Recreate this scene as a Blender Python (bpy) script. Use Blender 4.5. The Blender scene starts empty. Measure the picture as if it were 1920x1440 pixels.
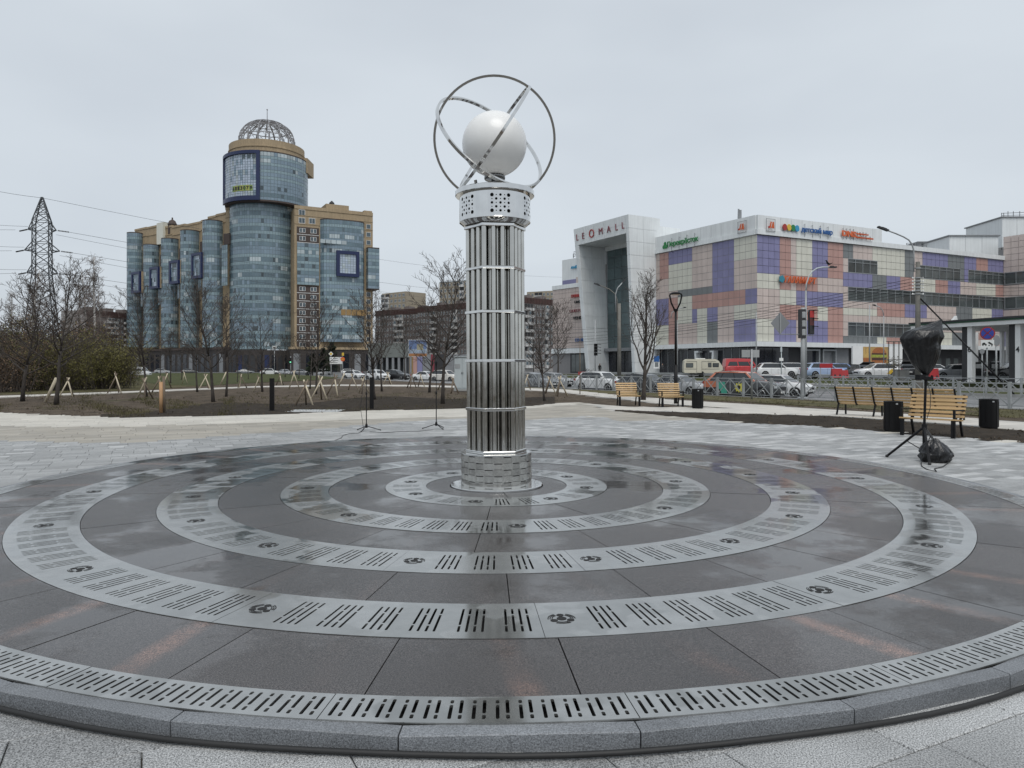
import bpy, math, random
from mathutils import Vector, Matrix, noise
S = bpy.context.scene
COL = S.collection
R = math.radians
sin, cos, pi = math.sin, math.cos, math.pi
RND = random.Random(7)

# ---------------------------------------------------------------- camera, sky, sun, exposure
EYE, FOC, CX, HY = 1.65, 1370.0, 960.0, 688.0
cam_d = bpy.data.cameras.new('camera')
cam = bpy.data.objects.new('camera', cam_d)
COL.objects.link(cam)
cam.location = (0, 0, EYE)
cam.rotation_euler = (R(90), 0, 0)
cam_d.sensor_width = 36.0
cam_d.lens = 36.0 * FOC / 1920.0
cam_d.shift_y = -(720.0 - HY) / 1920.0
cam_d.clip_start = 0.1
cam_d.clip_end = 6000
S.camera = cam

SUN_EL, SUN_AZ = R(60), R(165)
W = bpy.data.worlds.new('World')
S.world = W
W.use_nodes = True
nt = W.node_tree
nt.nodes.clear()
out = nt.nodes.new('ShaderNodeOutputWorld')
sky = nt.nodes.new('ShaderNodeTexSky')
sky.sky_type = 'NISHITA'
sky.sun_disc = False
sky.sun_elevation = SUN_EL
sky.sun_rotation = SUN_AZ
sky.air_density = 1.0
sky.dust_density = 3.0
bg1 = nt.nodes.new('ShaderNodeBackground')
bg1.inputs[1].default_value = 0.10
nt.links.new(sky.outputs[0], bg1.inputs[0])
tc = nt.nodes.new('ShaderNodeTexCoord')
mp = nt.nodes.new('ShaderNodeMapping')
mp.inputs['Scale'].default_value = (1.0, 1.0, 2.6)
nt.links.new(tc.outputs['Generated'], mp.inputs[0])
nz = nt.nodes.new('ShaderNodeTexNoise')
nz.inputs['Scale'].default_value = 1.7
nz.inputs['Detail'].default_value = 4
nz.inputs['Roughness'].default_value = 0.45
nt.links.new(mp.outputs[0], nz.inputs['Vector'])
cr = nt.nodes.new('ShaderNodeValToRGB')
cr.color_ramp.elements[0].position = 0.34
cr.color_ramp.elements[0].color = (0.568, 0.618, 0.676, 1)
cr.color_ramp.elements[1].position = 0.66
cr.color_ramp.elements[1].color = (0.68, 0.735, 0.785, 1)
nt.links.new(nz.outputs[0], cr.inputs[0])
bg2 = nt.nodes.new('ShaderNodeBackground')
bg2.inputs[1].default_value = 0.88
nt.links.new(cr.outputs[0], bg2.inputs[0])
mx = nt.nodes.new('ShaderNodeMixShader')
mx.inputs[0].default_value = 0.90
nt.links.new(bg1.outputs[0], mx.inputs[1])
nt.links.new(bg2.outputs[0], mx.inputs[2])
nt.links.new(mx.outputs[0], out.inputs[0])

sun_d = bpy.data.lights.new('sun', 'SUN')
sun_d.energy = 1.5
sun_d.angle = R(35)
sun_d.color = (1.0, 0.97, 0.93)
sun = bpy.data.objects.new('sun', sun_d)
COL.objects.link(sun)
sun.rotation_euler = (R(90) - SUN_EL, 0, R(180) - SUN_AZ)

S.view_settings.view_transform = 'Standard'
S.view_settings.look = 'None'
S.view_settings.exposure = 0.24
S.view_settings.gamma = 1.0
S.view_settings.use_curve_mapping = False
S.cycles.max_bounces = 6
S.cycles.diffuse_bounces = 2
S.cycles.glossy_bounces = 4
S.cycles.transmission_bounces = 2
S.cycles.use_denoising = True


# ---------------------------------------------------------------- helpers
def G(px, py, z=0.0):
    y = (EYE - z) * FOC / (py - HY)
    return Vector(((px - CX) / FOC * y, y, z))


def PX(px, y):
    return (px - CX) / FOC * y


def PZ(py, y):
    return EYE - (py - HY) / FOC * y


def PT(px, py, y):
    return Vector((PX(px, y), y, PZ(py, y)))


def to_px(x, y, z=0.0):
    return CX + x / y * FOC, HY + (EYE - z) / y * FOC


class MB:
    """collects faces, builds one mesh object"""

    def __init__(self):
        self.v, self.f, self.k = [], [], []

    def add(self, vs, fs, k=0):
        o = len(self.v)
        self.v += [tuple(p) for p in vs]
        for f in fs:
            self.f.append(tuple(i + o for i in f))
            self.k.append(k)
        return self

    def box(self, c, s, k=0, rz=0.0, M=None):
        hx, hy, hz = s[0] / 2, s[1] / 2, s[2] / 2
        vs = []
        ca, sa = cos(rz), sin(rz)
        for x, y, z in ((-1, -1, -1), (1, -1, -1), (1, 1, -1), (-1, 1, -1), (-1, -1, 1), (1, -1, 1), (1, 1, 1), (-1, 1, 1)):
            p = Vector((x * hx, y * hy, z * hz))
            if M is not None:
                p = M @ p
            p = Vector((p.x * ca - p.y * sa, p.x * sa + p.y * ca, p.z)) + Vector(c)
            vs.append(p)
        return self.add(vs, [(0, 3, 2, 1), (4, 5, 6, 7), (0, 1, 5, 4), (1, 2, 6, 5), (2, 3, 7, 6), (3, 0, 4, 7)], k)

    def bar(self, a, b, w, h, k=0, up=(0, 0, 1)):
        a, b = Vector(a), Vector(b)
        d = (b - a).normalized()
        up = Vector(up)
        s = d.cross(up)
        if s.length < 1e-4:
            s = d.cross(Vector((1, 0, 0)))
        s.normalize()
        t = s.cross(d).normalized()
        vs = []
        for p in (a, b):
            for i, j in ((-1, -1), (1, -1), (1, 1), (-1, 1)):
                vs.append(p + s * (i * w / 2) + t * (j * h / 2))
        return self.add(vs, [(0, 1, 2, 3), (7, 6, 5, 4), (0, 4, 5, 1), (1, 5, 6, 2), (2, 6, 7, 3), (3, 7, 4, 0)], k)

    def tube(self, pts, r, n=8, k=0, cap=True):
        pts = [Vector(p) for p in pts]
        m = len(pts)
        rs = r if isinstance(r, (list, tuple)) else [r] * m
        vs, fs = [], []
        ref = None
        for i, p in enumerate(pts):
            d = (pts[min(i + 1, m - 1)] - pts[max(i - 1, 0)])
            d = d.normalized() if d.length > 1e-9 else Vector((0, 0, 1))
            if ref is None:
                ref = Vector((0, 0, 1)).cross(d)
                if ref.length < 0.05:
                    ref = Vector((1, 0, 0))
            ref = (ref - d * ref.dot(d))
            if ref.length < 1e-6:
                ref = d.orthogonal()
            ref.normalize()
            b = d.cross(ref)
            for j in range(n):
                a = 2 * pi * j / n
                vs.append(p + ref * (cos(a) * rs[i]) + b * (sin(a) * rs[i]))
        for i in range(m - 1):
            for j in range(n):
                q = (j + 1) % n
                fs.append((i * n + j, i * n + q, (i + 1) * n + q, (i + 1) * n + j))
        if cap:
            fs.append(tuple(range(n - 1, -1, -1)))
            fs.append(tuple((m - 1) * n + j for j in range(n)))
        return self.add(vs, fs, k)

    def cyl(self, a, b, r0, r1=None, n=12, k=0, cap=True):
        return self.tube([a, b], [r0, r0 if r1 is None else r1], n, k, cap)

    def lathe(self, prof, n=24, k=0, c=(0, 0, 0), a0=0.0, a1=2 * pi):
        full = abs(a1 - a0 - 2 * pi) < 1e-6
        m = n if full else n + 1
        vs, fs = [], []
        for r, z in prof:
            for j in range(m):
                a = a0 + (a1 - a0) * j / n
                vs.append((c[0] + r * sin(a), c[1] - r * cos(a), c[2] + z))
        for i in range(len(prof) - 1):
            for j in range(n):
                q = (j + 1) % m
                fs.append((i * m + j, i * m + q, (i + 1) * m + q, (i + 1) * m + j))
        return self.add(vs, fs, k)

    def sphere(self, c, r, n=16, m=10, k=0, sq=(1, 1, 1)):
        vs, fs = [], []
        for i in range(m + 1):
            t = pi * i / m
            for j in range(n):
                a = 2 * pi * j / n
                vs.append((c[0] + r * sq[0] * sin(t) * cos(a), c[1] + r * sq[1] * sin(t) * sin(a), c[2] + r * sq[2] * cos(t)))
        for i in range(m):
            for j in range(n):
                q = (j + 1) % n
                fs.append((i * n + j, (i + 1) * n + j, (i + 1) * n + q, i * n + q))
        return self.add(vs, fs, k)

    def poly(self, pts, k=0):
        return self.add(pts, [tuple(range(len(pts)))], k)

    def prism(self, pts, d, k=0):
        """polygon of 3d points swept along vector d"""
        pts = [Vector(p) for p in pts]
        d = Vector(d)
        n = len(pts)
        vs = pts + [p + d for p in pts]
        fs = [tuple(range(n - 1, -1, -1)), tuple(range(n, 2 * n))]
        for i in range(n):
            j = (i + 1) % n
            fs.append((i, j, n + j, n + i))
        return self.add(vs, fs, k)

    def mesh(self, name, mats, smooth=False):
        me = bpy.data.meshes.new(name)
        me.from_pydata(self.v, [], self.f)
        for m in (mats if isinstance(mats, (list, tuple)) else [mats]):
            me.materials.append(m)
        if any(self.k):
            me.polygons.foreach_set('material_index', self.k)
        if smooth:
            me.polygons.foreach_set('use_smooth', [True] * len(self.f))
            if smooth != 'all':
                try:
                    me.set_sharp_from_angle(angle=R(40))
                except Exception:
                    pass
        me.update()
        return me

    def build(self, name, mats, parent=None, smooth=False, loc=None, rot=None):
        return link(name, self.mesh(name, mats, smooth), parent, loc, rot)


def link(name, data, parent=None, loc=None, rot=None):
    o = bpy.data.objects.new(name, data)
    COL.objects.link(o)
    if parent is not None:
        o.parent = parent
    if loc is not None:
        o.location = loc
    if rot is not None:
        o.rotation_euler = rot
    return o


def tag(o, label=None, cat=None, group=None, kind=None):
    if label:
        o['label'] = label
    if cat:
        o['category'] = cat
    if group:
        o['group'] = group
    if kind:
        o['kind'] = kind
    return o


def thing(name, label, cat, loc=(0, 0, 0), rz=0.0, group=None):
    o = link(name, None, None, loc, (0, 0, rz))
    o.empty_display_size = 0.3
    return tag(o, label, cat, group)


def kids(o):
    return [c for c in ALLKIDS.get(o.name, [])] if False else list(o.children)


def copy_tree(o, parent=None):
    c = o.copy()
    COL.objects.link(c)
    if parent is not None:
        c.parent = parent
    for ch in list(o.children):
        copy_tree(ch, c)
    return c


def dup(o, label, loc=None, rz=None, group=None, scale=None):
    c = copy_tree(o)
    c['label'] = label
    if loc is not None:
        c.location = loc
    if rz is not None:
        c.rotation_euler = (c.rotation_euler.x, c.rotation_euler.y, rz)
    if group:
        c['group'] = group
    if scale is not None:
        c.scale = (scale, scale, scale) if not isinstance(scale, (tuple, list)) else scale
    return c


def struct(name, mb, mats, smooth=False, parent=None):
    o = mb.build(name, mats, parent, smooth)
    if parent is None:
        o['kind'] = 'structure'
    return o


# ---------------------------------------------------------------- materials
def mat(name, col, rough=0.6, metal=0.0, var=0.12, scale=2.0, bump=0.0, bscale=30.0, obj=0.0, isl=0.0,
        speck=0.0, sscale=120.0, coat=0.0, rvar=0.0, spec=0.5, emit=None, estr=0.0, streak=0.0, alpha=1.0):
    m = bpy.data.materials.new(name)
    m.use_nodes = True
    n, l = m.node_tree.nodes, m.node_tree.links
    b = n['Principled BSDF']
    b.inputs['Roughness'].default_value = rough
    b.inputs['Metallic'].default_value = metal
    b.inputs['Specular IOR Level'].default_value = spec
    if coat:
        b.inputs['Coat Weight'].default_value = coat
        b.inputs['Coat Roughness'].default_value = 0.06
    if emit:
        b.inputs['Emission Color'].default_value = (*emit, 1)
        b.inputs['Emission Strength'].default_value = estr
    geo = n.new('ShaderNodeNewGeometry')
    fac = None

    def mul(a, bsock):
        mm = n.new('ShaderNodeMath')
        mm.operation = 'MULTIPLY'
        l.new(a, mm.inputs[0])
        l.new(bsock, mm.inputs[1])
        return mm.outputs[0]

    def ranged(sock, lo, hi, flo=0.0, fhi=1.0):
        mr = n.new('ShaderNodeMapRange')
        mr.inputs['From Min'].default_value = flo
        mr.inputs['From Max'].default_value = fhi
        mr.inputs['To Min'].default_value = lo
        mr.inputs['To Max'].default_value = hi
        l.new(sock, mr.inputs['Value'])
        return mr.outputs['Result']

    def noi(sc, det=4, rgh=0.6, src=None):
        t = n.new('ShaderNodeTexNoise')
        t.inputs['Scale'].default_value = sc
        t.inputs['Detail'].default_value = det
        t.inputs['Roughness'].default_value = rgh
        l.new(src or geo.outputs['Position'], t.inputs['Vector'])
        return t.outputs[0]

    def comb(x):
        nonlocal fac
        fac = x if fac is None else mul(fac, x)

    if var:
        comb(ranged(noi(scale), 1 - var, 1 + var, 0.3, 0.7))
    if speck:
        comb(ranged(noi(sscale, 2, 0.7), 1 - speck, 1 + speck, 0.35, 0.65))
    if streak:
        mpn = n.new('ShaderNodeMapping')
        mpn.inputs['Scale'].default_value = (3.0, 3.0, 0.15)
        l.new(geo.outputs['Position'], mpn.inputs[0])
        comb(ranged(noi(1.0, 3, 0.6, mpn.outputs[0]), 1 - streak, 1 + streak * 0.4, 0.35, 0.65))
    if isl:
        comb(ranged(geo.outputs['Random Per Island'], 1 - isl, 1 + isl))
    if obj:
        oi = n.new('ShaderNodeObjectInfo')
        comb(ranged(oi.outputs['Random'], 1 - obj, 1 + obj))
    if fac is not None:
        rgb = n.new('ShaderNodeRGB')
        rgb.outputs[0].default_value = (*col, 1)
        vm = n.new('ShaderNodeVectorMath')
        vm.operation = 'SCALE'
        l.new(rgb.outputs[0], vm.inputs[0])
        l.new(fac, vm.inputs['Scale'])
        l.new(vm.outputs[0], b.inputs['Base Color'])
    else:
        b.inputs['Base Color'].default_value = (*col, 1)
    if rvar:
        l.new(ranged(noi(scale * 1.7, 3), max(0.02, rough - rvar), min(1, rough + rvar), 0.35, 0.65), b.inputs['Roughness'])
    if bump:
        bp = n.new('ShaderNodeBump')
        bp.inputs['Strength'].default_value = bump
        bp.inputs['Distance'].default_value = 0.02
        l.new(noi(bscale, 3), bp.inputs['Height'])
        l.new(bp.outputs[0], b.inputs['Normal'])
    return m


M = {}
M['polished'] = mat('polished_steel', (0.68, 0.68, 0.67), 0.07, 1.0, 0.06, 6, rvar=0.04)
M['tube_steel'] = mat('tube_steel', (0.54, 0.53, 0.50), 0.11, 1.0, 0.08, 5, rvar=0.05, obj=0.08)
M['drum_steel'] = mat('drum_steel', (0.58, 0.57, 0.54), 0.17, 1.0, 0.10, 9, rvar=0.08, obj=0.14)
M['dark_void'] = mat('dark_void', (0.012, 0.012, 0.012), 0.8, 0, 0)  # near-black that paints the shade inside holes and gaps
M['black_metal'] = mat('black_metal', (0.008, 0.008, 0.009), 0.45, 0.0, 0.2, 4, spec=0.22)
M['globe'] = mat('opal_globe', (0.80, 0.80, 0.785), 0.32, 0, 0.03, 2, coat=0.12)
M['kerb'] = mat('kerb_granite', (0.165, 0.175, 0.187), 0.55, 0, 0.2, 2.0, bump=0.3, bscale=110, speck=0.42, sscale=150, obj=0.12)
M['rubber'] = mat('black_rubber', (0.015, 0.015, 0.015), 0.6, 0, 0.1)


def wet_granite():
    m = bpy.data.materials.new('wet_dark_granite')
    m.use_nodes = True
    n, l = m.node_tree.nodes, m.node_tree.links
    b = n['Principled BSDF']
    geo = n.new('ShaderNodeNewGeometry')
    pos = geo.outputs['Position']

    def noi(sc, det=4, rgh=0.6):
        t = n.new('ShaderNodeTexNoise')
        t.inputs['Scale'].default_value = sc
        t.inputs['Detail'].default_value = det
        t.inputs['Roughness'].default_value = rgh
        l.new(pos, t.inputs['Vector'])
        return t.outputs[0]

    def ramp(s, a, b_, lo=0.0, hi=1.0):
        r = n.new('ShaderNodeMapRange')
        r.inputs['From Min'].default_value = a
        r.inputs['From Max'].default_value = b_
        r.inputs['To Min'].default_value = lo
        r.inputs['To Max'].default_value = hi
        l.new(s, r.inputs['Value'])
        return r.outputs['Result']

    def math2(op, x, y):
        q = n.new('ShaderNodeMath')
        q.operation = op
        for i, a in enumerate((x, y)):
            if isinstance(a, (int, float)):
                q.inputs[i].default_value = a
            elif a is not None:
                l.new(a, q.inputs[i])
        return q.outputs[0]

    # speckle of crystals
    sp = ramp(noi(130, 3, 0.8), 0.40, 0.68, 0.40, 2.6)
    sp2 = ramp(noi(60, 3, 0.7), 0.35, 0.65, 0.82, 1.18)
    big = ramp(noi(0.8, 4, 0.55), 0.3, 0.7, 0.82, 1.2)
    oi = n.new('ShaderNodeObjectInfo')
    ov = ramp(oi.outputs['Random'], 0, 1, 0.86, 1.14)
    f = math2('MULTIPLY', math2('MULTIPLY', sp, sp2), math2('MULTIPLY', big, ov))
    # rust coloured streaks running outwards from the centre of the disc
    sep = n.new('ShaderNodeSeparateXYZ')
    l.new(pos, sep.inputs[0])
    xx = math2('ADD', sep.outputs[0], 0.199)
    yy = math2('SUBTRACT', 9.41, sep.outputs[1])
    ang = math2('MULTIPLY', math2('ARCTAN2', xx, yy), 180 / pi)
    wob = math2('MULTIPLY', math2('SUBTRACT', noi(2.2, 3, 0.6), 0.5), 0.8)
    rad = math2('SQRT', math2('ADD', math2('MULTIPLY', xx, xx), math2('MULTIPLY', yy, yy)), 0)
    twist = math2('MULTIPLY', math2('SUBTRACT', rad, 5.2), 1.9)
    a2 = math2('ADD', math2('ADD', ang, wob), math2('SUBTRACT', 3.6, twist))
    fr = math2('ABSOLUTE', math2('SUBTRACT', math2('FRACT', math2('DIVIDE', a2, 10.2), 0), 0.5), 0)
    stripe = ramp(fr, 0.03, 0.11, 0.95, 0.0)
    bycell = ramp(noi(0.55, 1, 0.4), 0.40, 0.54, 0.05, 1.0)
    outer = ramp(rad, 4.9, 5.25, 0.1, 1.0)
    st = math2('MULTIPLY', math2('MULTIPLY', stripe, bycell), math2('MULTIPLY', outer, ramp(noi(9, 4, 0.75), 0.36, 0.6, 0.30, 1.0)))
    c1 = n.new('ShaderNodeRGB')
    c1.outputs[0].default_value = (0.044, 0.040, 0.039, 1)
    c2 = n.new('ShaderNodeRGB')
    c2.outputs[0].default_value = (0.128, 0.080, 0.064, 1)
    mixc = n.new('ShaderNodeMix')
    mixc.data_type = 'RGBA'
    l.new(st, mixc.inputs[0])
    l.new(c1.outputs[0], mixc.inputs[6])
    l.new(c2.outputs[0], mixc.inputs[7])
    vm = n.new('ShaderNodeVectorMath')
    vm.operation = 'SCALE'
    l.new(mixc.outputs[2], vm.inputs[0])
    l.new(f, vm.inputs['Scale'])
    l.new(vm.outputs[0], b.inputs['Base Color'])
    # standing water film makes patches glossy
    wet = ramp(noi(0.6, 6, 0.62), 0.50, 0.58, 0.0, 1.0)
    rr = math2('ADD', math2('MULTIPLY', wet, -0.11), math2('ADD', 0.215, math2('MULTIPLY', math2('SUBTRACT', noi(25, 3), 0.5), 0.2)))
    l.new(rr, b.inputs['Roughness'])
    b.inputs['Specular IOR Level'].default_value = 0.55
    bp = n.new('ShaderNodeBump')
    bp.inputs['Distance'].default_value = 0.006
    l.new(math2('MULTIPLY', math2('SUBTRACT', 1.0, wet), 0.35), bp.inputs['Strength'])
    l.new(noi(130, 3, 0.7), bp.inputs['Height'])
    l.new(bp.outputs[0], b.inputs['Normal'])
    return m


def wet_steel():
    m = bpy.data.materials.new('wet_brushed_steel')
    m.use_nodes = True
    n, l = m.node_tree.nodes, m.node_tree.links
    b = n['Principled BSDF']
    geo = n.new('ShaderNodeNewGeometry')
    pos = geo.outputs['Position']

    def noi(sc, det=4, rgh=0.6):
        t = n.new('ShaderNodeTexNoise')
        t.inputs['Scale'].default_value = sc
        t.inputs['Detail'].default_value = det
        t.inputs['Roughness'].default_value = rgh
        l.new(pos, t.inputs['Vector'])
        return t.outputs[0]

    def ramp(s, a, b_, lo=0.0, hi=1.0):
        r = n.new('ShaderNodeMapRange')
        r.inputs['From Min'].default_value = a
        r.inputs['From Max'].default_value = b_
        r.inputs['To Min'].default_value = lo
        r.inputs['To Max'].default_value = hi
        l.new(s, r.inputs['Value'])
        return r.outputs['Result']
    wet = ramp(noi(1.5, 3, 0.5), 0.49, 0.515, 0.0, 1.0)
    col = n.new('ShaderNodeMix')
    col.data_type = 'RGBA'
    l.new(wet, col.inputs[0])
    col.inputs[6].default_value = (0.455, 0.46, 0.45, 1)
    col.inputs[7].default_value = (0.35, 0.355, 0.345, 1)
    vm = n.new('ShaderNodeVectorMath')
    vm.operation = 'SCALE'
    l.new(col.outputs[2], vm.inputs[0])
    l.new(ramp(noi(7, 4), 0.3, 0.7, 0.9, 1.1), vm.inputs['Scale'])
    l.new(vm.outputs[0], b.inputs['Base Color'])
    b.inputs['Metallic'].default_value = 0.85
    l.new(ramp(wet, 0, 1, 0.26, 0.11), b.inputs['Roughness'])
    return m


M['granite'] = wet_granite()
M['plate'] = wet_steel()


# ---------------------------------------------------------------- perforated sheet
def cell_solid(mb, fn, u0, u1, v0, v1, k=0, nu=1):
    for i in range(nu):
        a, b = u0 + (u1 - u0) * i / nu, u0 + (u1 - u0) * (i + 1) / nu
        mb.add([fn(a, v0, 0), fn(b, v0, 0), fn(b, v1, 0), fn(a, v1, 0)], [(0, 1, 2, 3)], k)


def cell_hole(mb, fn, u0, u1, v0, v1, hole, depth, k=0):
    """rectangular cell with an 8-gon hole; hole lists pairs for each corner (u0v0, u1v0, u1v1, u0v1)"""
    cs = [(u0, v0), (u1, v0), (u1, v1), (u0, v1)]
    vs = [fn(u, v, 0) for u, v in cs] + [fn(u, v, 0) for u, v in hole] + [fn(u, v, depth) for u, v in hole]
    fs = []
    for c in range(4):
        a, b = 4 + 2 * c, 4 + 2 * c + 1
        nx = (c + 1) % 4
        fs.append((c, b, a))
        fs.append((c, nx, 4 + 2 * nx, b))
    for i in range(8):
        j = (i + 1) % 8
        fs.append((4 + i, 4 + j, 12 + j, 12 + i))
    mb.add(vs, fs, k)


def slot(u0, u1, v0, v1, cu, cv):
    return [(u0, v0 + cv), (u0 + cu, v0), (u1 - cu, v0), (u1, v0 + cv), (u1, v1 - cv), (u1 - cu, v1), (u0 + cu, v1), (u0, v1 - cv)]


def octo(u, v, ru, rv):
    q = []
    for t in (202.5, 247.5, 292.5, 337.5, 22.5, 67.5, 112.5, 157.5):
        q.append((u + ru * cos(R(t)), v + rv * sin(R(t))))
    return q
# ---------------------------------------------------------------- round platform of dark granite and steel rings
DC = Vector((-0.199, 9.41, 0.131))
disc = link('round_platform', None, None, DC, (0.00803, 0, 0))
disc.empty_display_size = 0.3
tag(disc, 'low round plaza platform of wet dark granite with slotted steel rings', 'platform')


def pol(r, deg, z=0.0):
    a = R(deg)
    return Vector((r * sin(a), -r * cos(a), z))


def sector_slab(r0, r1, da, gap, top, bot):
    mb = MB()
    n = max(2, int(math.ceil(da / 2.5)))
    rows = []
    for r in (r0, r1):
        g = math.degrees(gap / r)
        rows.append([-da / 2 + g + (da - 2 * g) * i / n for i in range(n + 1)])
    vs, fs = [], []
    for z in (top, bot):
        for r, row in zip((r0, r1), rows):
            vs += [pol(r, a, z) for a in row]
    m = n + 1
    for i in range(n):
        fs.append((m + i, m + i + 1, i + 1, i))
        fs.append((m + i + 1, m + i, 3 * m + i, 3 * m + i + 1))
        fs.append((i, i + 1, 2 * m + i + 1, 2 * m + i))
    fs.append((0, m, 3 * m, 2 * m))
    fs.append((m + n, n, 2 * m + n, 3 * m + n))
    return mb.add(vs, fs)


ANN = [(0.60, 0.895, 6, 10.0), (1.415, 2.095, 12, -1.5), (2.66, 3.325, 18, -2.0), (3.945, 4.615, 30, 2.3), (5.225, 5.945, 36, 5.1)]
for r0, r1, nseg, off in ANN:
    da = 360.0 / nseg
    me = sector_slab(r0, r1, da, 0.0035, 0.0, -0.05).mesh('granite_slab', M['granite'])
    for i in range(nseg):
        link('granite_slab', me, disc, (0, 0, RND.uniform(-0.0012, 0.0012)), (0, 0, R(off + da * (i + 0.5))))

bed = MB()
bed.lathe([(0.0, -0.05), (6.2, -0.05)], 96)
bed.build('drain_bed', M['dark_void'], disc)

PLATE_TOP, PLATE_T = 0.004, 0.010


def plate_fn(r0, r1):
    return lambda u, v, d: pol(r0 + (r1 - r0) * v, u, PLATE_TOP - d)


def group_cols(mb, fn, u0, u1, r0, r1, sw, gapw, marg, flip):
    """four radial slots, each of two dashes, between angles u0 and u1 (degrees)"""
    rm = (r0 + r1) / 2
    wd = math.degrees
    pitch = (sw + gapw)
    tot = 4 * pitch
    c = (u0 + u1) / 2
    s0 = c - wd(tot / 2 / rm)
    cell_solid(mb, fn, u0, s0, 0, 1)
    for i in range(4):
        a = s0 + wd(pitch * i / rm)
        b = s0 + wd(pitch * (i + 1) / rm)
        h = wd(sw / 2 / rm)
        m = (a + b) / 2
        L = 1 - 2 * marg
        cut = marg + L * ((0.27 if (i + flip) % 2 else 0.74))
        cell_solid(mb, fn, a, b, 0, marg - 0.02)
        cv = 0.35 * sw / (r1 - r0)
        cell_hole(mb, fn, a, b, marg - 0.02, cut, slot(m - h, m + h, marg, cut - 0.015, h * 0.55, cv), 0.012)
        cell_hole(mb, fn, a, b, cut, 1 - marg + 0.02, slot(m - h, m + h, cut + 0.015, 1 - marg, h * 0.55, cv), 0.012)
        cell_solid(mb, fn, a, b, 1 - marg + 0.02, 1)
    cell_solid(mb, fn, s0 + wd(tot / rm), u1, 0, 1)


def emblem_mesh(rm):
    """three ports around a nozzle with curved slits, flat dark shapes on the plate painting the shade in its openings"""
    mb = MB()

    def disc2(x, y, r, n=14):
        mb.add([(x + r * cos(2 * pi * j / n), y + r * sin(2 * pi * j / n), 0) for j in range(n)], [tuple(range(n))])

    def arc(r, w, a0, a1, n=8):
        vs = []
        for j in range(n + 1):
            a = R(a0 + (a1 - a0) * j / n)
            vs += [((r - w) * cos(a), (r - w) * sin(a), 0), ((r + w) * cos(a), (r + w) * sin(a), 0)]
        mb.add(vs, [(2 * j, 2 * j + 1, 2 * j + 3, 2 * j + 2) for j in range(n)])
    disc2(0, 0, 0.040)
    for t in (90, 210, 330):
        disc2(0.076 * cos(R(t)), 0.076 * sin(R(t)), 0.030)
        for r in (0.076, 0.092, 0.108):
            w = 0.0042
            arc(r, w, t + 60 - 34, t + 60 + 34)
    return mb


EMB = emblem_mesh(1).mesh('nozzle_port', M['dark_void'])


def ring_plates(r0, r1, nper, ncell, off, sw, gapw, marg):
    """nper repeats of one port cell and ncell-1 slot cells"""
    per = 360.0 / nper
    ca = per / ncell
    fn = plate_fn(r0, r1)
    mb = MB()
    cell_solid(mb, fn, 0.0 + 0.02, ca, 0, 1, nu=3)
    for j in range(1, ncell):
        e = ca * (j + 1) - (0.02 if j == ncell - 1 else 0)
        group_cols(mb, fn, ca * j, e, r0, r1, sw, gapw, marg, 0)
    # rim faces
    n = ncell * 4
    for v in (0, 1):
        for i in range(n):
            a, b = per * i / n, per * (i + 1) / n
            q = [fn(a, v, 0), fn(b, v, 0), fn(b, v, PLATE_T), fn(a, v, PLATE_T)]
            mb.add(q if v == 0 else q[::-1], [(0, 1, 2, 3)])
    me = mb.mesh('steel_plate', M['plate'])
    for i in range(nper):
        rz = off - ca / 2 + per * i
        p = link('steel_plate', me, disc, (0, 0, RND.uniform(-0.0008, 0.0008)), (0, 0, R(rz)))
        e = link('nozzle_port', EMB, p, pol((r0 + r1) / 2, ca / 2, PLATE_TOP + 0.0015), (0, 0, R(ca / 2)))
        e.scale = (0.78, 0.78, 1.0)


ring_plates(0.90, 1.41, 8, 3, -10.8, 0.015, 0.028, 0.17)
ring_plates(2.10, 2.655, 8, 7, 6.1, 0.015, 0.030, 0.17)
ring_plates(3.33, 3.94, 16, 5, 13.3, 0.015, 0.032, 0.17)
ring_plates(4.62, 5.22, 16, 7, 5.9, 0.0155, 0.0305, 0.17)

# outer drain grate: continuous slots
NP, NS = 27, 26
per = 360.0 / NP
fn = plate_fn(5.95, 6.20)
mb = MB()
cell_solid(mb, fn, 0.025, 0.12, 0, 1)
cell_solid(mb, fn, per - 0.12, per - 0.025, 0, 1)
step = (per - 0.24) / NS
for i in range(NS):
    a, b = 0.12 + step * i, 0.12 + step * (i + 1)
    m = (a + b) / 2 + (0.035 if i % 2 == 0 else -0.035)
    h = math.degrees(0.0085 / 6.07)
    cut = 0.30 if i % 2 == 0 else 0.68
    cell_solid(mb, fn, a, b, 0, 0.10)
    cell_hole(mb, fn, a, b, 0.10, cut, slot(m - h, m + h, 0.14, cut - 0.03, h * 0.6, 0.02), 0.012)
    cell_hole(mb, fn, a, b, cut, 0.90, slot(m - h, m + h, cut + 0.03, 0.86, h * 0.6, 0.02), 0.012)
    cell_solid(mb, fn, a, b, 0.90, 1)
for v in (0, 1):
    for i in range(NS):
        a, b = per * i / NS, per * (i + 1) / NS
        q = [fn(a, v, 0), fn(b, v, 0), fn(b, v, PLATE_T), fn(a, v, PLATE_T)]
        mb.add(q if v == 0 else q[::-1], [(0, 1, 2, 3)])
me = mb.mesh('drain_grate', M['plate'])
for i in range(NP):
    link('drain_grate', me, disc, (0, 0, RND.uniform(-0.001, 0.001)), (0, 0, R(-6.2 + per * i)))

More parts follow.
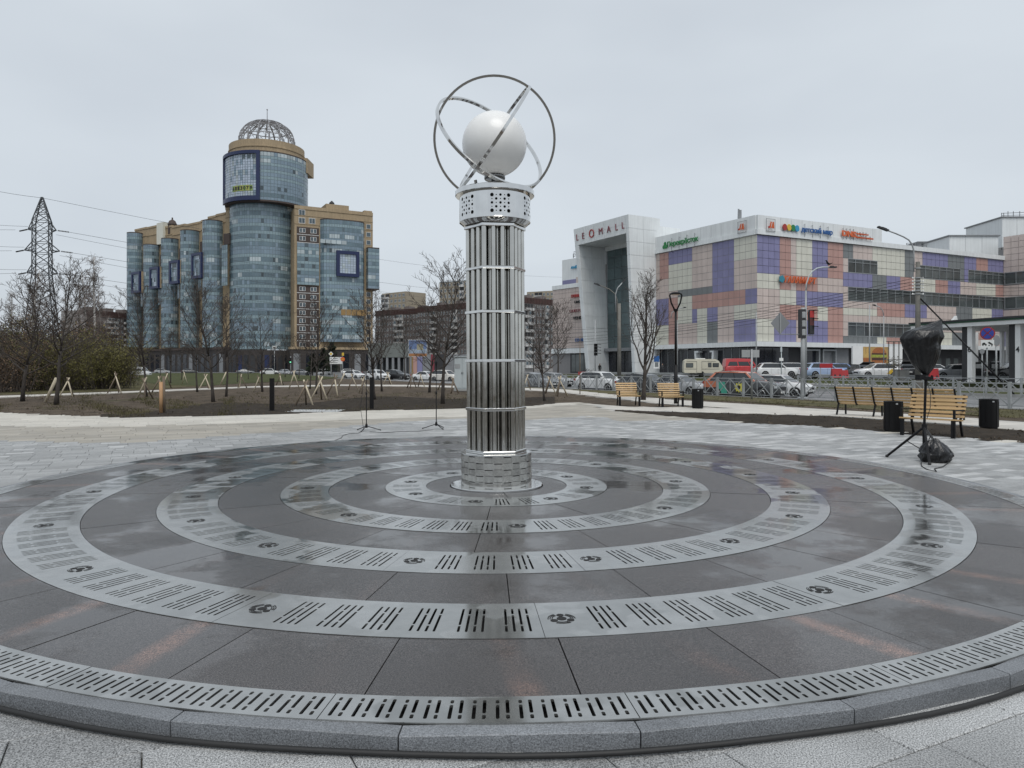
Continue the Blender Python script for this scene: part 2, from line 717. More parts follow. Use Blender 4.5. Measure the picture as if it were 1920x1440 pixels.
# kerb stones, straight pieces
NK = 38
ka = 360.0 / NK
mb = MB()
g = 0.03
hk = ka / 2 - g
prof = [(6.212, -0.004), (6.300, -0.005), (6.304, -0.009), (6.306, -0.40), (6.212, -0.40)]
vs = []
for s in (-1, 1):
    for r, z in prof:
        vs.append(pol(r, s * hk, z))
n = len(prof)
fs = [tuple(range(n - 1, -1, -1)), tuple(range(n, 2 * n))]
for i in range(n):
    j = (i + 1) % n
    fs.append((i, j, n + j, n + i))
mb.add(vs, fs)
me = mb.mesh('kerb_stone', M['kerb'])
for i in range(NK):
    link('kerb_stone', me, disc, (0, 0, RND.uniform(-0.002, 0.002)), (0, 0, R(-2.6 + ka * (i + 0.5))))

# cable lying against the kerb
pts = []
for i in range(-100, 101, 2):
    a = R(i)
    w = 0.008 * sin(i * 0.37) + 0.006 * sin(i * 0.11)
    pts.append((DC.x + (6.345 + w) * sin(a), DC.y - (6.345 + w) * cos(a), 0.019))
tag(MB().tube(pts, 0.013, 6).build('power_cable', M['rubber'], smooth='all'), 'thick black cable lying on the pavers along the platform kerb', 'cable')

M['dark_steel'] = mat('dark_polished_steel', (0.16, 0.16, 0.16), 0.15, 1.0, 0.08, 5)
# ---------------------------------------------------------------- the monument
mon = link('monument', None, None, (DC.x, DC.y, 0.135), (0, -0.006, R(0)))
mon.empty_display_size = 0.3
tag(mon, 'polished steel column of pipes topped by a white globe with orbit rings', 'monument')
Z0 = 0.135
MB().lathe([(0.0, 0.016), (0.583, 0.016), (0.59, 0.010), (0.59, -0.01)], 64).build('base_plate', M['polished'], mon, True)
MB().lathe([(0.435, 0.0), (0.435, 0.41), (0.0, 0.41)], 48).build('drum_core', M['dark_void'], mon)
ROWS, PER = 5, 24
for r_ in range(ROWS):
    for k_ in range(PER):
        odd = (k_ + r_) % 2
        z0, z1 = 0.016 + r_ * 0.078, 0.016 + (r_ + 1) * 0.078
        if odd:
            z0 += 0.004
            z1 -= 0.011
            r = 0.449
            hw = 7.5
        else:
            r = 0.453
            hw = 8.6
        mb = MB()
        vs, fs = [], []
        N = 4
        for j in range(N + 1):
            a = -hw + 2 * hw * j / N
            rr = r + RND.uniform(-0.0008, 0.0008)
            vs += [pol(rr - 0.01, a, z0), pol(rr, a, z0), pol(rr + RND.uniform(-.001, .001), a, z1), pol(rr - 0.01, a, z1)]
        for j in range(N):
            o = 4 * j
            fs += [(o, o + 4, o + 5, o + 1), (o + 1, o + 5, o + 6, o + 2), (o + 2, o + 6, o + 7, o + 3)]
        fs += [(0, 1, 2, 3), (4 * N + 3, 4 * N + 2, 4 * N + 1, 4 * N)]
        mb.add(vs, fs)
        mb.build('drum_plate', M['drum_steel'], mon, True, rot=(0, 0, R(15 * k_ + 4)))
HEXA = 8.0


def hexpts(r, z):
    return [pol(r, HEXA + 30 + 60 * i, z) for i in range(6)]


def hexring(ro, ri, z0, z1, name, m, bev=0.006):
    mb = MB()
    loops = [hexpts(ri, z0), hexpts(ro - bev, z0), hexpts(ro, z0 + bev), hexpts(ro, z1 - bev), hexpts(ro - bev, z1), hexpts(ri, z1)]
    vs = [p for lp in loops for p in lp]
    fs = []
    for i in range(5):
        for j in range(6):
            q = (j + 1) % 6
            fs.append((i * 6 + j, i * 6 + q, (i + 1) * 6 + q, (i + 1) * 6 + j))
    mb.add(vs, fs)
    mb.build(name, m, mon, True)


MB().lathe([(0.0, 0.425), (0.452, 0.425), (0.452, 0.408), (0.40, 0.406)], 48).build('drum_lid', M['polished'], mon, True)
hexring(0.395, 0.10, 0.426, 0.462, 'hexagon_band', M['polished'])
for z in (0.965, 1.575, 2.19, 2.74):
    hexring(0.393, 0.27, z, z + 0.036, 'hexagon_band', M['polished'])
hexring(0.40, 0.10, 3.27, 3.31, 'hexagon_band', M['polished'])
# pipes
tm = MB().tube([(0, 0, 0.462), (0, 0, 3.27)], 0.0325, 14, cap=False).mesh('steel_pipe', M['tube_steel'], 'all')
tm2 = MB().tube([(0, 0, 0.462), (0, 0, 3.27)], 0.030, 10, cap=False).mesh('steel_pipe', M['tube_steel'], 'all')
hx = hexpts(0.345, 0)
hi = hexpts(0.255, 0)
for i in range(6):
    for t in range(3):
        f = t / 3
        link('steel_pipe', tm, mon, hx[i].lerp(hx[(i + 1) % 6], f))
        f = (t + 0.5) / 3
        link('steel_pipe', tm2, mon, hi[i].lerp(hi[(i + 1) % 6], f))
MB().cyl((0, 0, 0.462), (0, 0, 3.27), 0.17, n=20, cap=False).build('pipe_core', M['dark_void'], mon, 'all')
# perforated head
HZ0, HZ1, HR = 3.365, 3.70, 0.455
mb = MB()


def hfn(u, v, d):
    return pol(HR - d, u, HZ0 + (HZ1 - HZ0) * v)


for gidx in range(6):
    c = 10 + 60 * gidx
    for j in range(8):
        a = c + 16.5 + 27 * j / 8
        cell_solid(mb, hfn, a, a + 27 / 8, 0, 1)
    for i in range(5):
        u0, u1 = c - 16.5 + 33 * i / 5, c - 16.5 + 33 * (i + 1) / 5
        cell_solid(mb, hfn, u0, u1, 0, 0.14)
        cell_solid(mb, hfn, u0, u1, 0.86, 1)
        for j in range(5):
            v0, v1 = 0.14 + 0.72 * j / 5, 0.14 + 0.72 * (j + 1) / 5
            rr = 0.0235 if (i in (0, 4) and j in (0, 4)) else (0.0165 if (i + j) % 2 == 0 else 0.0075)
            cell_hole(mb, hfn, u0, u1, v0, v1, octo((u0 + u1) / 2, (v0 + v1) / 2, math.degrees(rr / HR), rr / (HZ1 - HZ0)), 0.006)
mb.build('perforated_head', M['polished'], mon, True)
MB().lathe([(0.425, HZ0 + 0.01), (0.425, HZ1)], 40).build('head_hole_shade', M['dark_void'], mon, True)  # added dark cylinder behind the wall, so the holes read as shaded
MB().lathe([(0.18, HZ0 - 0.05), (0.40, HZ0 - 0.05), (0.452, HZ0 - 0.002), (0.458, HZ0), (0.455, HZ0 + 0.01)], 48).build('head_underside', M['polished'], mon, True)
MB().lathe([(0.40, HZ1), (0.50, HZ1), (0.508, HZ1 + 0.008), (0.508, HZ1 + 0.062), (0.50, HZ1 + 0.07), (0.0, HZ1 + 0.07)], 64).build('top_flange', M['polished'], mon, True)
TZ = HZ1 + 0.07
MB().lathe([(0.07, TZ), (0.05, TZ + 0.02), (0.045, TZ + 0.14), (0.125, TZ + 0.15), (0.135, TZ + 0.165), (0.135, TZ + 0.195), (0.12, TZ + 0.21), (0.0, TZ + 0.21)], 28).build('globe_holder', M['dark_steel'], mon, True)
GZ = 4.517 - Z0
MB().sphere((0, 0, GZ), 0.415, 48, 28).build('globe', M['globe'], mon, 'all')


def orbit(cx, cz, mxy, s, near, Rr, sec_r=0.030, sec_w=0.038):
    """circle whose long picture axis is mxy and whose short axis is s; near tells which side faces the viewer"""
    v = Vector((0, 0.954, 0.299))
    u = Vector((0, -0.299, 0.954))
    X = Vector((1, 0, 0))
    ml = math.hypot(*mxy)
    mx_, my_ = mxy[0] / ml, mxy[1] / ml
    e1 = X * mx_ + u * my_
    e2 = (X * (-my_) + u * mx_) * s + v * (-near) * math.sqrt(max(0, 1 - s * s))
    nn = e1.cross(e2).normalized()
    c = Vector((cx, 0, cz))
    mb = MB()
    N = 72
    vs, fs = [], []
    for i in range(N):
        a = 2 * pi * i / N
        d = e1 * cos(a) + e2 * sin(a)
        for p, q in ((-1, -1), (1, -1), (1, 1), (-1, 1)):
            vs.append(c + d * (Rr + p * sec_r / 2) + nn * (q * sec_w / 2))
    for i in range(N):
        j = (i + 1) % N
        for k in range(4):
            m = (k + 1) % 4
            fs.append((i * 4 + k, i * 4 + m, j * 4 + m, j * 4 + k))
    mb.add(vs, fs)
    mb.build('orbit_ring', M['polished'], mon, True)


orbit(0.0, 4.572 - Z0, (1, 0), 1.0, -1, 0.772)
orbit(-0.05, 4.55 - Z0, (0.787, -0.618), 0.40, -1, 0.79)
orbit(-0.005, 4.60 - Z0, (0.589, 0.808), 0.065, -1, 0.765)
# struts of the outer rings down to the flange
MB().bar((-0.22, 0.05, TZ - 0.01), (-0.25, 0.02, TZ + 0.16), 0.035, 0.02).build('ring_strut', M['polished'], mon)
MB().bar((0.30, 0.05, TZ - 0.01), (0.34, 0.02, TZ + 0.08), 0.035, 0.02).build('ring_strut', M['polished'], mon)
# ---------------------------------------------------------------- ground, paving, soil, roads
DU, DV = Vector((0.5, -0.866, 0)), Vector((0.866, 0.5, 0))   # along the avenue, and away across it


def UV(u, v, z=0.0):
    p = DU * u + DV * v
    return Vector((p.x, p.y, z))


M['asphalt'] = mat('wet_asphalt', (0.135, 0.136, 0.136), 0.40, 0, 0.2, 0.15, bump=0.2, bscale=60, speck=0.25, sscale=80, rvar=0.12)
M['lot'] = mat('lot_asphalt', (0.10, 0.10, 0.10), 0.5, 0, 0.2, 0.2, rvar=0.12)
M['kerb_pale'] = mat('pale_kerb', (0.30, 0.30, 0.29), 0.7, 0, 0.15, 2)
M['white_paint'] = mat('road_paint', (0.62, 0.62, 0.60), 0.6, 0, 0.2, 3)


def soil_mat():
    m = bpy.data.materials.new('bare_soil')
    m.use_nodes = True
    n, l = m.node_tree.nodes, m.node_tree.links
    b = n['Principled BSDF']
    geo = n.new('ShaderNodeNewGeometry')

    def noi(sc, det=5, rgh=0.62):
        t = n.new('ShaderNodeTexNoise')
        t.inputs['Scale'].default_value = sc
        t.inputs['Detail'].default_value = det
        t.inputs['Roughness'].default_value = rgh
        l.new(geo.outputs['Position'], t.inputs['Vector'])
        return t.outputs[0]
    r1 = n.new('ShaderNodeValToRGB')
    e = r1.color_ramp.elements
    e[0].position, e[0].color = 0.36, (0.026, 0.020, 0.014, 1)
    e[1].position, e[1].color = 0.66, (0.165, 0.132, 0.10, 1)
    x = e.new(0.5)
    x.color = (0.092, 0.073, 0.055, 1)
    mixf = n.new('ShaderNodeMix')
    l.new(noi(1.4, 6, 0.7), mixf.inputs[2])
    l.new(noi(18, 4, 0.75), mixf.inputs[3])
    mixf.inputs[0].default_value = 0.45
    l.new(mixf.outputs[0], r1.inputs[0])
    r2 = n.new('ShaderNodeValToRGB')
    r2.color_ramp.elements[0].position = 0.60
    r2.color_ramp.elements[0].color = (0, 0, 0, 1)
    r2.color_ramp.elements[1].position = 0.70
    r2.color_ramp.elements[1].color = (0.75, 0.75, 0.75, 1)
    l.new(noi(0.22, 4, 0.6), r2.inputs[0])
    mc = n.new('ShaderNodeMix')
    mc.data_type = 'RGBA'
    l.new(r2.outputs[0], mc.inputs[0])
    l.new(r1.outputs[0], mc.inputs[6])
    mc.inputs[7].default_value = (0.062, 0.068, 0.026, 1)
    l.new(mc.outputs[2], b.inputs['Base Color'])
    b.inputs['Roughness'].default_value = 0.95
    b.inputs['Specular IOR Level'].default_value = 0.15
    bp = n.new('ShaderNodeBump')
    bp.inputs['Strength'].default_value = 0.9
    bp.inputs['Distance'].default_value = 0.05
    l.new(noi(14, 5, 0.7), bp.inputs['Height'])
    l.new(bp.outputs[0], b.inputs['Normal'])
    return m


M['soil'] = soil_mat()
M['dark_soil'] = mat('dark_damp_soil', (0.036, 0.029, 0.022), 0.95, 0, 0.4, 2.2, bump=0.9, bscale=16, speck=0.3, sscale=30, spec=0.15)
M['grass'] = mat('spring_grass', (0.056, 0.063, 0.024), 0.9, 0, 0.35, 0.5, bump=0.8, bscale=12, speck=0.35, sscale=9, spec=0.15)
M['dry_grass'] = mat('dry_grass', (0.088, 0.080, 0.040), 0.9, 0, 0.35, 0.4, bump=0.8, bscale=12, speck=0.3, sscale=9, spec=0.15)

gm = MB()
ROAD_Z = -0.30
N = 72
gm.poly([(2500 * cos(2 * pi * i / N), 2500 * sin(2 * pi * i / N), ROAD_Z) for i in range(N)])
struct('ground', gm, M['asphalt'])

# the square's terrain (soil), a thick sheet with a rough top near the viewer
def in_poly(p, poly):
    x, y = p[0], p[1]
    c = False
    j = len(poly) - 1
    for i in range(len(poly)):
        xi, yi = poly[i][0], poly[i][1]
        xj, yj = poly[j][0], poly[j][1]
        if (yi > y) != (yj > y) and x < (xj - xi) * (y - yi) / (yj - yi) + xi:
            c = not c
        j = i
    return c


edge = [(-700, 764), (-300, 768), (0, 774), (80, 779), (250, 784), (480, 779), (700, 771), (870, 767), (985, 763.5), (1045, 757), (1100, 755), (1152, 771),
        (1250, 780), (1400, 793), (1560, 802), (1920, 831), (2300, 868), (3200, 960)]


def edge_y(px):
    for i in range(len(edge) - 1):
        if edge[i][0] <= px <= edge[i + 1][0]:
            t = (px - edge[i][0]) / (edge[i + 1][0] - edge[i][0])
            return edge[i][1] + t * (edge[i + 1][1] - edge[i][1])
    return edge[0][1] if px < edge[0][0] else edge[-1][1]


LP_T = [(-500, 757), (0, 742), (240, 733.5), (480, 724), (640, 721), (760, 721.5), (860, 723.5), (960, 726.5), (1060, 730)]
LP_B = [(-500, 761), (0, 745), (240, 736), (480, 726), (640, 723), (760, 724), (860, 726.5), (960, 730), (1060, 735.5)]
RP = [(1060, 730), (1160, 741.5), (1240, 748), (1330, 753.5), (1560, 768), (1920, 791), (2400, 826), (2400, 850), (1920, 806), (1740, 792), (1560, 779.5), (1400, 774.5), (1152, 770.5), (1100, 757),
      (1161, 762.3), (1240, 763.5), (1320, 765), (1390, 765.5), (1240, 757), (1150, 746.5), (1060, 735.5)]
RPG = [G(*p) for p in RP]

sq = MB()
b0 = [UV(90, 31.9), UV(-190, 31.9), (-210, 150, 0), (-260, 60, 0), (-260, -40, 0), (80, -40, 0)]
sq.prism([(p[0], p[1], -0.5) for p in b0], (0, 0, 0.45))
struct('square_terrain', sq, M['soil'])
# rough soil beds: fine grid in front of the far edge
sb = MB()
ny, nx = 90, 150
ys = [18 + (75 - 18) * (i / ny) ** 1.5 for i in range(ny + 1)]
vs, fs = [], []
for y in ys:
    for j in range(nx + 1):
        px = -250 + 2500 * j / nx
        x = PX(px, y)
        u_, v_ = x * 0.5 - y * 0.866, x * 0.866 + y * 0.5
        h = noise.fractal(Vector((x * 0.9, y * 0.9, 0)), 1.0, 2.0, 4) * 0.045 + 0.02 * noise.noise(Vector((x * 5, y * 5, 3)))
        vs.append((x, y, -0.036 + h))
for i in range(ny):
    for j in range(nx):
        a = i * (nx + 1) + j
        q = [vs[a], vs[a + 1], vs[a + nx + 2], vs[a + nx + 1]]
        cx, cy = sum(p[0] for p in q) / 4, sum(p[1] for p in q) / 4
        if cx * 0.866 + cy * 0.5 > 31.5:
            continue
        ppx, ppy = to_px(cx, cy)
        if ppy > edge_y(ppx) + 4:
            continue
        sb.add(q, [(0, 1, 2, 3)])
o = sb.build('soil', [M['soil']], None, 'all')
tag(o, 'bare brown lumpy soil of the planting beds', 'soil', kind='stuff')

# freshly raked darker strips along the paving and the wedge before the benches
def strip(name, pts, z, m, kind='structure', thick=0.04):
    mb = MB()
    mb.prism([(*G(px, py)[:2], z - thick) for px, py in pts], (0, 0, thick))
    o = mb.build(name, m)
    o['kind'] = kind
    return o


dk = MB()
tr = [(px, edge_y(px)) for px in range(1152, 2300, 40)]
tops = [(1152, 769.5), (1400, 774.8), (1560, 779.8), (1740, 793), (1920, 807), (2300, 842)]


def lin(tab, x):
    for (x0, y0), (x1, y1) in zip(tab, tab[1:]):
        if x0 <= x <= x1:
            return y0 + (y1 - y0) * (x - x0) / (x1 - x0)
    return tab[0][1] if x < tab[0][0] else tab[-1][1]


def soil_band(fa, fb, x0, x1, n, m_, name, label, hump=0.05):
    mb = MB()
    vs = []
    for i in range(n + 1):
        px = x0 + (x1 - x0) * i / n
        for k in range(m_ + 1):
            t = k / m_
            py = fa(px) + (fb(px) - fa(px)) * t
            g = G(px, py)
            z = -0.01 + hump * sin(pi * t) + 0.035 * noise.noise(Vector((g.x * 2.2, g.y * 2.2, 5))) + 0.02 * noise.noise(Vector((g.x * 7, g.y * 7, 1)))
            if k in (0, m_):
                z = -0.012
            vs.append((g.x, g.y, z))
    fs = []
    for i in range(n):
        for k in range(m_):
            a = i * (m_ + 1) + k
            fs.append((a, a + 1, a + m_ + 2, a + m_ + 1))
    mb.add(vs, fs)
    o = mb.build(name, M['dark_soil'], None, 'all')
    tag(o, label, 'soil', kind='stuff')


soil_band(lambda x: lin(tops, x), lambda x: edge_y(x), 1153, 2290, 160, 8, 'soil', 'dark raked soil wedge before the benches')
soil_band(lambda x: edge_y(x) - 8 - 16 * min(1, (x - 180) / 260) - 4 * sin(x * 0.02) + (14 * max(0, (x - 900) / 140)), lambda x: edge_y(x), 190, 1040, 150, 8, 'soil', 'dark damp soil strip along the pale paving', 0.03)

# grass beyond the narrow path
strip('grass', [(268, 699.5), (480, 699), (560, 703), (640, 707), (600, 712), (480, 717), (380, 723), (300, 721), (250, 712)], -0.006, M['grass'], 'stuff')
strip('dry_grass', [(0, 735), (120, 726), (240, 716), (250, 712), (300, 721.5), (380, 723.2), (250, 731), (100, 737), (0, 740)], -0.010, M['dry_grass'], 'stuff')
# strip between slanting path and fence
mb = MB()
mb.prism([UV(30, 24.2, -0.3), UV(30, 31.2, -0.3), UV(-60, 31.2, -0.3), UV(-60, 29, -0.3)], (0, 0, 0.285))
o = mb.build('dry_grass', M['dry_grass'])
o['kind'] = 'stuff'

# narrow pale path and its far edge
def path_mesh(T, B, z=0.0, sub=6):
    mb = MB()
    top, bot = [], []
    for tab, outl in ((T, top), (B, bot)):
        for (x0, y0), (x1, y1) in zip(tab, tab[1:]):
            for s in range(sub):
                outl.append(G(x0 + (x1 - x0) * s / sub, y0 + (y1 - y0) * s / sub, z))
        outl.append(G(*tab[-1], z))
    n = len(top)
    vs = top + bot + [p - Vector((0, 0, 0.06)) for p in bot]
    fs = [(n + i, n + i + 1, i + 1, i) for i in range(n - 1)] + [(2 * n + i, 2 * n + i + 1, n + i + 1, n + i) for i in range(n - 1)]
    return mb.add(vs, fs)


M['pale_slab'] = mat('pale_concrete_slab', (0.50, 0.475, 0.43), 0.6, 0, 0.12, 1.5, isl=0.08, speck=0.12, sscale=60)
struct('garden_path', path_mesh(LP_T, LP_B, 0.006), M['pale_slab'])

# pavers: each its own piece near by, joined further off
M['paver_grey'] = mat('grey_granite_paver', (0.285, 0.290, 0.288), 0.5, 0, 0.14, 0.6, isl=0.20, speck=0.62, sscale=150, bump=0.25, bscale=140, rvar=0.12)
M['paver_grey_near'] = mat('grey_granite_paver_near', (0.310, 0.316, 0.316), 0.58, 0, 0.2, 1.3, obj=0.28, speck=0.75, sscale=140, bump=0.4, bscale=120, rvar=0.1)
M['paver_light'] = mat('light_granite_paver', (0.425, 0.43, 0.425), 0.45, 0, 0.12, 0.8, isl=0.12, speck=0.30, sscale=150, rvar=0.1)
M['paver_beige'] = mat('beige_paver', (0.315, 0.29, 0.245), 0.55, 0, 0.12, 0.8, isl=0.16, speck=0.2, sscale=100, rvar=0.1)
M['paver_pale'] = mat('pale_paver', (0.50, 0.475, 0.42), 0.6, 0, 0.10, 0.8, isl=0.08, speck=0.12, sscale=100)
plaza = MB()
plaza.prism([(-60, -15, -0.3), (45, -15, -0.3)] + [(*G(px, edge_y(px))[:2], -0.3) for px in range(2900, -701, -50)] + [(-60, 30, -0.3)], (0, 0, 0.27))
base = struct('plaza_paving', plaza, mat('joint_sand', (0.10, 0.095, 0.085), 0.9, 0, 0.2, 3))

TILT = R(26.5)
tu, tn = Vector((cos(TILT), sin(TILT), 0)), Vector((-sin(TILT), cos(TILT), 0))
near, far = [], {'paver_grey': MB(), 'paver_light': MB(), 'paver_beige': MB(), 'paver_pale': MB()}


def paver(mb, c, l, w, u, nrm, z0, z1, g=0.0035, b=0.004):
    hl, hw = l / 2 - g, w / 2 - g
    vs = []
    for (dl, dw, z) in ((hl, hw, z0), (hl, hw, z1 - b), (hl - b, hw - b, z1)):
        for sx, sy in ((-1, -1), (1, -1), (1, 1), (-1, 1)):
            p = c + u * (sx * dl) + nrm * (sy * dw)
            vs.append((p.x, p.y, z))
    fs = [(8, 9, 10, 11)]
    for lv in (0, 4):
        for i in range(4):
            j = (i + 1) % 4
            fs.append((lv + i, lv + j, lv + 4 + j, lv + 4 + i))
    mb.add(vs, fs)


RW = 0.37
cand = []
for r_ in range(-60, 140):
    v = r_ * RW
    u = -45 + RND.uniform(0, 0.8)
    while u < 60:
        L = RND.choice((0.56, 0.74, 0.74, 0.74, 0.92))
        c = tu * (u + L / 2) + tn * v
        u += L
        if c.y < 1.6 or abs(c.x) > 1.02 * c.y * 0.72 + 1.6:
            continue
        d = math.hypot(c.x - DC.x, c.y - DC.y)
        if d < 5.85:
            continue
        px, py = to_px(c.x, c.y)
        e = edge_y(px)
        if py < e - 1.2:
            continue
        cand.append((d, c, L, px, py, e))
near_set = sorted([q for q in cand if q[1].y < 7.0], key=lambda q: q[1].length)[:300]
near_ids = set(id(q) for q in near_set)
for q in cand:
    d, c, L, px, py, e = q
    z = RND.uniform(-0.0015, 0.0015)
    if id(q) in near_ids:
        mb = MB()
        paver(mb, Vector((0, 0, 0)), L, RW, tu, tn, -0.06, 0.0, 0.0035, 0.005)
        mb.build('paving_stone', M['paver_grey_near'], base, loc=(c.x, c.y, z - 0.001))
        continue
    dd = py - e
    if px < 1075:
        pale = 14 if px > 300 else 14 + (300 - px) * 0.03
        beige = pale + (30 if px < 300 else max(4, 30 - (px - 300) * 0.05))
        if px > 900:
            pale, beige = 3, 26
    else:
        pale, beige = 0, max(0, 27 - (px - 1075) * 0.11)
    if dd < pale:
        k = 'paver_pale'
    elif dd < beige:
        k = 'paver_beige'
    else:
        f = noise.noise(Vector((c.x * 0.35, c.y * 0.35, 2.0)))
        p_light = 0.06 if px < 700 else (0.30 + 0.35 * f)
        k = 'paver_light' if RND.random() < p_light else 'paver_grey'
    if k in ('paver_grey', 'paver_light') and c.y > 5:
        # smaller setts laid two by two
        for a in (-0.25, 0.25):
            for b_ in (-0.25, 0.25):
                f = noise.noise(Vector((c.x * 0.5, c.y * 0.5, 2.0)))
                pl_ = 0.05 if px < 800 else max(0.03, 0.26 + 0.55 * f)
                kk = 'paver_light' if RND.random() < pl_ else 'paver_grey'
                q = c + tu * (a * L) + tn * (b_ * RW)
                paver(far[kk], Vector((q.x, q.y, 0)), L / 2, RW / 2, tu, tn, -0.02, z + RND.uniform(-0.001, 0.001), 0.0025, 0.003)
        continue
    paver(far[k], Vector((c.x, c.y, 0)), L, RW, tu, tn, -0.02, z)
for k, mb in far.items():
    if mb.f:
        o = mb.build('paving_stones', M[k], base)
        o['kind'] = 'stuff'

# slabs of the slanting path by the benches
pm = MB()
for i in range(-10, 80):
    for j in range(-30, 40):
        c = UV(-60 + i * 0.9, 10 + j * 0.6)
        if in_poly(c, RPG):
            paver(pm, c, 0.9, 0.6, DU, DV, -0.06, RND.uniform(0.004, 0.008), 0.004)
mb = MB()
tri = bpy.data.meshes.new('bench_path')
pb = MB()
pb.prism([(p.x, p.y, -0.25) for p in RPG], (0, 0, 0.251))
bp_ = struct('bench_path', pb, M['kerb_pale'])
o = pm.build('path_slabs', M['pale_slab'], bp_)
o['kind'] = 'stuff'

# flush utility cover in the soil
g = G(592, 771)
mb = MB()
mb.box((g.x, g.y, 0.0), (1.9, 1.3, 0.05))
struct('ground_plate', mb, mat('galvanised_cover', (0.42, 0.43, 0.43), 0.5, 0, 0.1, 3))

# avenue: kerbs, median, far carriageway, car park of the mall
rd = MB()
rd.prism([UV(90, 31.95, -0.6), UV(-190, 31.95, -0.6), UV(-190, 32.2, -0.6), UV(90, 32.2, -0.6)], (0, 0, 0.58))
struct('road_kerb', rd, M['kerb_pale'])
md = MB()
md.prism([UV(90, 52.2, -0.6), UV(-120, 52.2, -0.6), UV(-120, 57.5, -0.6), UV(90, 57.5, -0.6)], (0, 0, 0.46))
struct('median_strip', md, M['grass'])
mk = MB()
for a, b in ((51.95, 52.2), (57.5, 57.75)):
    mk.prism([UV(90, a, -0.6), UV(-120, a, -0.6), UV(-120, b, -0.6), UV(90, b, -0.6)], (0, 0, 0.47))
struct('median_kerb', mk, M['kerb_pale'])
lm = MB()
for i in range(-30, 20):
    for v in (38.3, 44.9):
        lm.prism([UV(i * 5, v, ROAD_Z + 0.004), UV(i * 5 + 2.4, v, ROAD_Z + 0.004), UV(i * 5 + 2.4, v + 0.14, ROAD_Z + 0.004), UV(i * 5, v + 0.14, ROAD_Z + 0.004)][::-1], (0, 0, 0.003))
struct('road_markings', lm, M['white_paint'])
LOT_Z = 0.42
lt = MB()
lt.prism([UV(110, 71.5, -0.6), UV(-118, 71.5, -0.6), UV(-150, 140, -0.6), UV(110, 200, -0.6)], (0, 0, 0.6 + LOT_Z))
struct('car_park', lt, M['lot'])
gs = MB()
gs.prism([UV(110, 69.0, -0.31), UV(-118, 69.0, -0.31), UV(-118, 71.5, LOT_Z - 0.06), UV(110, 71.5, LOT_Z - 0.06)], (0, 0, 0.03))
o = struct('grass_bank', gs, M['grass'])
# pale footway between the far lanes and the grass bank
fw = MB()
fw.prism([UV(110, 65.5, -0.5), UV(-118, 65.5, -0.5), UV(-118, 69.0, -0.5), UV(110, 69.0, -0.5)], (0, 0, 0.34))
struct('footway', fw, M['kerb_pale'])
# ---------------------------------------------------------------- shopping mall
def lk(root, name, mb, mats, smooth=False, parent=None, kind=None):
    """part built in world coordinates under an unrotated root"""
    off = root.location.copy()
    if parent is not None:
        off = off + parent.location
    o = mb.build(name, mats, parent or root, smooth, loc=-off)
    o.location = -root.location if parent is None else Vector((0, 0, 0))
    if parent is not None:
        o.location = -root.location - parent.location
    if kind:
        o['kind'] = kind
    return o


class Plane:
    """vertical facade: origin k, direction t (unit, 2d), outward normal n"""

    def __init__(self, k, t, flip=False):
        self.k = Vector((k[0], k[1], 0))
        self.t = Vector((t[0], t[1], 0)).normalized()
        n = Vector((self.t.y, -self.t.x, 0))
        self.n = -n if flip else n
        # seen from the front, which way is rightwards
        self.right = Vector((0, 0, 1)).cross(self.n)

    def s(self, px):
        q = (px - CX) / FOC
        return (q * self.k.y - self.k.x) / (self.t.x - q * self.t.y)

    def sz(self, px, py):
        s = self.s(px)
        return s, PZ(py, self.k.y + s * self.t.y)

    def p(self, s, z, d=0.0):
        q = self.k + self.t * s + self.n * d
        return Vector((q.x, q.y, z))

    def box(self, mb, s0, s1, z0, z1, d0, d1, k=0):
        a = [self.p(s0, z0, d0), self.p(s1, z0, d0), self.p(s1, z1, d0), self.p(s0, z1, d0)]
        mb.prism(a, self.n * (d1 - d0), k)

    def quad(self, mb, s0, s1, z0, z1, d, k=0):
        q = [self.p(s0, z0, d), self.p(s1, z0, d), self.p(s1, z1, d), self.p(s0, z1, d)]
        nn = (q[1] - q[0]).cross(q[2] - q[0])
        if nn.dot(self.n) < 0:
            q.reverse()
        mb.poly(q, k)


def text_mesh(txt, m, ext=0.05, bold=0.0, slant=0.0):
    cu = bpy.data.curves.new('lettering', 'FONT')
    cu.body = txt
    cu.size = 1.0
    cu.extrude = ext
    cu.offset = bold
    cu.shear = slant
    cu.resolution_u = 3
    o = bpy.data.objects.new('lettering', cu)
    COL.objects.link(o)
    dg = bpy.context.evaluated_depsgraph_get()
    me = bpy.data.meshes.new_from_object(o.evaluated_get(dg))
    bpy.data.objects.remove(o)
    bpy.data.curves.remove(cu)
    me.name = 'lettering'
    me.materials.clear()
    me.materials.append(m)
    xs = [v.co.x for v in me.vertices]
    ys = [v.co.y for v in me.vertices]
    return me, min(xs), max(xs), min(ys), max(ys)


def put_text(txt, m, c, right, up, nrm, w, h, depth=0.08, bold=0.0, slant=0.0, name='lettering', parent=None, ploc=None):
    """text fitted into width w and height h, centred on c"""
    me, x0, x1, y0, y1 = text_mesh(txt, m, 1.0, bold, slant)
    sx, sy, sz = w / (x1 - x0), h / (y1 - y0), depth / 2.0
    right, up, nrm = Vector(right).normalized(), Vector(up).normalized(), Vector(nrm).normalized()
    o0 = Vector(c) if ploc is None else Vector(c) - Vector(ploc)
    for v in me.vertices:
        q = o0 + right * ((v.co.x - (x0 + x1) / 2) * sx) + up * ((v.co.y - (y0 + y1) / 2) * sy) + nrm * ((v.co.z + 1) * sz)
        v.co = q
    me.update()
    return link(name, me, parent)


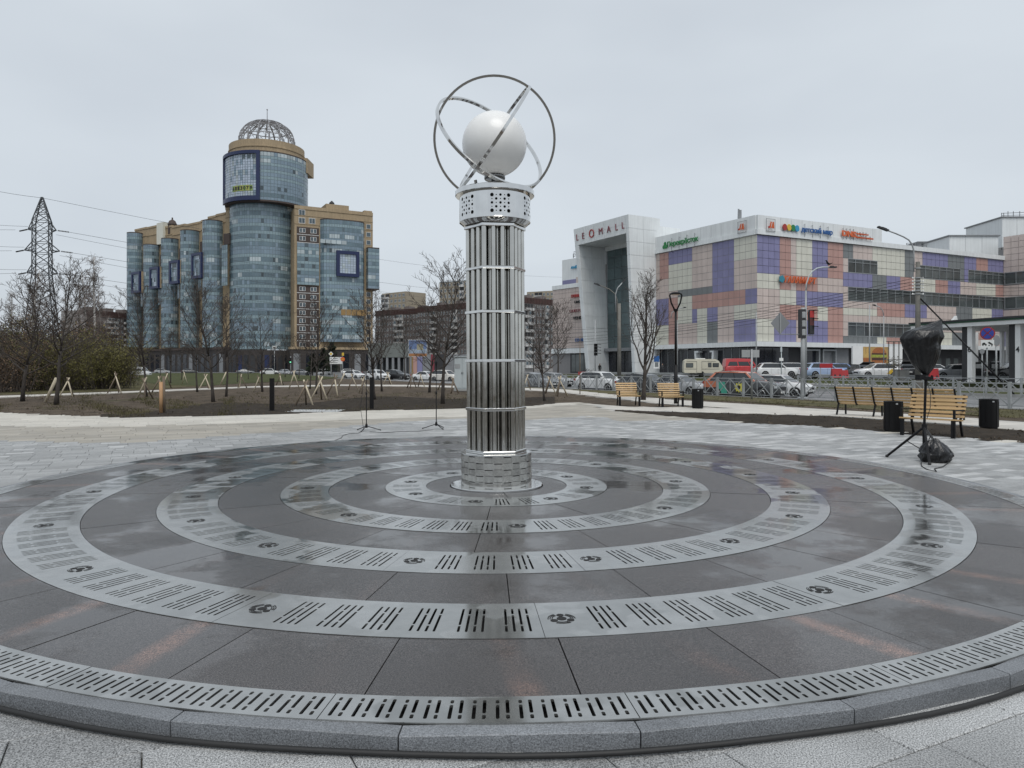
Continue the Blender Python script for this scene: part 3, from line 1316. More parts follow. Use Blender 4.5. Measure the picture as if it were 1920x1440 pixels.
M['clad_purple'] = mat('violet_cladding', (0.222, 0.218, 0.375), 0.5, 0, 0.06, 0.4, obj=0.07, isl=0.0, streak=0.06)
M['clad_salmon'] = mat('terracotta_cladding', (0.46, 0.28, 0.245), 0.5, 0, 0.06, 0.4, obj=0.07, streak=0.06)
M['clad_cream'] = mat('cream_cladding', (0.63, 0.625, 0.545), 0.5, 0, 0.05, 0.4, obj=0.05, streak=0.06)
M['clad_beige'] = mat('pink_beige_cladding', (0.57, 0.485, 0.445), 0.5, 0, 0.05, 0.4, obj=0.05, streak=0.06)
M['clad_grey'] = mat('grey_cladding', (0.185, 0.200, 0.205), 0.5, 0, 0.05, 0.4, obj=0.05, streak=0.06)
CL = {'P': M['clad_purple'], 'S': M['clad_salmon'], 'C': M['clad_cream'], 'B': M['clad_beige'], 'G': M['clad_grey']}
M['white_clad'] = mat('white_composite_panel', (0.74, 0.77, 0.775), 0.35, 0, 0.04, 0.5, obj=0.04, streak=0.07)
M['joint'] = mat('panel_joint', (0.24, 0.235, 0.235), 0.8, 0, 0.05)
M['dark_glass'] = mat('dark_shop_glass', (0.018, 0.021, 0.028), 0.08, 0, 0.3, 0.8, spec=0.5)
M['grey_glass'] = mat('grey_window_glass', (0.080, 0.092, 0.092), 0.08, 0, 0.35, 0.35, spec=0.7, obj=0.35)
M['teal_glass'] = mat('teal_atrium_glass', (0.095, 0.135, 0.140), 0.10, 0, 0.25, 0.2, spec=0.6, obj=0.2)
M['alu'] = mat('aluminium_frame', (0.30, 0.32, 0.33), 0.4, 0.3, 0.08, 2)
M['dark_wall'] = mat('anthracite_wall', (0.030, 0.031, 0.034), 0.6, 0, 0.15, 1)
M['mid_grey'] = mat('mid_grey_paint', (0.22, 0.23, 0.24), 0.5, 0, 0.1, 1)

KX, KY = 36.9, 110.0
mall = thing('shopping_mall', 'large shopping mall clad in a patchwork of violet, cream and terracotta panels', 'shopping mall', (KX, KY, LOT_Z))
FL = Plane((KX, KY), (-0.506, 0.862), flip=True)
FR = Plane((KX, KY), (0.899, 0.4375))
ZB, ZT, PH = 5.5, 21.57, 1.148


def c4(x, y):
    return 1040 + x / 4.236, 380 + y / 4.236


def c5(x, y):
    return 1440 + x / 4.0, 380 + y / 4.0


BL = [('G', 785, 430, 815, 765), ('S', 818, 418, 915, 605), ('B', 815, 610, 915, 762), ('P', 815, 762, 915, 962), ('C', 790, 966, 915, 1122),
      ('P', 916, 405, 1097, 470), ('C', 916, 492, 1096, 676), ('B', 1098, 375, 1253, 670), ('P', 1254, 330, 1420, 690), ('C', 1421, 300, 1600, 438),
      ('B', 1421, 438, 1600, 668), ('G', 985, 690, 1250, 706), ('S', 916, 745, 985, 960), ('C', 985, 745, 1095, 960), ('S', 1096, 728, 1508, 802),
      ('P', 1508, 678, 1600, 790), ('P', 1096, 838, 1130, 945), ('C', 1131, 832, 1208, 1105), ('P', 1209, 826, 1288, 935), ('G', 1209, 935, 1288, 1102),
      ('B', 1289, 816, 1420, 1097), ('C', 1421, 796, 1600, 908), ('P', 1421, 912, 1600, 1096), ('B', 985, 962, 1130, 1112), ('S', 916, 958, 985, 1114)]
BR = [('P', -80, 255, 78, 522), ('S', 79, 265, 162, 545), ('B', 163, 276, 198, 610), ('C', 199, 280, 317, 536), ('P', 318, 292, 466, 548), ('S', 467, 306, 575, 552),
      ('G', 576, 316, 648, 432), ('B', 649, 326, 785, 445), ('C', 786, 340, 1018, 542), ('G', 1019, 358, 1090, 548), ('B', 1091, 366, 1172, 482),
      ('P', 1173, 380, 1355, 600), ('G', 1356, 396, 1468, 590), ('P', 1469, 406, 1552, 595), ('S', 1553, 416, 1660, 520), ('P', 1661, 430, 1826, 530),
      ('C', -80, 522, 78, 632), ('S', 79, 545, 390, 652), ('B', 163, 600, 198, 645), ('B', 391, 550, 575, 663), ('P', 576, 530, 785, 655), ('G', 786, 528, 885, 665), ('P', 886, 540, 985, 674),
      ('S', 986, 546, 1090, 682), ('C', 1091, 575, 1265, 692), ('S', 1266, 590, 1350, 700), ('P', 1351, 592, 1440, 704), ('B', 1441, 582, 1550, 706), ('C', 1551, 612, 1712, 716),
      ('S', 1713, 625, 1826, 724), ('B', -80, 632, 78, 750), ('C', 79, 640, 198, 752), ('P', 199, 646, 575, 763), ('B', -80, 750, 78, 860), ('S', 79, 755, 352, 862),
      ('C', 353, 766, 466, 872), ('S', 467, 766, 575, 1032), ('C', 576, 766, 818, 876), ('S', 819, 772, 1010, 882), ('P', 1011, 778, 1200, 890), ('B', 1201, 787, 1410, 895),
      ('G', 1411, 802, 1520, 900), ('C', 1521, 802, 1682, 905), ('P', 1683, 806, 1760, 905), ('S', 1761, 812, 1830, 910), ('C', -80, 850, 35, 1027), ('P', 36, 882, 195, 1028),
      ('S', 196, 866, 232, 1030), ('P', 233, 872, 340, 1030), ('P', 341, 874, 466, 1031), ('G', 576, 976, 815, 1036), ('C', 816, 982, 880, 1040), ('S', 881, 982, 1000, 1042),
      ('B', 1001, 984, 1300, 1045), ('C', 1301, 990, 1375, 1046), ('G', 1376, 992, 1460, 1048), ('C', 1461, 994, 1560, 1050), ('S', 1561, 996, 1690, 1052), ('C', 1691, 998, 1830, 1055)]
WR = [(586, 430, 805, 538), (1112, 474, 1445, 586), (1515, 512, 1826, 620), (583, 652, 1826, 800), (583, 872, 1300, 975)]


def rects(plane, conv, lst):
    out_ = []
    for c, x0, y0, x1, y1 in lst:
        s0, za = plane.sz(*conv(x0, y0))
        s1, zb = plane.sz(*conv(x1, y1))
        out_.append((c, min(s0, s1), max(s0, s1), min(za, zb), max(za, zb)))
    return out_


RL, RR_ = rects(FL, c4, BL), rects(FR, c5, BR)
wins = []
for x0, y0, x1, y1 in WR:
    s0, za = FR.sz(*c5(x0, y0))
    s1, zb = FR.sz(*c5(x1, y1))
    # snap heights on the panel grid
    z1 = ZT - round((ZT - za) / PH) * PH
    s0, s1 = round(s0 / 1.155) * 1.155, round(s1 / 1.155) * 1.155
    z0 = ZT - round((ZT - zb) / PH) * PH
    if z1 - z0 < 1.5 * PH:
        z0 = z1 - 2 * PH
    wins.append((s0, s1, z0, z1))

# body
LR = 63.5
body = MB()
I_ = FR.p(LR, 0)
L_ = FL.p(24.0, 0)
bk = Vector((0.5, 0.87, 0))
foot = [FR.p(0.0, 0, -0.12), FR.p(LR + 2, 0, -0.12), I_ + bk * 60, L_ + bk * 45 + Vector((10, 0, 0)), FL.p(40.0, 0, -0.12)]
body.prism([(p.x, p.y, 5.0) for p in foot], (0, 0, ZT - 5.0))
foot2 = [FR.p(0.8, 0, -0.9), FR.p(LR + 2, 0, -0.9), I_ + bk * 60, L_ + bk * 45 + Vector((10, 0, 0)), FL.p(40.0, 0, -0.9)]
lk(mall, 'wall', body, M['joint'])
gb = MB()
gb.prism([(p.x, p.y, LOT_Z - 0.4) for p in foot2], (0, 0, 5.2))
lk(mall, 'ground_floor_wall', gb, M['dark_wall'])

panels = []
for plane, rc, ncol, wcol, sm in ((FL, RL, 21, 1.135, 'L'), (FR, RR_, 55, 1.155, 'R')):
    for c in range(ncol):
        for r_ in range(14):
            s, z = (c + 0.5) * wcol, ZT - (r_ + 0.5) * PH
            if sm == 'R' and any(a < s < b and e < z < f for a, b, e, f in wins):
                continue
            col = 'B'
            for k_, a, b, e, f in rc:
                if a <= s <= b and e <= z <= f:
                    col = k_
            q = plane.p(s, z)
            fore = abs((plane.t.x - q.x / q.y * plane.t.y)) / q.y
            panels.append((fore, plane, sm, s, z, wcol, col))
panels.sort(key=lambda p: -p[0])
pm_cache = {}
rest = {'L': MB(), 'R': MB()}
order = ['P', 'S', 'C', 'B', 'G']
for i, (fo, plane, sm, s, z, wcol, col) in enumerate(panels):
    g_ = 0.028
    if i < 300:
        key = (sm, col)
        if key not in pm_cache:
            mb = MB()
            a = [-plane.t * (wcol / 2 - g_) + Vector((0, 0, -PH / 2 + g_)), plane.t * (wcol / 2 - g_) + Vector((0, 0, -PH / 2 + g_)),
                 plane.t * (wcol / 2 - g_) + Vector((0, 0, PH / 2 - g_)), -plane.t * (wcol / 2 - g_) + Vector((0, 0, PH / 2 - g_))]
            mb.prism([p + plane.n * (-0.06) for p in a], plane.n * 0.06)
            pm_cache[key] = mb.mesh('cladding_panel', CL[col])
        q = plane.p(s, z, RND.uniform(-0.004, 0.004))
        link('cladding_panel', pm_cache[key], mall, q - mall.location)
    else:
        d = RND.uniform(-0.004, 0.004)
        plane.box(rest[sm], s - wcol / 2 + g_, s + wcol / 2 - g_, z - PH / 2 + g_, z + PH / 2 - g_, -0.06, d, order.index(col))
for k_, mb in rest.items():
    if mb.f:
        lk(mall, 'cladding_panels', mb, [CL[c] for c in order], kind='stuff')

# window bands
for s0, s1, z0, z1 in wins:
    mb = MB()
    for a, b, c, d in ((s0, s1, z0 - 0.02, z0 + 0.10), (s0, s1, z1 - 0.10, z1 + 0.02), (s0, s1, z1 - 0.62, z1 - 0.54)):
        FR.box(mb, a, b, c, d, -0.10, 0.03)
    n = max(2, int(round((s1 - s0) / 1.9)))
    for i in range(n + 1):
        s = s0 + (s1 - s0) * i / n
        FR.box(mb, s - 0.05, s + 0.05, z0 + 0.1, z1 - 0.1, -0.10, 0.025)
    wf = lk(mall, 'window', mb, M['alu'])
    for i in range(n):
        a, b = s0 + (s1 - s0) * i / n + 0.05, s0 + (s1 - s0) * (i + 1) / n - 0.05
        gm_ = MB()
        FR.quad(gm_, a, b, z0 + 0.1, z1 - 0.62, -0.06 + RND.uniform(-0.01, 0.01))
        FR.quad(gm_, a, b, z1 - 0.54, z1 - 0.1, -0.06)
        lk(mall, 'pane', gm_, M['grey_glass'], parent=wf)

# white fascia at the roof, in panels, and coping
sE = FR.s(1652)
for plane, L in ((FL, 23.0), (FR, sE)):
    n = int(round(L / 2.3))
    for i in range(n):
        mb = MB()
        a, b = L * i / n + 0.02, L * (i + 1) / n - 0.02
        plane.box(mb, a + (0.2 if i == 0 and plane is FL else 0), b, ZT + 0.85, 24.55, -0.35, 0.16)
        lk(mall, 'fascia_panel', mb, M['white_clad'])
    mb = MB()
    plane.box(mb, 0.22 if plane is FL else -0.2, L if plane is FL else LR, ZT + 0.06, ZT + 0.82, -0.35, 0.30)
    lk(mall, 'coping', mb, M['white_clad'])
mb = MB()
rf = [FR.p(-0.1, 0, -0.4), FR.p(sE, 0, -0.4), FR.p(sE, 0, -9), FL.p(22.9, 0, -9), FL.p(22.9, 0, -0.4)]
mb.prism([(p.x, p.y, ZT) for p in rf], (0, 0, 2.9))
lk(mall, 'roof_storey', mb, M['white_clad'])
# ledge above the ground floor
mb = MB()
FL.box(mb, 0.6, 24, 4.75, ZB - 0.02, -1.0, 0.55)
FR.box(mb, -0.55, LR, 4.75, ZB - 0.02, -1.0, 0.55)
lk(mall, 'ledge', mb, M['white_clad'])

# ground floor: dark glazing on the avenue side, service doors on the other
for i in range(14):
    a, b = 0.9 + i * 1.62, 0.9 + (i + 1) * 1.62 - 0.09
    if b > 23.4:
        break
    mb = MB()
    FL.quad(mb, a, b, LOT_Z + 0.25, 4.6, -0.82)
    lk(mall, 'shop_pane', mb, M['dark_glass'])
mb = MB()
for i in range(15):
    FL.box(mb, 0.85 + i * 1.62 - 0.05, 0.85 + i * 1.62 + 0.03, LOT_Z, 4.7, -0.88, -0.76)
lk(mall, 'shop_mullions', mb, M['alu'])
for i in range(8):
    mb = MB()
    a = 0.6 + i * 1.7
    FR.quad(mb, a, a + 1.6, LOT_Z + 0.2, 4.6, -0.82)
    if a < 6.5:
        lk(mall, 'shop_pane', mb, M['dark_glass'])
# white entrance surround with sloped sides
pl, pr = FL.s(1304), FL.s(1339)
ctr, hw_ = (pl + pr) / 2, abs(pl - pr) / 2
for sgn in (-1, 1):
    mb = MB()
    q = [FL.p(ctr + sgn * hw_ * 0.72, LOT_Z, 0.2), FL.p(ctr + sgn * hw_ * 0.9, LOT_Z, 0.2), FL.p(ctr + sgn * hw_ * 1.05, 4.3, 0.2), FL.p(ctr + sgn * hw_ * 0.62, 4.3, 0.2), FL.p(ctr + sgn * hw_ * 0.62, 4.0, 0.2), FL.p(ctr + sgn * hw_ * 0.86, 4.0, 0.2)]
    mb.prism(q, -FL.n * 1.0)
    lk(mall, 'entrance_surround', mb, M['white_clad'])
# service portals
for px0, px1 in ((1512, 1540), (1545, 1571)):
    a, b = FR.s(px0), FR.s(px1)
    z1 = 4.45
    mb = MB()
    FR.box(mb, a, a + 0.28, LOT_Z, z1, -0.9, -0.2)
    FR.box(mb, b - 0.28, b, LOT_Z, z1, -0.9, -0.2)
    FR.box(mb, a + 0.28, b - 0.28, z1 - 0.25, z1, -0.9, -0.2)
    dr = lk(mall, 'service_door', mb, M['alu'])
    mb = MB()
    FR.quad(mb, a + 0.28, b - 0.28, LOT_Z, z1 - 0.25, -0.85)
    lk(mall, 'door_leaf', mb, M['dark_glass'] if px0 < 1530 else M['mid_grey'], parent=dr)
mb = MB()
FR.box(mb, FR.s(1572), FR.s(1598), LOT_Z, 4.7, -0.9, -0.7)
lk(mall, 'wall_panel', mb, M['mid_grey'])
for px in (1765, 1782, 1797, 1845, 1870):
    mb = MB()
    a = FR.s(px)
    FR.quad(mb, a, a + 1.3, 1.4, 3.2, -0.86)
    lk(mall, 'window', mb, M['grey_glass'])

# wing that turns towards the viewer on the far side
KP = FR.p(FR.s(1881), 0, 0.02)
FP = Plane((KP.x, KP.y), (0.506, -0.862))
if FP.n.dot(Vector((-1, -0.5, 0))) < 0:
    FP = Plane((KP.x, KP.y), (0.506, -0.862), flip=True)
mb = MB()
f3 = [FP.p(0, 0, -0.1), FP.p(40, 0, -0.1), FP.p(40, 0, -30), FP.p(0, 0, -30)]
mb.prism([(p.x, p.y, LOT_Z - 0.4) for p in f3], (0, 0, 25.6))
lk(mall, 'wing_wall', mb, M['joint'])
mb = MB()
for c in range(30):
    for r_ in range(22):
        s, z = (c + 0.5) * 1.3, 26.0 - (r_ + 0.5) * PH
        if z < 5 or s > 38:
            continue
        if wins[2][2] - 0.3 < z < wins[2][3] or wins[3][2] - 0.3 < z < wins[3][3]:
            continue
        kk = 3
        if z < wins[3][2]:
            kk = (0, 2, 4, 1, 3)[(c // 4 + r_ // 3) % 5]
        FP.box(mb, s - 0.62, s + 0.62, z - PH / 2 + 0.03, z + PH / 2 - 0.03, -0.08, RND.uniform(-0.004, 0.004), kk)
lk(mall, 'cladding_panels', mb, [CL[c] for c in order], kind='stuff')
for wq in (wins[2], wins[3]):
    mb = MB()
    FP.box(mb, 0.2, 38, wq[2], wq[2] + 0.15, -0.08, 0.03)
    FP.box(mb, 0.2, 38, wq[3] - 0.15, wq[3], -0.08, 0.03)
    for i in range(20):
        FP.box(mb, 0.2 + i * 1.9, 0.3 + i * 1.9, wq[2] + 0.15, wq[3] - 0.15, -0.08, 0.02)
    wf = lk(mall, 'window', mb, M['alu'])
    for i in range(12):
        mb = MB()
        FP.quad(mb, 0.3 + i * 1.9, 0.2 + (i + 1) * 1.9, wq[2] + 0.15, wq[3] - 0.15, -0.07)
        lk(mall, 'pane', mb, M['grey_glass'], parent=wf)
# roof plant rooms
def roof_box(px0, px1, py0, py1, y, dep, m, name):
    mb = MB()
    x0, x1 = PX(px0, y), PX(px1, y)
    z1 = PZ(py0, y)
    z0 = max(ZT + 0.1, PZ(py1, y) - 2)
    n = max(1, int((x1 - x0) / 2.6))
    for i in range(n):
        a, b = x0 + (x1 - x0) * i / n, x0 + (x1 - x0) * (i + 1) / n
        mb.box(((a + b) / 2, y + dep / 2, (z0 + z1) / 2), (b - a - 0.05, dep, z1 - z0), 0)
    lk(mall, name, mb, m)
    mb = MB()
    mb.box(((x0 + x1) / 2, y + dep / 2, z1 + 0.12), (x1 - x0 + 0.5, dep + 0.5, 0.22))
    lk(mall, 'plant_room_roof', mb, M['mid_grey'])


roof_box(1780, 1872, 443, 484, 141, 9, M['white_clad'], 'plant_room')
roof_box(1722, 1780, 455, 480, 150, 9, M['mid_grey'], 'plant_room')
roof_box(1879, 1990, 408, 445, 150, 12, M['white_clad'], 'plant_room')
mb = MB()
for px in (1700, 1708, 1716, 1726, 1737):
    p = PT(px, 456, 135)
    mb.bar((p.x, p.y, ZT), p, 0.1, 0.1)
for py in (456, 460):
    mb.bar(PT(1700, py, 135), PT(1738, py, 135), 0.08, 0.08)
for px in (1878, 1882, 1890, 1900, 1912):
    p = PT(px, 396 if px > 1884 else 399, 152)
    mb.bar((p.x, p.y, 26), p, 0.1, 0.1)
mb.bar(PT(1878, 400, 152), PT(1925, 398, 152), 0.1, 0.1)
mb.bar(PT(1878, 404, 152), PT(1925, 403, 152), 0.1, 0.1)
lk(mall, 'roof_railing', mb, M['mid_grey'])
mb = MB()
p = PT(1385, 392, 118)
mb.cyl((p.x, p.y, 24.4), p, 0.22, 0.14, 8)
mb.box((p.x - 0.5, p.y, 24.9), (1.6, 0.8, 0.6))
mb.box((p.x + 0.3, p.y, p.z - 0.9), (0.3, 0.2, 1.5))
lk(mall, 'antenna_mast', mb, M['mid_grey'])

# entrance portal leaning towards the avenue
def back_along(px, base, dirv):
    """distance d along -dirv from base so that the point shows at px"""
    q = (px - CX) / FOC
    return (base.x - q * base.y) / (dirv.x - q * dirv.y)


DI = -FL.n                      # inwards from the avenue
Pr = FL.p(FL.s(1230), 0)
tL = FL.t
WP = 16.3
dt, db = back_along(1178, Pr, DI), back_along(1191, Pr, DI)
zt = PZ(401.5, (Pr - DI * dt).y)
Pl = Pr + tL * WP
dlt, dlb = back_along(1086, Pl, DI), back_along(1101, Pl - tL * 1.6, DI)
print('portal', dt, db, dlt, dlb, zt)
D0, D1 = (dt + 0.0), max(2.0, db)
def PP(a, z, d):
    """a along the front (0 near corner, WP far corner), d outwards from the facade plane"""
    q = Pr + tL * a - DI * d
    return Vector((q.x, q.y, z))


def dd_(z):
    return D1 + (D0 - D1) * (z - LOT_Z) / (zt - LOT_Z)


zh = PZ(436, (Pr - DI * dt).y)      # underside of the header
zh = min(zh, zt - 2.6)
zbase = LOT_Z - 0.3
def lam(a_top, a_bot, z):
    return a_bot + (a_top - a_bot) * (z - LOT_Z) / (zt - LOT_Z)


# near leg (thin front, white side wall), far leg, header: built of cladding panels
def slab_panels(fa, name, n, m_, mat_):
    """fa(i,j) -> corner points of a grid; separate raised panels"""
    for i in range(n):
        for j in range(m_):
            q = [fa(i / n, j / m_), fa((i + 1) / n, j / m_), fa((i + 1) / n, (j + 1) / m_), fa(i / n, (j + 1) / m_)]
            c = (q[0] + q[1] + q[2] + q[3]) / 4
            q = [p + (c - p).normalized() * 0.035 for p in q]
            nn = (q[1] - q[0]).cross(q[3] - q[0]).normalized()
            if nn.dot(Vector((0, EYE, EYE)) - Vector((0, 0, 0)) - c) < 0:
                nn = -nn
            mb = MB()
            mb.prism([p + nn * (0.03 + RND.uniform(0, 0.008)) for p in q], -nn * 0.1)
            lk(mall, name, mb, mat_)


zs = lambda v: zbase + (zt - zbase) * v
side = lambda u, v: PP(0, zs(v), dd_(zs(v)) * (1 - u) - 0.2 * u)
cores = MB()
TH = 0.75
ring_n = [PP(0.05, zbase, dd_(zbase) - 0.05), PP(TH, zbase, dd_(zbase) - 0.05), PP(TH, zt - 0.05, dd_(zt) - 0.05), PP(0.05, zt - 0.05, dd_(zt) - 0.05)]
back = [PP(0.05, zbase, -1), PP(TH, zbase, -1), PP(TH, zt - 0.05, -1), PP(0.05, zt - 0.05, -1)]
def hexa(mb, f, b):
    mb.add(f + b, [(0, 1, 2, 3), (7, 6, 5, 4), (0, 4, 5, 1), (1, 5, 6, 2), (2, 6, 7, 3), (3, 7, 4, 0)])


hexa(cores, ring_n, back)
at, ab = WP, WP - 2.0
fl_w = 1.1
f_ = [PP(ab - fl_w, zbase, dd_(zbase)), PP(ab, zbase, dd_(zbase)), PP(at, zt, dd_(zt)), PP(at - fl_w, zt, dd_(zt))]
b_ = [PP(ab - fl_w, zbase, -1), PP(ab, zbase, -1), PP(at, zt, -1), PP(at - fl_w, zt, -1)]
hexa(cores, f_, b_)
f_ = [PP(TH, zh, dd_(zh) - 0.02), PP(lam(at, ab, zh) - fl_w, zh, dd_(zh) - 0.02), PP(at - fl_w, zt - 0.03, dd_(zt) - 0.02), PP(TH, zt - 0.03, dd_(zt) - 0.02)]
b_ = [PP(TH, zh, -1), PP(lam(at, ab, zh) - fl_w, zh, -1), PP(at - fl_w, zt - 0.03, -1), PP(TH, zt - 0.03, -1)]
hexa(cores, f_, b_)
lk(mall, 'portal_frame', cores, M['white_clad'])
slab_panels(side, 'portal_panel', 2, 12, M['white_clad'])
slab_panels(lambda u, v: PP(TH * u, zs(v), dd_(zs(v))), 'portal_panel', 1, 12, M['white_clad'])
slab_panels(lambda u, v: PP(TH + (lam(at, ab, zh + (zt - zh) * v) - TH) * u, zh + (zt - zh) * v, dd_(zh + (zt - zh) * v)), 'portal_panel', 5, 2, M['white_clad'])
zl = lambda v: zbase + (zh - zbase) * v
slab_panels(lambda u, v: PP(lam(at, ab, zl(v)) - fl_w * u, zl(v), dd_(zl(v))), 'portal_panel', 1, 9, M['white_clad'])
slab_panels(lambda u, v: PP(lam(at, ab, zl(v)) - fl_w, zl(v), dd_(zl(v)) * (1 - u) + 0.1 * u), 'portal_panel', 2, 11, M['white_clad'])
# rear upper block behind the portal
mb = MB()
q = [PP(0.3, 24.0, 0.3), PP(0.3, 24.0, -6), PP(WP - 2, 24, -6), PP(WP - 2, 24, 0.3)]
mb.prism(q, (0, 0, zt - 24 - 1.3))
lk(mall, 'portal_rear_block', mb, M['white_clad'])
# atrium glazing in a grid
mb = MB()
mb.prism([PP(TH, 4.6, -0.1), PP(WP - 2, 4.6, -0.1), PP(WP - 2, zh + 0.3, -0.1), PP(TH, zh + 0.3, -0.1)], DI * 0.5)
lk(mall, 'atrium_wall', mb, M['mid_grey'])
for i in range(6):
    for j in range(9):
        a0 = TH + (WP - 2.5 - TH) * i / 6
        a1 = TH + (WP - 2.5 - TH) * (i + 1) / 6
        z0_, z1_ = 5.2 + (zh - 5.2) * j / 9, 5.2 + (zh - 5.2) * (j + 1) / 9
        mb = MB()
        q = [PP(a0 + 0.04, z0_ + 0.04, 0.05), PP(a1 - 0.04, z0_ + 0.04, 0.05), PP(a1 - 0.04, z1_ - 0.04, 0.05), PP(a0 + 0.04, z1_ - 0.04, 0.05)]
        mb.poly(q[::-1])
        lk(mall, 'atrium_pane', mb, M['teal_glass'])
mb = MB()
q = [PP(TH, 4.6, 0.1), PP(WP - 3, 4.6, 0.1), PP(WP - 3, 5.2, 0.1), PP(TH, 5.2, 0.1)]
mb.prism(q, -DI * 1.2)
lk(mall, 'door_canopy', mb, M['mid_grey'])
for i in range(5):
    a0, a1 = TH + 0.4 + i * 2.5, TH + 0.4 + i * 2.5 + 2.3
    mb = MB()
    q = [PP(a0, LOT_Z, 0.06), PP(a1, LOT_Z, 0.06), PP(a1, 4.5, 0.06), PP(a0, 4.5, 0.06)]
    mb.poly(q[::-1])
    lk(mall, 'entrance_pane', mb, M['dark_glass'])

# beige wing beyond the portal with a white storey above
BW = Plane((PX(1112, 147), 147), (-0.60, 0.80), flip=True)
s9 = BW.s(1036)
zw = PZ(534, BW.p(BW.s(1080), 0).y)
mb = MB()
q = [BW.p(-2, 0, -0.1), BW.p(s9, 0, -0.1), BW.p(s9, 0, -20), BW.p(-2, 0, -20)]
mb.prism([(p.x, p.y, LOT_Z - 0.5) for p in q], (0, 0, zw - LOT_Z))
lk(mall, 'far_wing_wall', mb, M['joint'])
mb = MB()
ncol, nrow = 14, 12
for i in range(ncol):
    for j in range(nrow):
        a, b = -2 + (s9 + 2) * i / ncol, -2 + (s9 + 2) * (i + 1) / ncol
        z0_, z1_ = 5.6 + (zw - 6.0) * j / nrow, 5.6 + (zw - 6.0) * (j + 1) / nrow
        z1_ = min(z1_, zw - 0.5)
        BW.box(mb, a + 0.03, b - 0.03, z0_ + 0.03, z1_ - 0.02, -0.12, RND.uniform(-.004, .004))
lk(mall, 'cladding_panels', mb, M['clad_beige'], kind='stuff')
mb = MB()
BW.box(mb, -2, s9, zw - 0.5, zw + 0.35, -0.4, 0.15)
BW.box(mb, -2, s9, 4.5, 5.5, -0.4, 0.4)
lk(mall, 'coping', mb, M['white_clad'])
mb = MB()
BW.box(mb, -1, s9 * 0.55, LOT_Z, 4.5, -0.3, -0.05)
lk(mall, 'shop_front', mb, M['dark_wall'])
for i in range(5):
    mb = MB()
    a = 0.3 + (s9 * 0.5) * i / 5
    BW.quad(mb, a, a + s9 * 0.09, LOT_Z + 0.2, 4.2, -0.03)
    lk(mall, 'shop_pane', mb, M['grey_glass'])
BU = Plane((PX(1115, 165), 165), (-0.62, 0.78), flip=True)
s8 = BU.s(1054)
zu = PZ(484, 170)
mb = MB()
q = [BU.p(-2, 0, 0), BU.p(s8, 0, 0), BU.p(s8, 0, -15), BU.p(-2, 0, -15)]
mb.prism([(p.x, p.y, zw - 1) for p in q], (0, 0, zu - zw + 1))
lk(mall, 'upper_storey', mb, M['white_clad'])
mb = MB()
zp = PZ(518, 168)
BU.box(mb, -1.5, s8 * 0.55, zw, zp, 0.02, 0.08, 0)
lk(mall, 'wall_panel', mb, M['clad_beige'])
mb = MB()
BU.box(mb, s8 * 0.56, s8 - 0.2, zw, zp - 0.4, 0.02, 0.08, 0)
lk(mall, 'wall_panel', mb, M['clad_purple'])
mb = MB()
p = PT(1075, 476, 168)
mb.bar((p.x, p.y, zu - 0.3), p, 0.15, 0.15)
mb.bar((p.x + 0.7, p.y, zu - 0.3), (p.x + 0.7, p.y, p.z), 0.15, 0.15)
for i in range(4):
    mb.bar((p.x, p.y, zu + i * 0.35), (p.x + 0.7, p.y, zu + i * 0.35 + 0.3), 0.1, 0.1)
lk(mall, 'antenna_mast', mb, M['dark_wall'])

# ---- signs and lettering on the mall
def smat(name, c):
    return mat(name, c, 0.4, 0, 0.05, 1)


M['s_red'] = smat('sign_red', (0.36, 0.035, 0.03))
M['s_orange'] = smat('sign_orange', (0.62, 0.12, 0.03))
M['s_green'] = smat('sign_green', (0.02, 0.20, 0.055))
M['s_blue'] = smat('sign_blue', (0.02, 0.10, 0.30))
M['s_dred'] = smat('sign_dark_red', (0.22, 0.045, 0.06))
M['s_yellow'] = smat('sign_yellow', (0.68, 0.46, 0.06))
M['s_teal'] = smat('sign_teal', (0.03, 0.22, 0.30))
M['s_white'] = smat('sign_white', (0.75, 0.76, 0.75))
M['s_black'] = smat('sign_black', (0.02, 0.02, 0.02))
M['s_cyan'] = smat('sign_cyan', (0.04, 0.30, 0.50))


def facade_sign(name, label, plane, parts, d, posts=0, group=None):
    """parts: (text, material, px0, px1, y_top_left, y_bot_left, y_top_right, y_bot_right)"""
    t = None
    for txt, m, x0, x1, yt0, yb0, yt1, yb1, *opt in parts:
        s0, za = plane.sz(x0, yt0)
        _, zb = plane.sz(x0, yb0)
        s1, zc = plane.sz(x1, yt1)
        _, zd = plane.sz(x1, yb1)
        c = plane.p((s0 + s1) / 2, (za + zb + zc + zd) / 4, d)
        h = ((za - zb) + (zc - zd)) / 2
        if t is None:
            t = thing(name, label, 'sign', c, 0, group)
        put_text(txt, m, c, plane.right, (0, 0, 1), plane.n, abs(s1 - s0), h, 0.12, *(opt or ()), parent=t, ploc=t.location)
        if posts:
            mb = MB()
            for i in range(posts):
                s = s0 + (s1 - s0) * (i + 0.5) / posts
                q = plane.p(s, (za + zb + zc + zd) / 4, d - 0.05) - t.location
                mb.box(q, (0.06, 0.06, h * 1.9))
                mb.bar(q + Vector((0, 0, h * 0.8)), q + Vector((0, 0, h * 0.8)) - plane.n * (d - 0.1), 0.05, 0.05)
            mb.build('sign_bracket', M['mid_grey'], t)
    return t


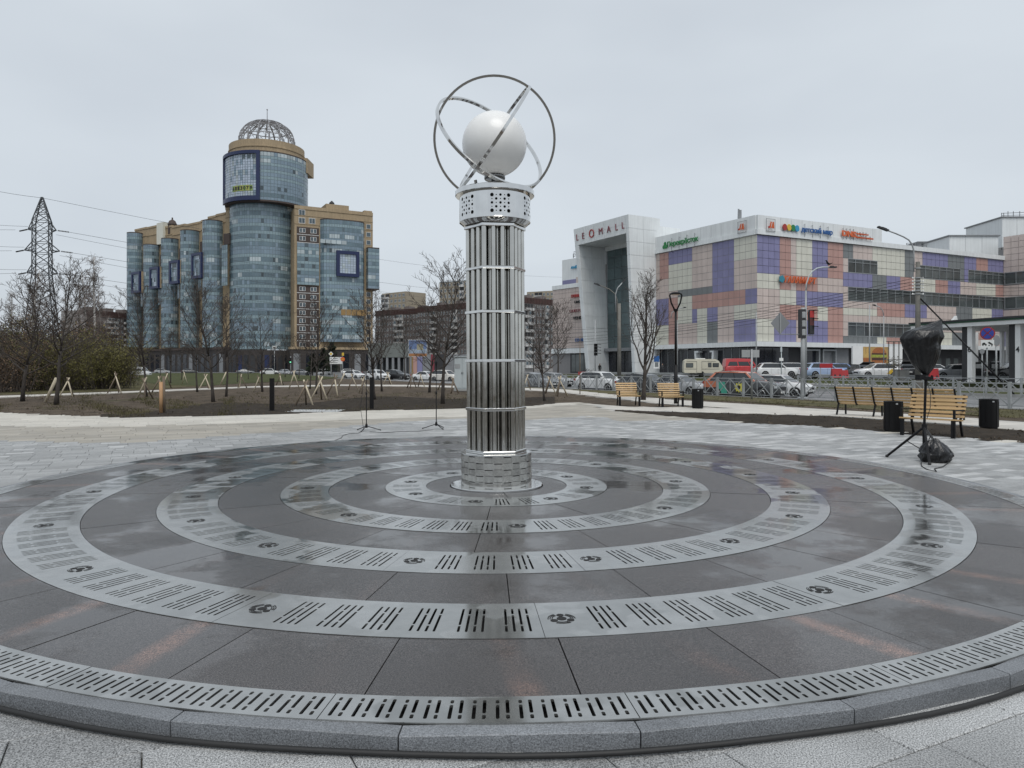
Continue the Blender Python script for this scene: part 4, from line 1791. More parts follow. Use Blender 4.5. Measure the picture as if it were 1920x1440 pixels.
facade_sign('shop_sign', 'green cyrillic supermarket lettering with a clover leaf on the white roof band', FL,
            [('Перекрёсток', M['s_green'], 1255.5, 1313, 453, 466, 442, 455, 0.02)], 0.45, 4)
t = bpy.data.objects['shop_sign']
mb = MB()
c = FL.p(*FL.sz(1251, 461.5), 0.5) - t.location
for i in range(3):
    a = R(90 + 120 * i)
    mb.add([c + FL.right * (0.34 * cos(a) + 0.36 * cos(R(40 * j))) + Vector((0, 0, 0.34 * sin(a) + 0.36 * sin(R(40 * j)))) + FL.n * (0.02 * i) for j in range(9)], [tuple(range(9))])
mb.build('clover_logo', M['s_green'], t)

# portal name
PF = FL
zmid = (zh + zt) / 2
t = thing('mall_name_sign', 'thin dark red letters of the mall name across the top of the white portal', 'sign', PP(WP / 2, zmid, dd_(zmid) + 0.08))
lean = (PP(0, zt, dd_(zt)) - PP(0, zh, dd_(zh))).normalized()
nrm = PF.right.cross(lean).normalized()
for ch, f, hh in (('L', 0.06, 0.36), ('E', 0.18, 0.36), ('O', 0.345, 0.50), ('M', 0.52, 0.36), ('A', 0.67, 0.36), ('L', 0.81, 0.36), ('L', 0.925, 0.36)):
    a = WP * (1 - f) * 0.97 + 0.2
    z = zh + (zt - zh) * (0.46 if ch != 'O' else 0.47)
    H_ = (zt - zh) * hh
    c = PP(a, z, dd_(z) + 0.10)
    put_text(ch, M['s_dred'] if ch != 'O' else M['s_red'], c, PF.right, lean, nrm, H_ * (0.52 if ch in 'LE' else 0.95), H_, 0.08, 0.0 if ch == 'O' else 0.0, name='letter', parent=t, ploc=t.location)

# stylised M logos on the roof band
def m_logo(name, label, plane, px, py, hpx):
    s, z = plane.sz(px, py)
    h = hpx * plane.p(s, z).y / FOC
    c = plane.p(s, z, 0.5)
    t = thing(name, label, 'sign', c)
    mb = MB()
    for i, (a, b) in enumerate(((-0.35, 0.02), (0.08, 0.45))):
        q = [(a - 0.10, -0.5), (a + 0.12, -0.5), (b + 0.02, 0.5), (b - 0.18, 0.5)]
        mb.prism([plane.right * (x * h) + Vector((0, 0, y * h)) for x, y in q], plane.n * 0.1)
    mb.prism([plane.right * (x * h) + Vector((0, 0, y * h)) for x, y in ((0.36, -0.5), (0.58, -0.5), (0.48, 0.45), (0.30, 0.3))], plane.n * 0.1)
    mb.build('letter', M['s_orange'], t)
    mb = MB()
    mb.prism([plane.right * (-0.55 * h + 0.16 * h * cos(R(45 * j))) + Vector((0, 0, -0.36 * h + 0.16 * h * sin(R(45 * j)))) for j in range(8)], plane.n * 0.1)
    mb.build('logo_dot', M['s_red'], t)
    mb = MB()
    for x in (-0.9, 0.9):
        mb.box(plane.right * (x * h) - plane.n * 0.1, (0.06, 0.06, h * 2.0))
    for y in (-0.95, 0.95):
        mb.bar(plane.right * (-0.95 * h) + Vector((0, 0, y * h)) - plane.n * 0.1, plane.right * (0.95 * h) + Vector((0, 0, y * h)) - plane.n * 0.1, 0.05, 0.05)
    mb.build('sign_bracket', M['mid_grey'], t)


m_logo('restaurant_logo', 'orange slanted logo on the roof band facing the avenue, before the corner', FL, 1394.5, 426, 11)
m_logo('restaurant_logo', 'orange slanted logo in a thin frame on the roof band just past the corner', FR, 1441.5, 423, 12)
t = facade_sign('shop_sign', 'blue cyrillic toy shop lettering with four coloured blobs on the roof band', FR,
                [('детский мир', M['s_blue'], 1498, 1556, 427, 440, 430, 442, 0.025)], 0.45, 4)
for i, (px, py, m_) in enumerate(((1467, 427, 's_red'), (1475, 427.5, 's_yellow'), (1482.5, 428.5, 's_green'), (1490, 429.5, 's_cyan'))):
    mb = MB()
    c = FR.p(*FR.sz(px, py), 0.4) - t.location
    mb.prism([c + FR.right * (0.42 * cos(R(36 * j)) * (1 + 0.15 * sin(3 * j))) + Vector((0, 0, 0.52 * sin(R(36 * j)))) for j in range(10)], FR.n * 0.15)
    mb.build('logo_blob', M[m_], t)
facade_sign('shop_sign', 'red orange electronics shop lettering at the far end of the roof band', FR,
            [('DNS', M['s_orange'], 1574, 1600, 433, 444, 435, 446, 0.04), ('цифровая и', M['s_orange'], 1601, 1623, 437.5, 442, 439, 443, 0.02),
             ('бытовая техника', M['s_orange'], 1600, 1632, 444, 448.5, 446, 449.5, 0.02)], 0.45, 4)
t = facade_sign('shop_sign', 'orange household store lettering beside a blue green logo on terracotta panels', FR,
                [('ГАЛАМАРТ', M['s_orange'], 1468, 1527, 518, 531.5, 521, 532.5, 0.03, 0.15)], 0.30)
mb = MB()
c = FR.p(*FR.sz(1462.5, 523.5), 0.3) - t.location
mb.prism([c + FR.right * ((0.48 if j % 2 else 0.62) * cos(R(36 * j))) + Vector((0, 0, (0.48 if j % 2 else 0.62) * sin(R(36 * j)))) for j in range(10)], FR.n * 0.12)
mb.build('logo_burst', M['s_teal'], t)
facade_sign('shop_sign', 'small white cyrillic restaurant lettering over the dark avenue windows', FL,
            [('ВКУСНО — И ТОЧКА', M['s_white'], 1260, 1286, 652, 657, 652, 656, 0.02)], -0.5)
facade_sign('shop_sign', 'red cyrillic lettering heading the sign column of the pink beige wing', BW,
            [('СТОКМАНН', M['s_red'], 1072.5, 1092, 553.5, 559, 550, 556, 0.05)], 0.2)
facade_sign('shop_sign', 'small black emblem below the red lettering of the pink beige wing', BW,
            [('LIME', M['s_black'], 1079, 1091, 564, 569, 563, 568, 0.02)], 0.2)
facade_sign('shop_sign', 'thin outlined lettering with a wide frame, mid sign of the pink beige wing', BW,
            [('QUESTO', M['s_dred'], 1070, 1093, 581, 587, 579, 585, 0.0)], 0.2)
facade_sign('shop_sign', 'blocky dark lettering under the framed sign of the pink beige wing', BW,
            [('VENDI', M['s_black'], 1076, 1095, 594, 600, 592, 598, 0.02)], 0.2)
t = facade_sign('shop_sign', 'blue blurred lettering, lowest sign of the pink beige wing', BW,
                [('СТИЛЬ', M['s_blue'], 1080, 1097, 635, 641, 634, 640, 0.04)], 0.2)
facade_sign('shop_sign', 'blue wave lettering on the white storey above the pink beige wing', BU,
            [('ЛАЙМ', M['s_cyan'], 1072, 1089, 499, 505, 496, 502, 0.06)], 0.25)

# advertising panel with burger and fries
A0 = Plane((PX(1599, 104), 104), (0.94, 0.34))
w_ = A0.s(1692)
bz0, bz1 = PZ(683, 106), PZ(649.5, 106)
bb = thing('advertising_board', 'wide white advertising board with a burger and fries photo by the car park', 'billboard', A0.p(w_ / 2, LOT_Z))
mb = MB()
A0.box(mb, 0, w_, bz0, bz1, -0.25, 0)
lk(bb, 'board', mb, M['s_white'])
mb = MB()
for f in (0.1, 0.5, 0.9):
    A0.box(mb, w_ * f - 0.1, w_ * f + 0.1, LOT_Z - 0.05, bz0, -0.2, -0.05)
lk(bb, 'post', mb, M['dark_wall'])


def flat(name, pts, d, m):
    mb = MB()
    q = [A0.p(w_ * x, bz0 + (bz1 - bz0) * y, d) for x, y in pts]
    nn = (q[1] - q[0]).cross(q[2] - q[0])
    if nn.dot(A0.n) < 0:
        q.reverse()
    mb.poly(q)
    lk(bb, name, mb, m)


M['ad_bg'] = mat('advert_backdrop', (0.42, 0.27, 0.10), 0.5, 0, 0.25, 0.6)
M['ad_fries'] = mat('advert_fries', (0.66, 0.45, 0.14), 0.5, 0, 0.2, 5)
M['ad_bun'] = mat('advert_bun', (0.34, 0.12, 0.035), 0.5, 0, 0.25, 4)
M['ad_meat'] = mat('advert_patty', (0.07, 0.03, 0.02), 0.5, 0, 0.3, 6)
M['ad_salad'] = mat('advert_salad', (0.30, 0.33, 0.05), 0.5, 0, 0.3, 4)
flat('advert_print', [(0.20, 0.03), (0.72, 0.03), (0.72, 0.97), (0.20, 0.97)], 0.012, M['ad_bg'])
for i in range(9):
    x = 0.215 + i * 0.013
    tp = 0.75 + 0.2 * sin(i * 1.7)
    flat('fries', [(x, 0.25), (x + 0.009, 0.25), (x + 0.010 + 0.004 * (i - 4), tp), (x + 0.001 + 0.004 * (i - 4), tp)], 0.016 + 0.001 * i, M['ad_fries'])
flat('fries_box', [(0.21, 0.05), (0.335, 0.05), (0.345, 0.36), (0.20, 0.36)], 0.03, M['ad_bun'])
flat('bun', [(0.42 + 0.14 * cos(R(t_)) + 0.10, 0.62 + 0.32 * sin(R(t_))) for t_ in range(0, 181, 20)], 0.02, M['ad_bun'])
flat('patty', [(0.375, 0.52), (0.665, 0.52), (0.67, 0.62), (0.37, 0.62)], 0.024, M['ad_meat'])
flat('salad', [(0.36, 0.42)] + [(0.36 + 0.032 * i, 0.36 + (0.05 if i % 2 else 0)) for i in range(11)] + [(0.68, 0.46), (0.67, 0.53), (0.37, 0.53)], 0.028, M['ad_salad'])
flat('patty', [(0.375, 0.22), (0.665, 0.22), (0.67, 0.37), (0.37, 0.37)], 0.024, M['ad_meat'])
flat('bun', [(0.38, 0.08), (0.66, 0.08), (0.675, 0.22), (0.37, 0.22)], 0.02, M['ad_bun'])
# ---------------------------------------------------------------- glass apartment tower
M['brick_tan'] = mat('tan_brick', (0.37, 0.285, 0.180), 0.75, 0, 0.10, 0.3, streak=0.15, speck=0.08, sscale=4)
M['brick_brown'] = mat('dark_brown_brick', (0.068, 0.050, 0.043), 0.75, 0, 0.12, 0.3)
M['mullion'] = mat('blue_grey_mullion', (0.165, 0.215, 0.235), 0.4, 0.2, 0.08, 0.2)
M['blue_frame'] = mat('deep_blue_frame', (0.012, 0.022, 0.078), 0.4, 0, 0.08, 0.4)
GL = [mat('glass_teal', (0.130, 0.192, 0.228), 0.16, 0, 0.18, 0.05, isl=0.12, spec=0.6),
      mat('glass_spandrel', (0.240, 0.328, 0.362), 0.3, 0, 0.14, 0.05, isl=0.07),
      mat('glass_dark', (0.060, 0.088, 0.105), 0.10, 0, 0.2, 0.1, isl=0.4, spec=0.7),
      mat('glass_bright', (0.40, 0.46, 0.48), 0.2, 0, 0.1, 0.1, isl=0.2, spec=0.6),
      mat('glass_blue', (0.185, 0.255, 0.315), 0.12, 0, 0.12, 0.06, isl=0.10, spec=0.7),
      mat('glass_sky', (0.40, 0.47, 0.56), 0.10, 0, 0.08, 0.1, isl=0.12, spec=0.7)]
M['tan_film'] = mat('tan_orange_film', (0.30, 0.19, 0.075), 0.4, 0, 0.1, 1)
M['white_frame'] = mat('white_window_frame', (0.55, 0.55, 0.54), 0.5, 0, 0.05, 1)
M['lattice'] = mat('painted_lattice', (0.27, 0.27, 0.28), 0.5, 0.2, 0.1, 0.4)

ZT0 = 270.0
tw = thing('apartment_tower', 'tall apartment complex of blue glass with a round tower under an open lattice dome', 'apartment building', (PX(495, 280), 280, ROAD_Z))
twr = random.Random(11)


def arc_pts(c, r, a0, a1, n):
    return [Vector((c[0] + r * sin(R(a0 + (a1 - a0) * i / n)), c[1] - r * cos(R(a0 + (a1 - a0) * i / n)), 0)) for i in range(n + 1)]


def glass_wall(root, name, pts, z0, z1, fl, pw, blue=0.0, bright=0.09, seed=0, spand=0.42, palette=None, back=True):
    """curtain wall along a plan polyline (ordered so the outside is on the right-hand side seen from above going along)"""
    rr = random.Random(seed)
    nf = max(1, int(round((z1 - z0) / fl)))
    fh = (z1 - z0) / nf
    wall, pn = MB(), MB()
    segs = []
    for a, b in zip(pts, pts[1:]):
        d = b - a
        n = Vector((d.y, -d.x, 0)).normalized()
        segs.append((a, b, n))
    if back:
        for a, b, n in segs:
            i0, i1 = a - n * 0.06, b - n * 0.06
            wall.add([(i0.x, i0.y, z0), (i1.x, i1.y, z0), (i1.x, i1.y, z1), (i0.x, i0.y, z1)], [(0, 1, 2, 3)])
    for f in range(nf):
        za, zb = z0 + f * fh, z0 + (f + 1) * fh
        zs_ = za + fh * spand
        tone = rr.random()
        blue_row = rr.random() < blue
        brightrow = rr.random() < 0.05
        run = 0
        for a, b, n in segs:
            L = (b - a).length
            m = max(1, int(round(L / pw)))
            for i in range(m):
                g = 0.07
                p0 = a + (b - a) * (i / m) + (b - a).normalized() * g
                p1 = a + (b - a) * ((i + 1) / m) - (b - a).normalized() * g
                t = rr.random()
                kw = 0 if t < 0.80 else (4 if t < 0.93 else 2)
                if blue_row and t < 0.8:
                    kw = 4
                if run <= 0 and rr.random() < bright * 0.35:
                    run = rr.randint(1, 4)
                if run > 0:
                    run -= 1
                    kw = 3
                if brightrow and rr.random() < 0.6:
                    kw = 3
                if palette is not None:
                    kw = rr.choice(palette)
                ks = 1 if tone < 0.72 else (4 if palette is None else palette[0])
                if palette is not None:
                    ks = kw
                o1, o2 = n * 0.0, n * rr.uniform(0.0, 0.02)
                pn.add([(p0.x, p0.y, za + 0.05), (p1.x, p1.y, za + 0.05), (p1.x, p1.y, zs_ - 0.05), (p0.x, p0.y, zs_ - 0.05)], [(0, 1, 2, 3)], ks)
                q0, q1 = p0 + o2, p1 + o2
                pn.add([(q0.x, q0.y, zs_ + 0.05), (q1.x, q1.y, zs_ + 0.05), (q1.x, q1.y, zb - 0.05), (q0.x, q0.y, zb - 0.05)], [(0, 1, 2, 3)], kw)
    if back:
        lk(root, name, wall, M['mullion'])
    lk(root, 'glass_panes', pn, GL, kind='stuff')


zT = lambda py, y=ZT0: PZ(py, y)
PXM = ZT0 / FOC
# round tower
ctr_y = ZT0 + 12.4
cT = Vector((PX(494.5, ctr_y), ctr_y, 0))
z_dr0, z_dr1 = zT(380), zT(287.5)
glass_wall(tw, 'tower_wall', arc_pts(cT, 12.4, -105, 105, 44), zT(655), z_dr0, 2.78, 1.3, 0.25, 0.07, 1)
cD = Vector((PX(501, ctr_y), ctr_y, 0))
glass_wall(tw, 'drum_wall', arc_pts(cD, 15.2, -120, 120, 52), z_dr0 + 0.6, z_dr1, 2.65, 1.25, 0.9, 0.05, 2)
mb = MB()
mb.lathe([(15.25, z_dr0 + 0.6), (15.25, z_dr0), (9.0, z_dr0)], 64, c=(cD.x, cD.y, 0))
lk(tw, 'drum_rim', mb, M['brick_brown'])
mb = MB()
mb.lathe([(15.25, z_dr1), (15.25, z_dr1 + 0.4), (13.5, z_dr1 + 0.5)], 64, c=(cD.x, cD.y, 0))
lk(tw, 'drum_rim', mb, M['brick_brown'])
mb = MB()
zc1 = zT(262)
mb.lathe([(13.9, z_dr1 + 0.2), (13.9, z_dr1 + 2.2), (14.15, z_dr1 + 2.3), (14.15, z_dr1 + 2.7), (13.9, z_dr1 + 2.8), (13.9, zc1), (13.0, zc1), (13.0, zc1 - 1.2), (0, zc1 - 1.2)], 64, c=(cD.x, cD.y, 0))
lk(tw, 'tower_crown', mb, M['brick_tan'])
mb = MB()
x0, x1 = PX(556, ctr_y), PX(577, ctr_y)
mb.box(((x0 + x1) / 2, ctr_y + 4, (z_dr1 + zT(279)) / 2 - 2), (x1 - x0, 9, zT(279) - z_dr1 + 4))
lk(tw, 'stair_head', mb, M['brick_tan'])
# blue frame with bright glazing on the drum
def curved_band(mb, c, r0, r1, a0, a1, z0, z1, n=14):
    vs, fs = [], []
    for i in range(n + 1):
        a = R(a0 + (a1 - a0) * i / n)
        for r, z in ((r0, z0), (r1, z0), (r1, z1), (r0, z1)):
            vs.append((c.x + r * sin(a), c.y - r * cos(a), z))
    for i in range(n):
        for k in range(4):
            m = (k + 1) % 4
            fs.append((i * 4 + k, (i + 1) * 4 + k, (i + 1) * 4 + m, i * 4 + m))
    fs += [(0, 1, 2, 3), (4 * n + 3, 4 * n + 2, 4 * n + 1, 4 * n)]
    mb.add(vs, fs)


mb = MB()
aL, aR = -66, 9
curved_band(mb, cD, 15.1, 16.0, aL, aR, z_dr1 - 0.9, z_dr1 + 0.3)
curved_band(mb, cD, 15.1, 16.0, aL, aR, z_dr0 + 0.3, z_dr0 + 1.9)
curved_band(mb, cD, 15.1, 15.99, aL, aL + 4.5, z_dr0 + 1.9, z_dr1 - 0.9, 3)
curved_band(mb, cD, 15.1, 15.99, aR - 4.5, aR, z_dr0 + 1.9, z_dr1 - 0.9, 3)
lk(tw, 'blue_surround', mb, M['blue_frame'])
glass_wall(tw, 'x', arc_pts(cD, 15.4, aL + 5, aR - 5, 17), z_dr0 + 2.0, z_dr1 - 1.0, 2.0, 1.2, 0, 0, 5, 0.5, [5, 5, 5, 4, 5, 3], back=False)
for k, a in ((0, -14), (1, -6), (2, 1)):
    mb = MB()
    curved_band(mb, cD, 15.42, 15.5, a - 2.3, a + 2.3, z_dr1 - 2.6, z_dr1 - 1.2, 2)
    lk(tw, 'open_window', mb, GL[2])
M['lime_a'] = mat('yellow_green_square', (0.36, 0.37, 0.10), 0.5)
M['lime_b'] = mat('green_square', (0.24, 0.34, 0.10), 0.5)
# phone digits on yellow squares
for i, ch in enumerate('6113079'):
    a = -30.5 + i * 4.6
    mb = MB()
    zc = zT(355.5)
    curved_band(mb, cD, 15.43, 15.52, a - 2.2, a + 2.2, zc - 1.05, zc + 1.05, 2)
    sq_ = lk(tw, 'digit_plate', mb, M['lime_a'] if i % 2 else M['lime_b'])
    c = Vector((cD.x + 15.56 * sin(R(a)), cD.y - 15.56 * cos(R(a)), zc))
    nn = Vector((sin(R(a)), -cos(R(a)), 0))
    o = put_text(ch, M['s_black'], c, (cos(R(a)), sin(R(a)), 0), (0, 0, 1), nn, 0.85, 1.35, 0.05, 0.03, name='digit', parent=sq_, ploc=tw.location + sq_.location)
    o.location = (0, 0, 0)
# lattice dome and mast
dm = MB()
rD = 10.2
zd0, zd1 = zc1 - 0.2, PZ(227, 282)
hgt = zd1 - zd0
post_h = hgt * 0.36
NR = 16


def dome_pt(a, t):
    r = rD * cos(t * pi / 2)
    return Vector((cD.x + r * sin(R(a)), cD.y - r * cos(R(a)), zd0 + post_h + (hgt - post_h) * sin(t * pi / 2)))


for i in range(NR):
    a = 360 * i / NR
    p = dome_pt(a, 0)
    dm.bar((p.x, p.y, zd0), p + Vector((0, 0, 0.3)), 0.5, 0.5)
    prev, prev2 = None, None
    for j in range(9):
        q = dome_pt(a, j / 9)
        q2 = dome_pt(a, j / 9)
        q2 = Vector((cD.x, cD.y, q2.z)) + (q2 - Vector((cD.x, cD.y, q2.z))) * 0.92 - Vector((0, 0, 0.5))
        if prev:
            dm.bar(prev, q, 0.26, 0.26)
            dm.bar(prev2, q2, 0.2, 0.2)
            dm.bar(prev, q2, 0.12, 0.12)
        prev, prev2 = q, q2
    dm.bar(prev2, (cD.x, cD.y, prev.z + 0.3), 0.2, 0.2)
for t in (0, 0.35, 0.62, 0.85):
    for i in range(NR):
        dm.bar(dome_pt(360 * i / NR, t), dome_pt(360 * (i + 1) / NR, t), 0.24, 0.24)
for i in range(NR):
    for j in (0, 1, 2, 3):
        t0, t1 = j * 0.2, (j + 1) * 0.2
        dm.bar(dome_pt(360 * i / NR, t0), dome_pt(360 * (i + 1) / NR, t1), 0.09, 0.09)
        dm.bar(dome_pt(360 * (i + 1) / NR, t0), dome_pt(360 * i / NR, t1), 0.09, 0.09)
lk(tw, 'lattice_dome', dm, M['lattice'])
mb = MB()
mb.cyl((cD.x, cD.y, zd0 + hgt * 0.6), (cD.x, cD.y, PZ(205, 282)), 0.22, 0.12, 6)
mb.sphere((cD.x, cD.y, PZ(205, 282)), 0.3, 8, 6)
lk(tw, 'mast', mb, M['lattice'])

# right wing
RW0 = Vector((PX(552, 272), 272, 0))
RW1 = Vector((PX(699, 286), 286, 0))
RP_ = Plane(RW0, (RW1 - RW0)[:2])
if RP_.n.y > 0:
    RP_ = Plane(RW0, (RW1 - RW0)[:2], flip=True)
LW = (RW1 - RW0).length
sx = lambda px: RP_.s(px)
zr = PZ(392, 273)
mb = MB()
RP_.box(mb, 0, LW, ROAD_Z, zr, -16, 0)
lk(tw, 'wing_wall', mb, M['brick_tan'])
mb = MB()
RP_.box(mb, 0, LW, zr + 0.02, zr + 1.3, -0.5, 0.2)
RP_.box(mb, sx(612), sx(655), zr + 0.1, zr + 3.2, -10, -0.6)
RP_.box(mb, sx(683), sx(698), zr + 1.3, zr + 2.0, -6, -0.2)
RP_.box(mb, 0, LW, zr - 2.4, zr - 2.15, -0.3, 0.12)
RP_.box(mb, 0, LW, zr - 5.6, zr - 5.35, -0.3, 0.12)
lk(tw, 'parapet', mb, M['brick_tan'])
mb = MB()
mb.lathe([(0, 0), (1.0, 0), (1.0, 1.2), (0.2, 2.0), (0, 2.1)], 10, c=RP_.p(sx(627), zr + 3.2, -4))
lk(tw, 'roof_vent', mb, M['dark_wall'])


def plane_rows(plane, s0, s1, py0, py1, y, dark, nfl, ncols, win=True):
    """brick strip of storeys with light bands and windows"""
    z0, z1 = PZ(py1, y), PZ(py0, y)
    fh = (z1 - z0) / nfl
    mb = MB()
    plane.box(mb, s0, s1, z0, z1, -0.2, 0.10)
    lk(tw, 'brick_strip', mb, dark)
    bd = MB()
    wn = MB()
    for f in range(nfl):
        plane.box(bd, s0, s1, z0 + f * fh + fh * 0.02, z0 + f * fh + fh * 0.10, 0, 0.16)
        for c in range(ncols):
            a = s0 + (s1 - s0) * (c + 0.5) / ncols
            w = 1.15
            plane.box(bd, a - w, a + w, z0 + f * fh + fh * 0.30, z0 + f * fh + fh * 0.84, 0, 0.15)
            for k in (-1, 1):
                plane.quad(wn, a + k * w * 0.5 - 0.42, a + k * w * 0.5 + 0.42, z0 + f * fh + fh * 0.36, z0 + f * fh + fh * 0.80, 0.165)
    lk(tw, 'window_frames', bd, M['white_frame'], kind='stuff')
    lk(tw, 'window_panes', wn, GL[2], kind='stuff')


s5, s6 = sx(556.5), sx(598)
plane_rows(RP_, s5, s6, 536, 655, 275, M['brick_brown'], 8, 2)
plane_rows(RP_, s5, s6, 427, 457, 275, M['brick_brown'], 2, 2)
mb = MB()
glass_wall(tw, 'bay_wall', [RP_.p(s5, 0, 0.5), RP_.p((s5 + s6) / 2, 0, 0.7), RP_.p(s6, 0, 0.5)], PZ(535, 275), PZ(457, 275), 2.78, 1.3, 0.15, 0.12, 21)
for px0, py0 in ((566, 398), (566, 413), (585, 414)):
    s, z = RP_.sz(px0, py0)
    mb = MB()
    RP_.box(mb, s - 1.2, s + 1.2, z - 1.2, z + 1.0, -0.1, 0.12)
    w_f = lk(tw, 'window', mb, M['white_frame'])
    mb = MB()
    RP_.quad(mb, s - 1.0, s - 0.08, z - 1.0, z + 0.8, 0.14)
    RP_.quad(mb, s + 0.08, s + 1.0, z - 1.0, z + 0.8, 0.14)
    lk(tw, 'pane', mb, GL[2], parent=w_f)
# curved bay
s7, s8_ = sx(600), sx(683)
bay = []
for i in range(19):
    t = i / 18
    s = s7 + (s8_ - s7) * t
    d = 3.2 * math.sqrt(max(0.0, 1 - (2 * t - 1) ** 2)) ** 0.8 + 0.15
    bay.append(RP_.p(s, 0, d))
glass_wall(tw, 'bay_wall', bay, PZ(641, 276), PZ(412, 276), 2.78, 1.3, 0.12, 0.16, 22)
mb = MB()
mb.prism([Vector((p.x, p.y, PZ(412, 276))) for p in bay], (0, 0, 0.4))
lk(tw, 'bay_roof', mb, M['brick_brown'])
s, z1 = RP_.sz(626, 472)
s2, z0 = RP_.sz(668, 522)
mb = MB()
for a, b, c, d in ((s, s2, z1 - 1.2, z1), (s, s2, z0, z0 + 1.2), (s, s + 1.2, z0 + 1.2, z1 - 1.2), (s2 - 1.2, s2, z0 + 1.2, z1 - 1.2)):
    RP_.box(mb, a, b, c, d, 1.0, 4.4)
lk(tw, 'blue_surround', mb, M['blue_frame'])
glass_wall(tw, 'bay_wall', [RP_.p(s + 1.2, 0, 3.9), RP_.p(s2 - 1.2, 0, 3.9)], z0 + 1.2, z1 - 1.2, 1.7, 1.1, 0, 0, 31, 0.5, [5, 5, 5, 3])
for (pa, pya, pyb, k) in ((640, 581, 592, 'o'), (602, 451, 458, 'w')):
    s, z = RP_.sz(pa, pya)
    _, z2 = RP_.sz(pa, pyb)
    mb = MB()
    for i in range(5):
        RP_.box(mb, s - 5 + i * 2 + 4, s - 5 + i * 2 + 5.8, z2, z, 2.6, 3.45)
    lk(tw, 'balcony_glazing', mb, M['tan_film'] if k == 'o' else GL[3])
# corner glass box
s, z1 = RP_.sz(686, 467)
_, z0 = RP_.sz(686, 542)
sR = sx(700)
pts = [RP_.p(s, 0, 0.3), RP_.p(s, 0, 3.0), RP_.p(sR + 1.5, 0, 3.0), RP_.p(sR + 1.5, 0, -8)]
glass_wall(tw, 'corner_bay', pts, z0, z1, 2.78, 1.3, 0.2, 0.05, 23)
mb = MB()
mb.prism([Vector((p.x, p.y, z0 - 0.3)) for p in pts], (0, 0, 0.3))
mb.prism([Vector((p.x, p.y, z1)) for p in pts], (0, 0, 0.4))
lk(tw, 'bay_roof', mb, M['brick_brown'])
for py in list(range(425, 465, 15)) + list(range(552, 655, 14)):
    s, z = RP_.sz(691, py)
    mb = MB()
    RP_.box(mb, s - 0.9, s + 0.9, z - 0.9, z + 0.9, -0.1, 0.1)
    w_f = lk(tw, 'window', mb, M['white_frame'])
    mb = MB()
    RP_.quad(mb, s - 0.75, s + 0.75, z - 0.75, z + 0.75, 0.12)
    lk(tw, 'pane', mb, GL[2], parent=w_f)

# left wing with five half-round bays
LW0 = Vector((PX(433, 274), 274, 0))
LW1 = Vector((PX(246, 318), 318, 0))
LP_ = Plane(LW0, (LW1 - LW0)[:2])
if LP_.n.y > 0:
    LP_ = Plane(LW0, (LW1 - LW0)[:2], flip=True)
LLEN = (LW1 - LW0).length
lx = lambda px: LP_.s(px)
# stepped wall
steps = [(432, 416, 388), (416, 398, 400), (398, 383, 405), (383, 370, 412), (370, 340, 418), (340, 316, 422), (316, 290, 425), (290, 268, 424), (268, 246, 428)]
for i, (pa, pb, py) in enumerate(steps):
    s0, s1 = lx(pa), lx(pb)
    z1 = LP_.sz((pa + pb) / 2, py)[1]
    mb = MB()
    LP_.box(mb, s0, s1, ROAD_Z, z1, -16, -1.6 - 0.02 * (i % 2))
    LP_.box(mb, s0 + 0.01, s1 - 0.01, z1 - 3.6, z1 - 3.3, -1.7, -1.4)
    LP_.box(mb, s0 + 0.01, s1 - 0.01, z1 - 0.5, z1 + 0.3, -2.4, -1.4)
    lk(tw, 'wing_wall', mb, M['brick_tan'])
mb = MB()
s, z1 = LP_.sz(297, 417)
LP_.box(mb, s - 2.6, s + 2.6, z1 - 9, z1, -4, -0.6)
lk(tw, 'roof_tower', mb, M['clad_cream'])
mb = MB()
c = LP_.p(*LP_.sz(310, 424), -3)
mb.lathe([(1.7, -3), (1.7, 1.0), (1.9, 1.1), (1.2, 2.6), (0.3, 3.2), (0.3, 4.0), (0, 4.0)], 12, c=c)
lk(tw, 'roof_vent', mb, M['brick_brown'])
BAYS = [(401.5, 17.5, 417), (358.5, 16, 435), (321, 14.5, 450), (286, 13, 461), (255, 13, 439)]
for i, (px, hw, pyt) in enumerate(BAYS):
    s, z1 = LP_.sz(px, pyt)
    cc = LP_.p(s, 0, 0.4)
    r = hw * cc.y / FOC * 1.08
    a0 = math.degrees(math.atan2(LP_.n.x, -LP_.n.y))
    ap = arc_pts(cc, r, a0 - 100, a0 + 155, 17)
    z0 = LP_.sz(px, 652)[1]
    glass_wall(tw, 'bay_wall', ap, z0, z1, 2.78, 1.25, 0.12, 0.12, 40 + i)
    mb = MB()
    mb.prism([Vector((p.x, p.y, z1)) for p in ap], (0, 0, 0.35))
    lk(tw, 'bay_roof', mb, M['brick_brown'])
# between the bays: recessed brown with a glazed middle
for i, (pa, pb, g0, g1) in enumerate([(431, 420, 460, 536), (382, 376, 475, 545), (341, 337, 488, 560), (306, 301, 500, 572), (272, 268, 515, 575)]):
    s0, s1 = lx(pa), lx(pb)
    z0, z1 = LP_.sz((pa + pb) / 2, g1)[1], LP_.sz((pa + pb) / 2, g0)[1]
    glass_wall(tw, 'link_wall', [LP_.p(s1, 0, 1.0), LP_.p(s0, 0, 1.0)], z0, z1, 2.78, 1.2, 0.2, 0.2, 60 + i)
    ztop = LP_.sz((pa + pb) / 2, g0 - 22)[1]
    mb = MB()
    LP_.box(mb, s0, s1, z1 + 0.3, ztop, -0.3, 0.25)
    lk(tw, 'brick_strip', mb, M['brick_brown'])
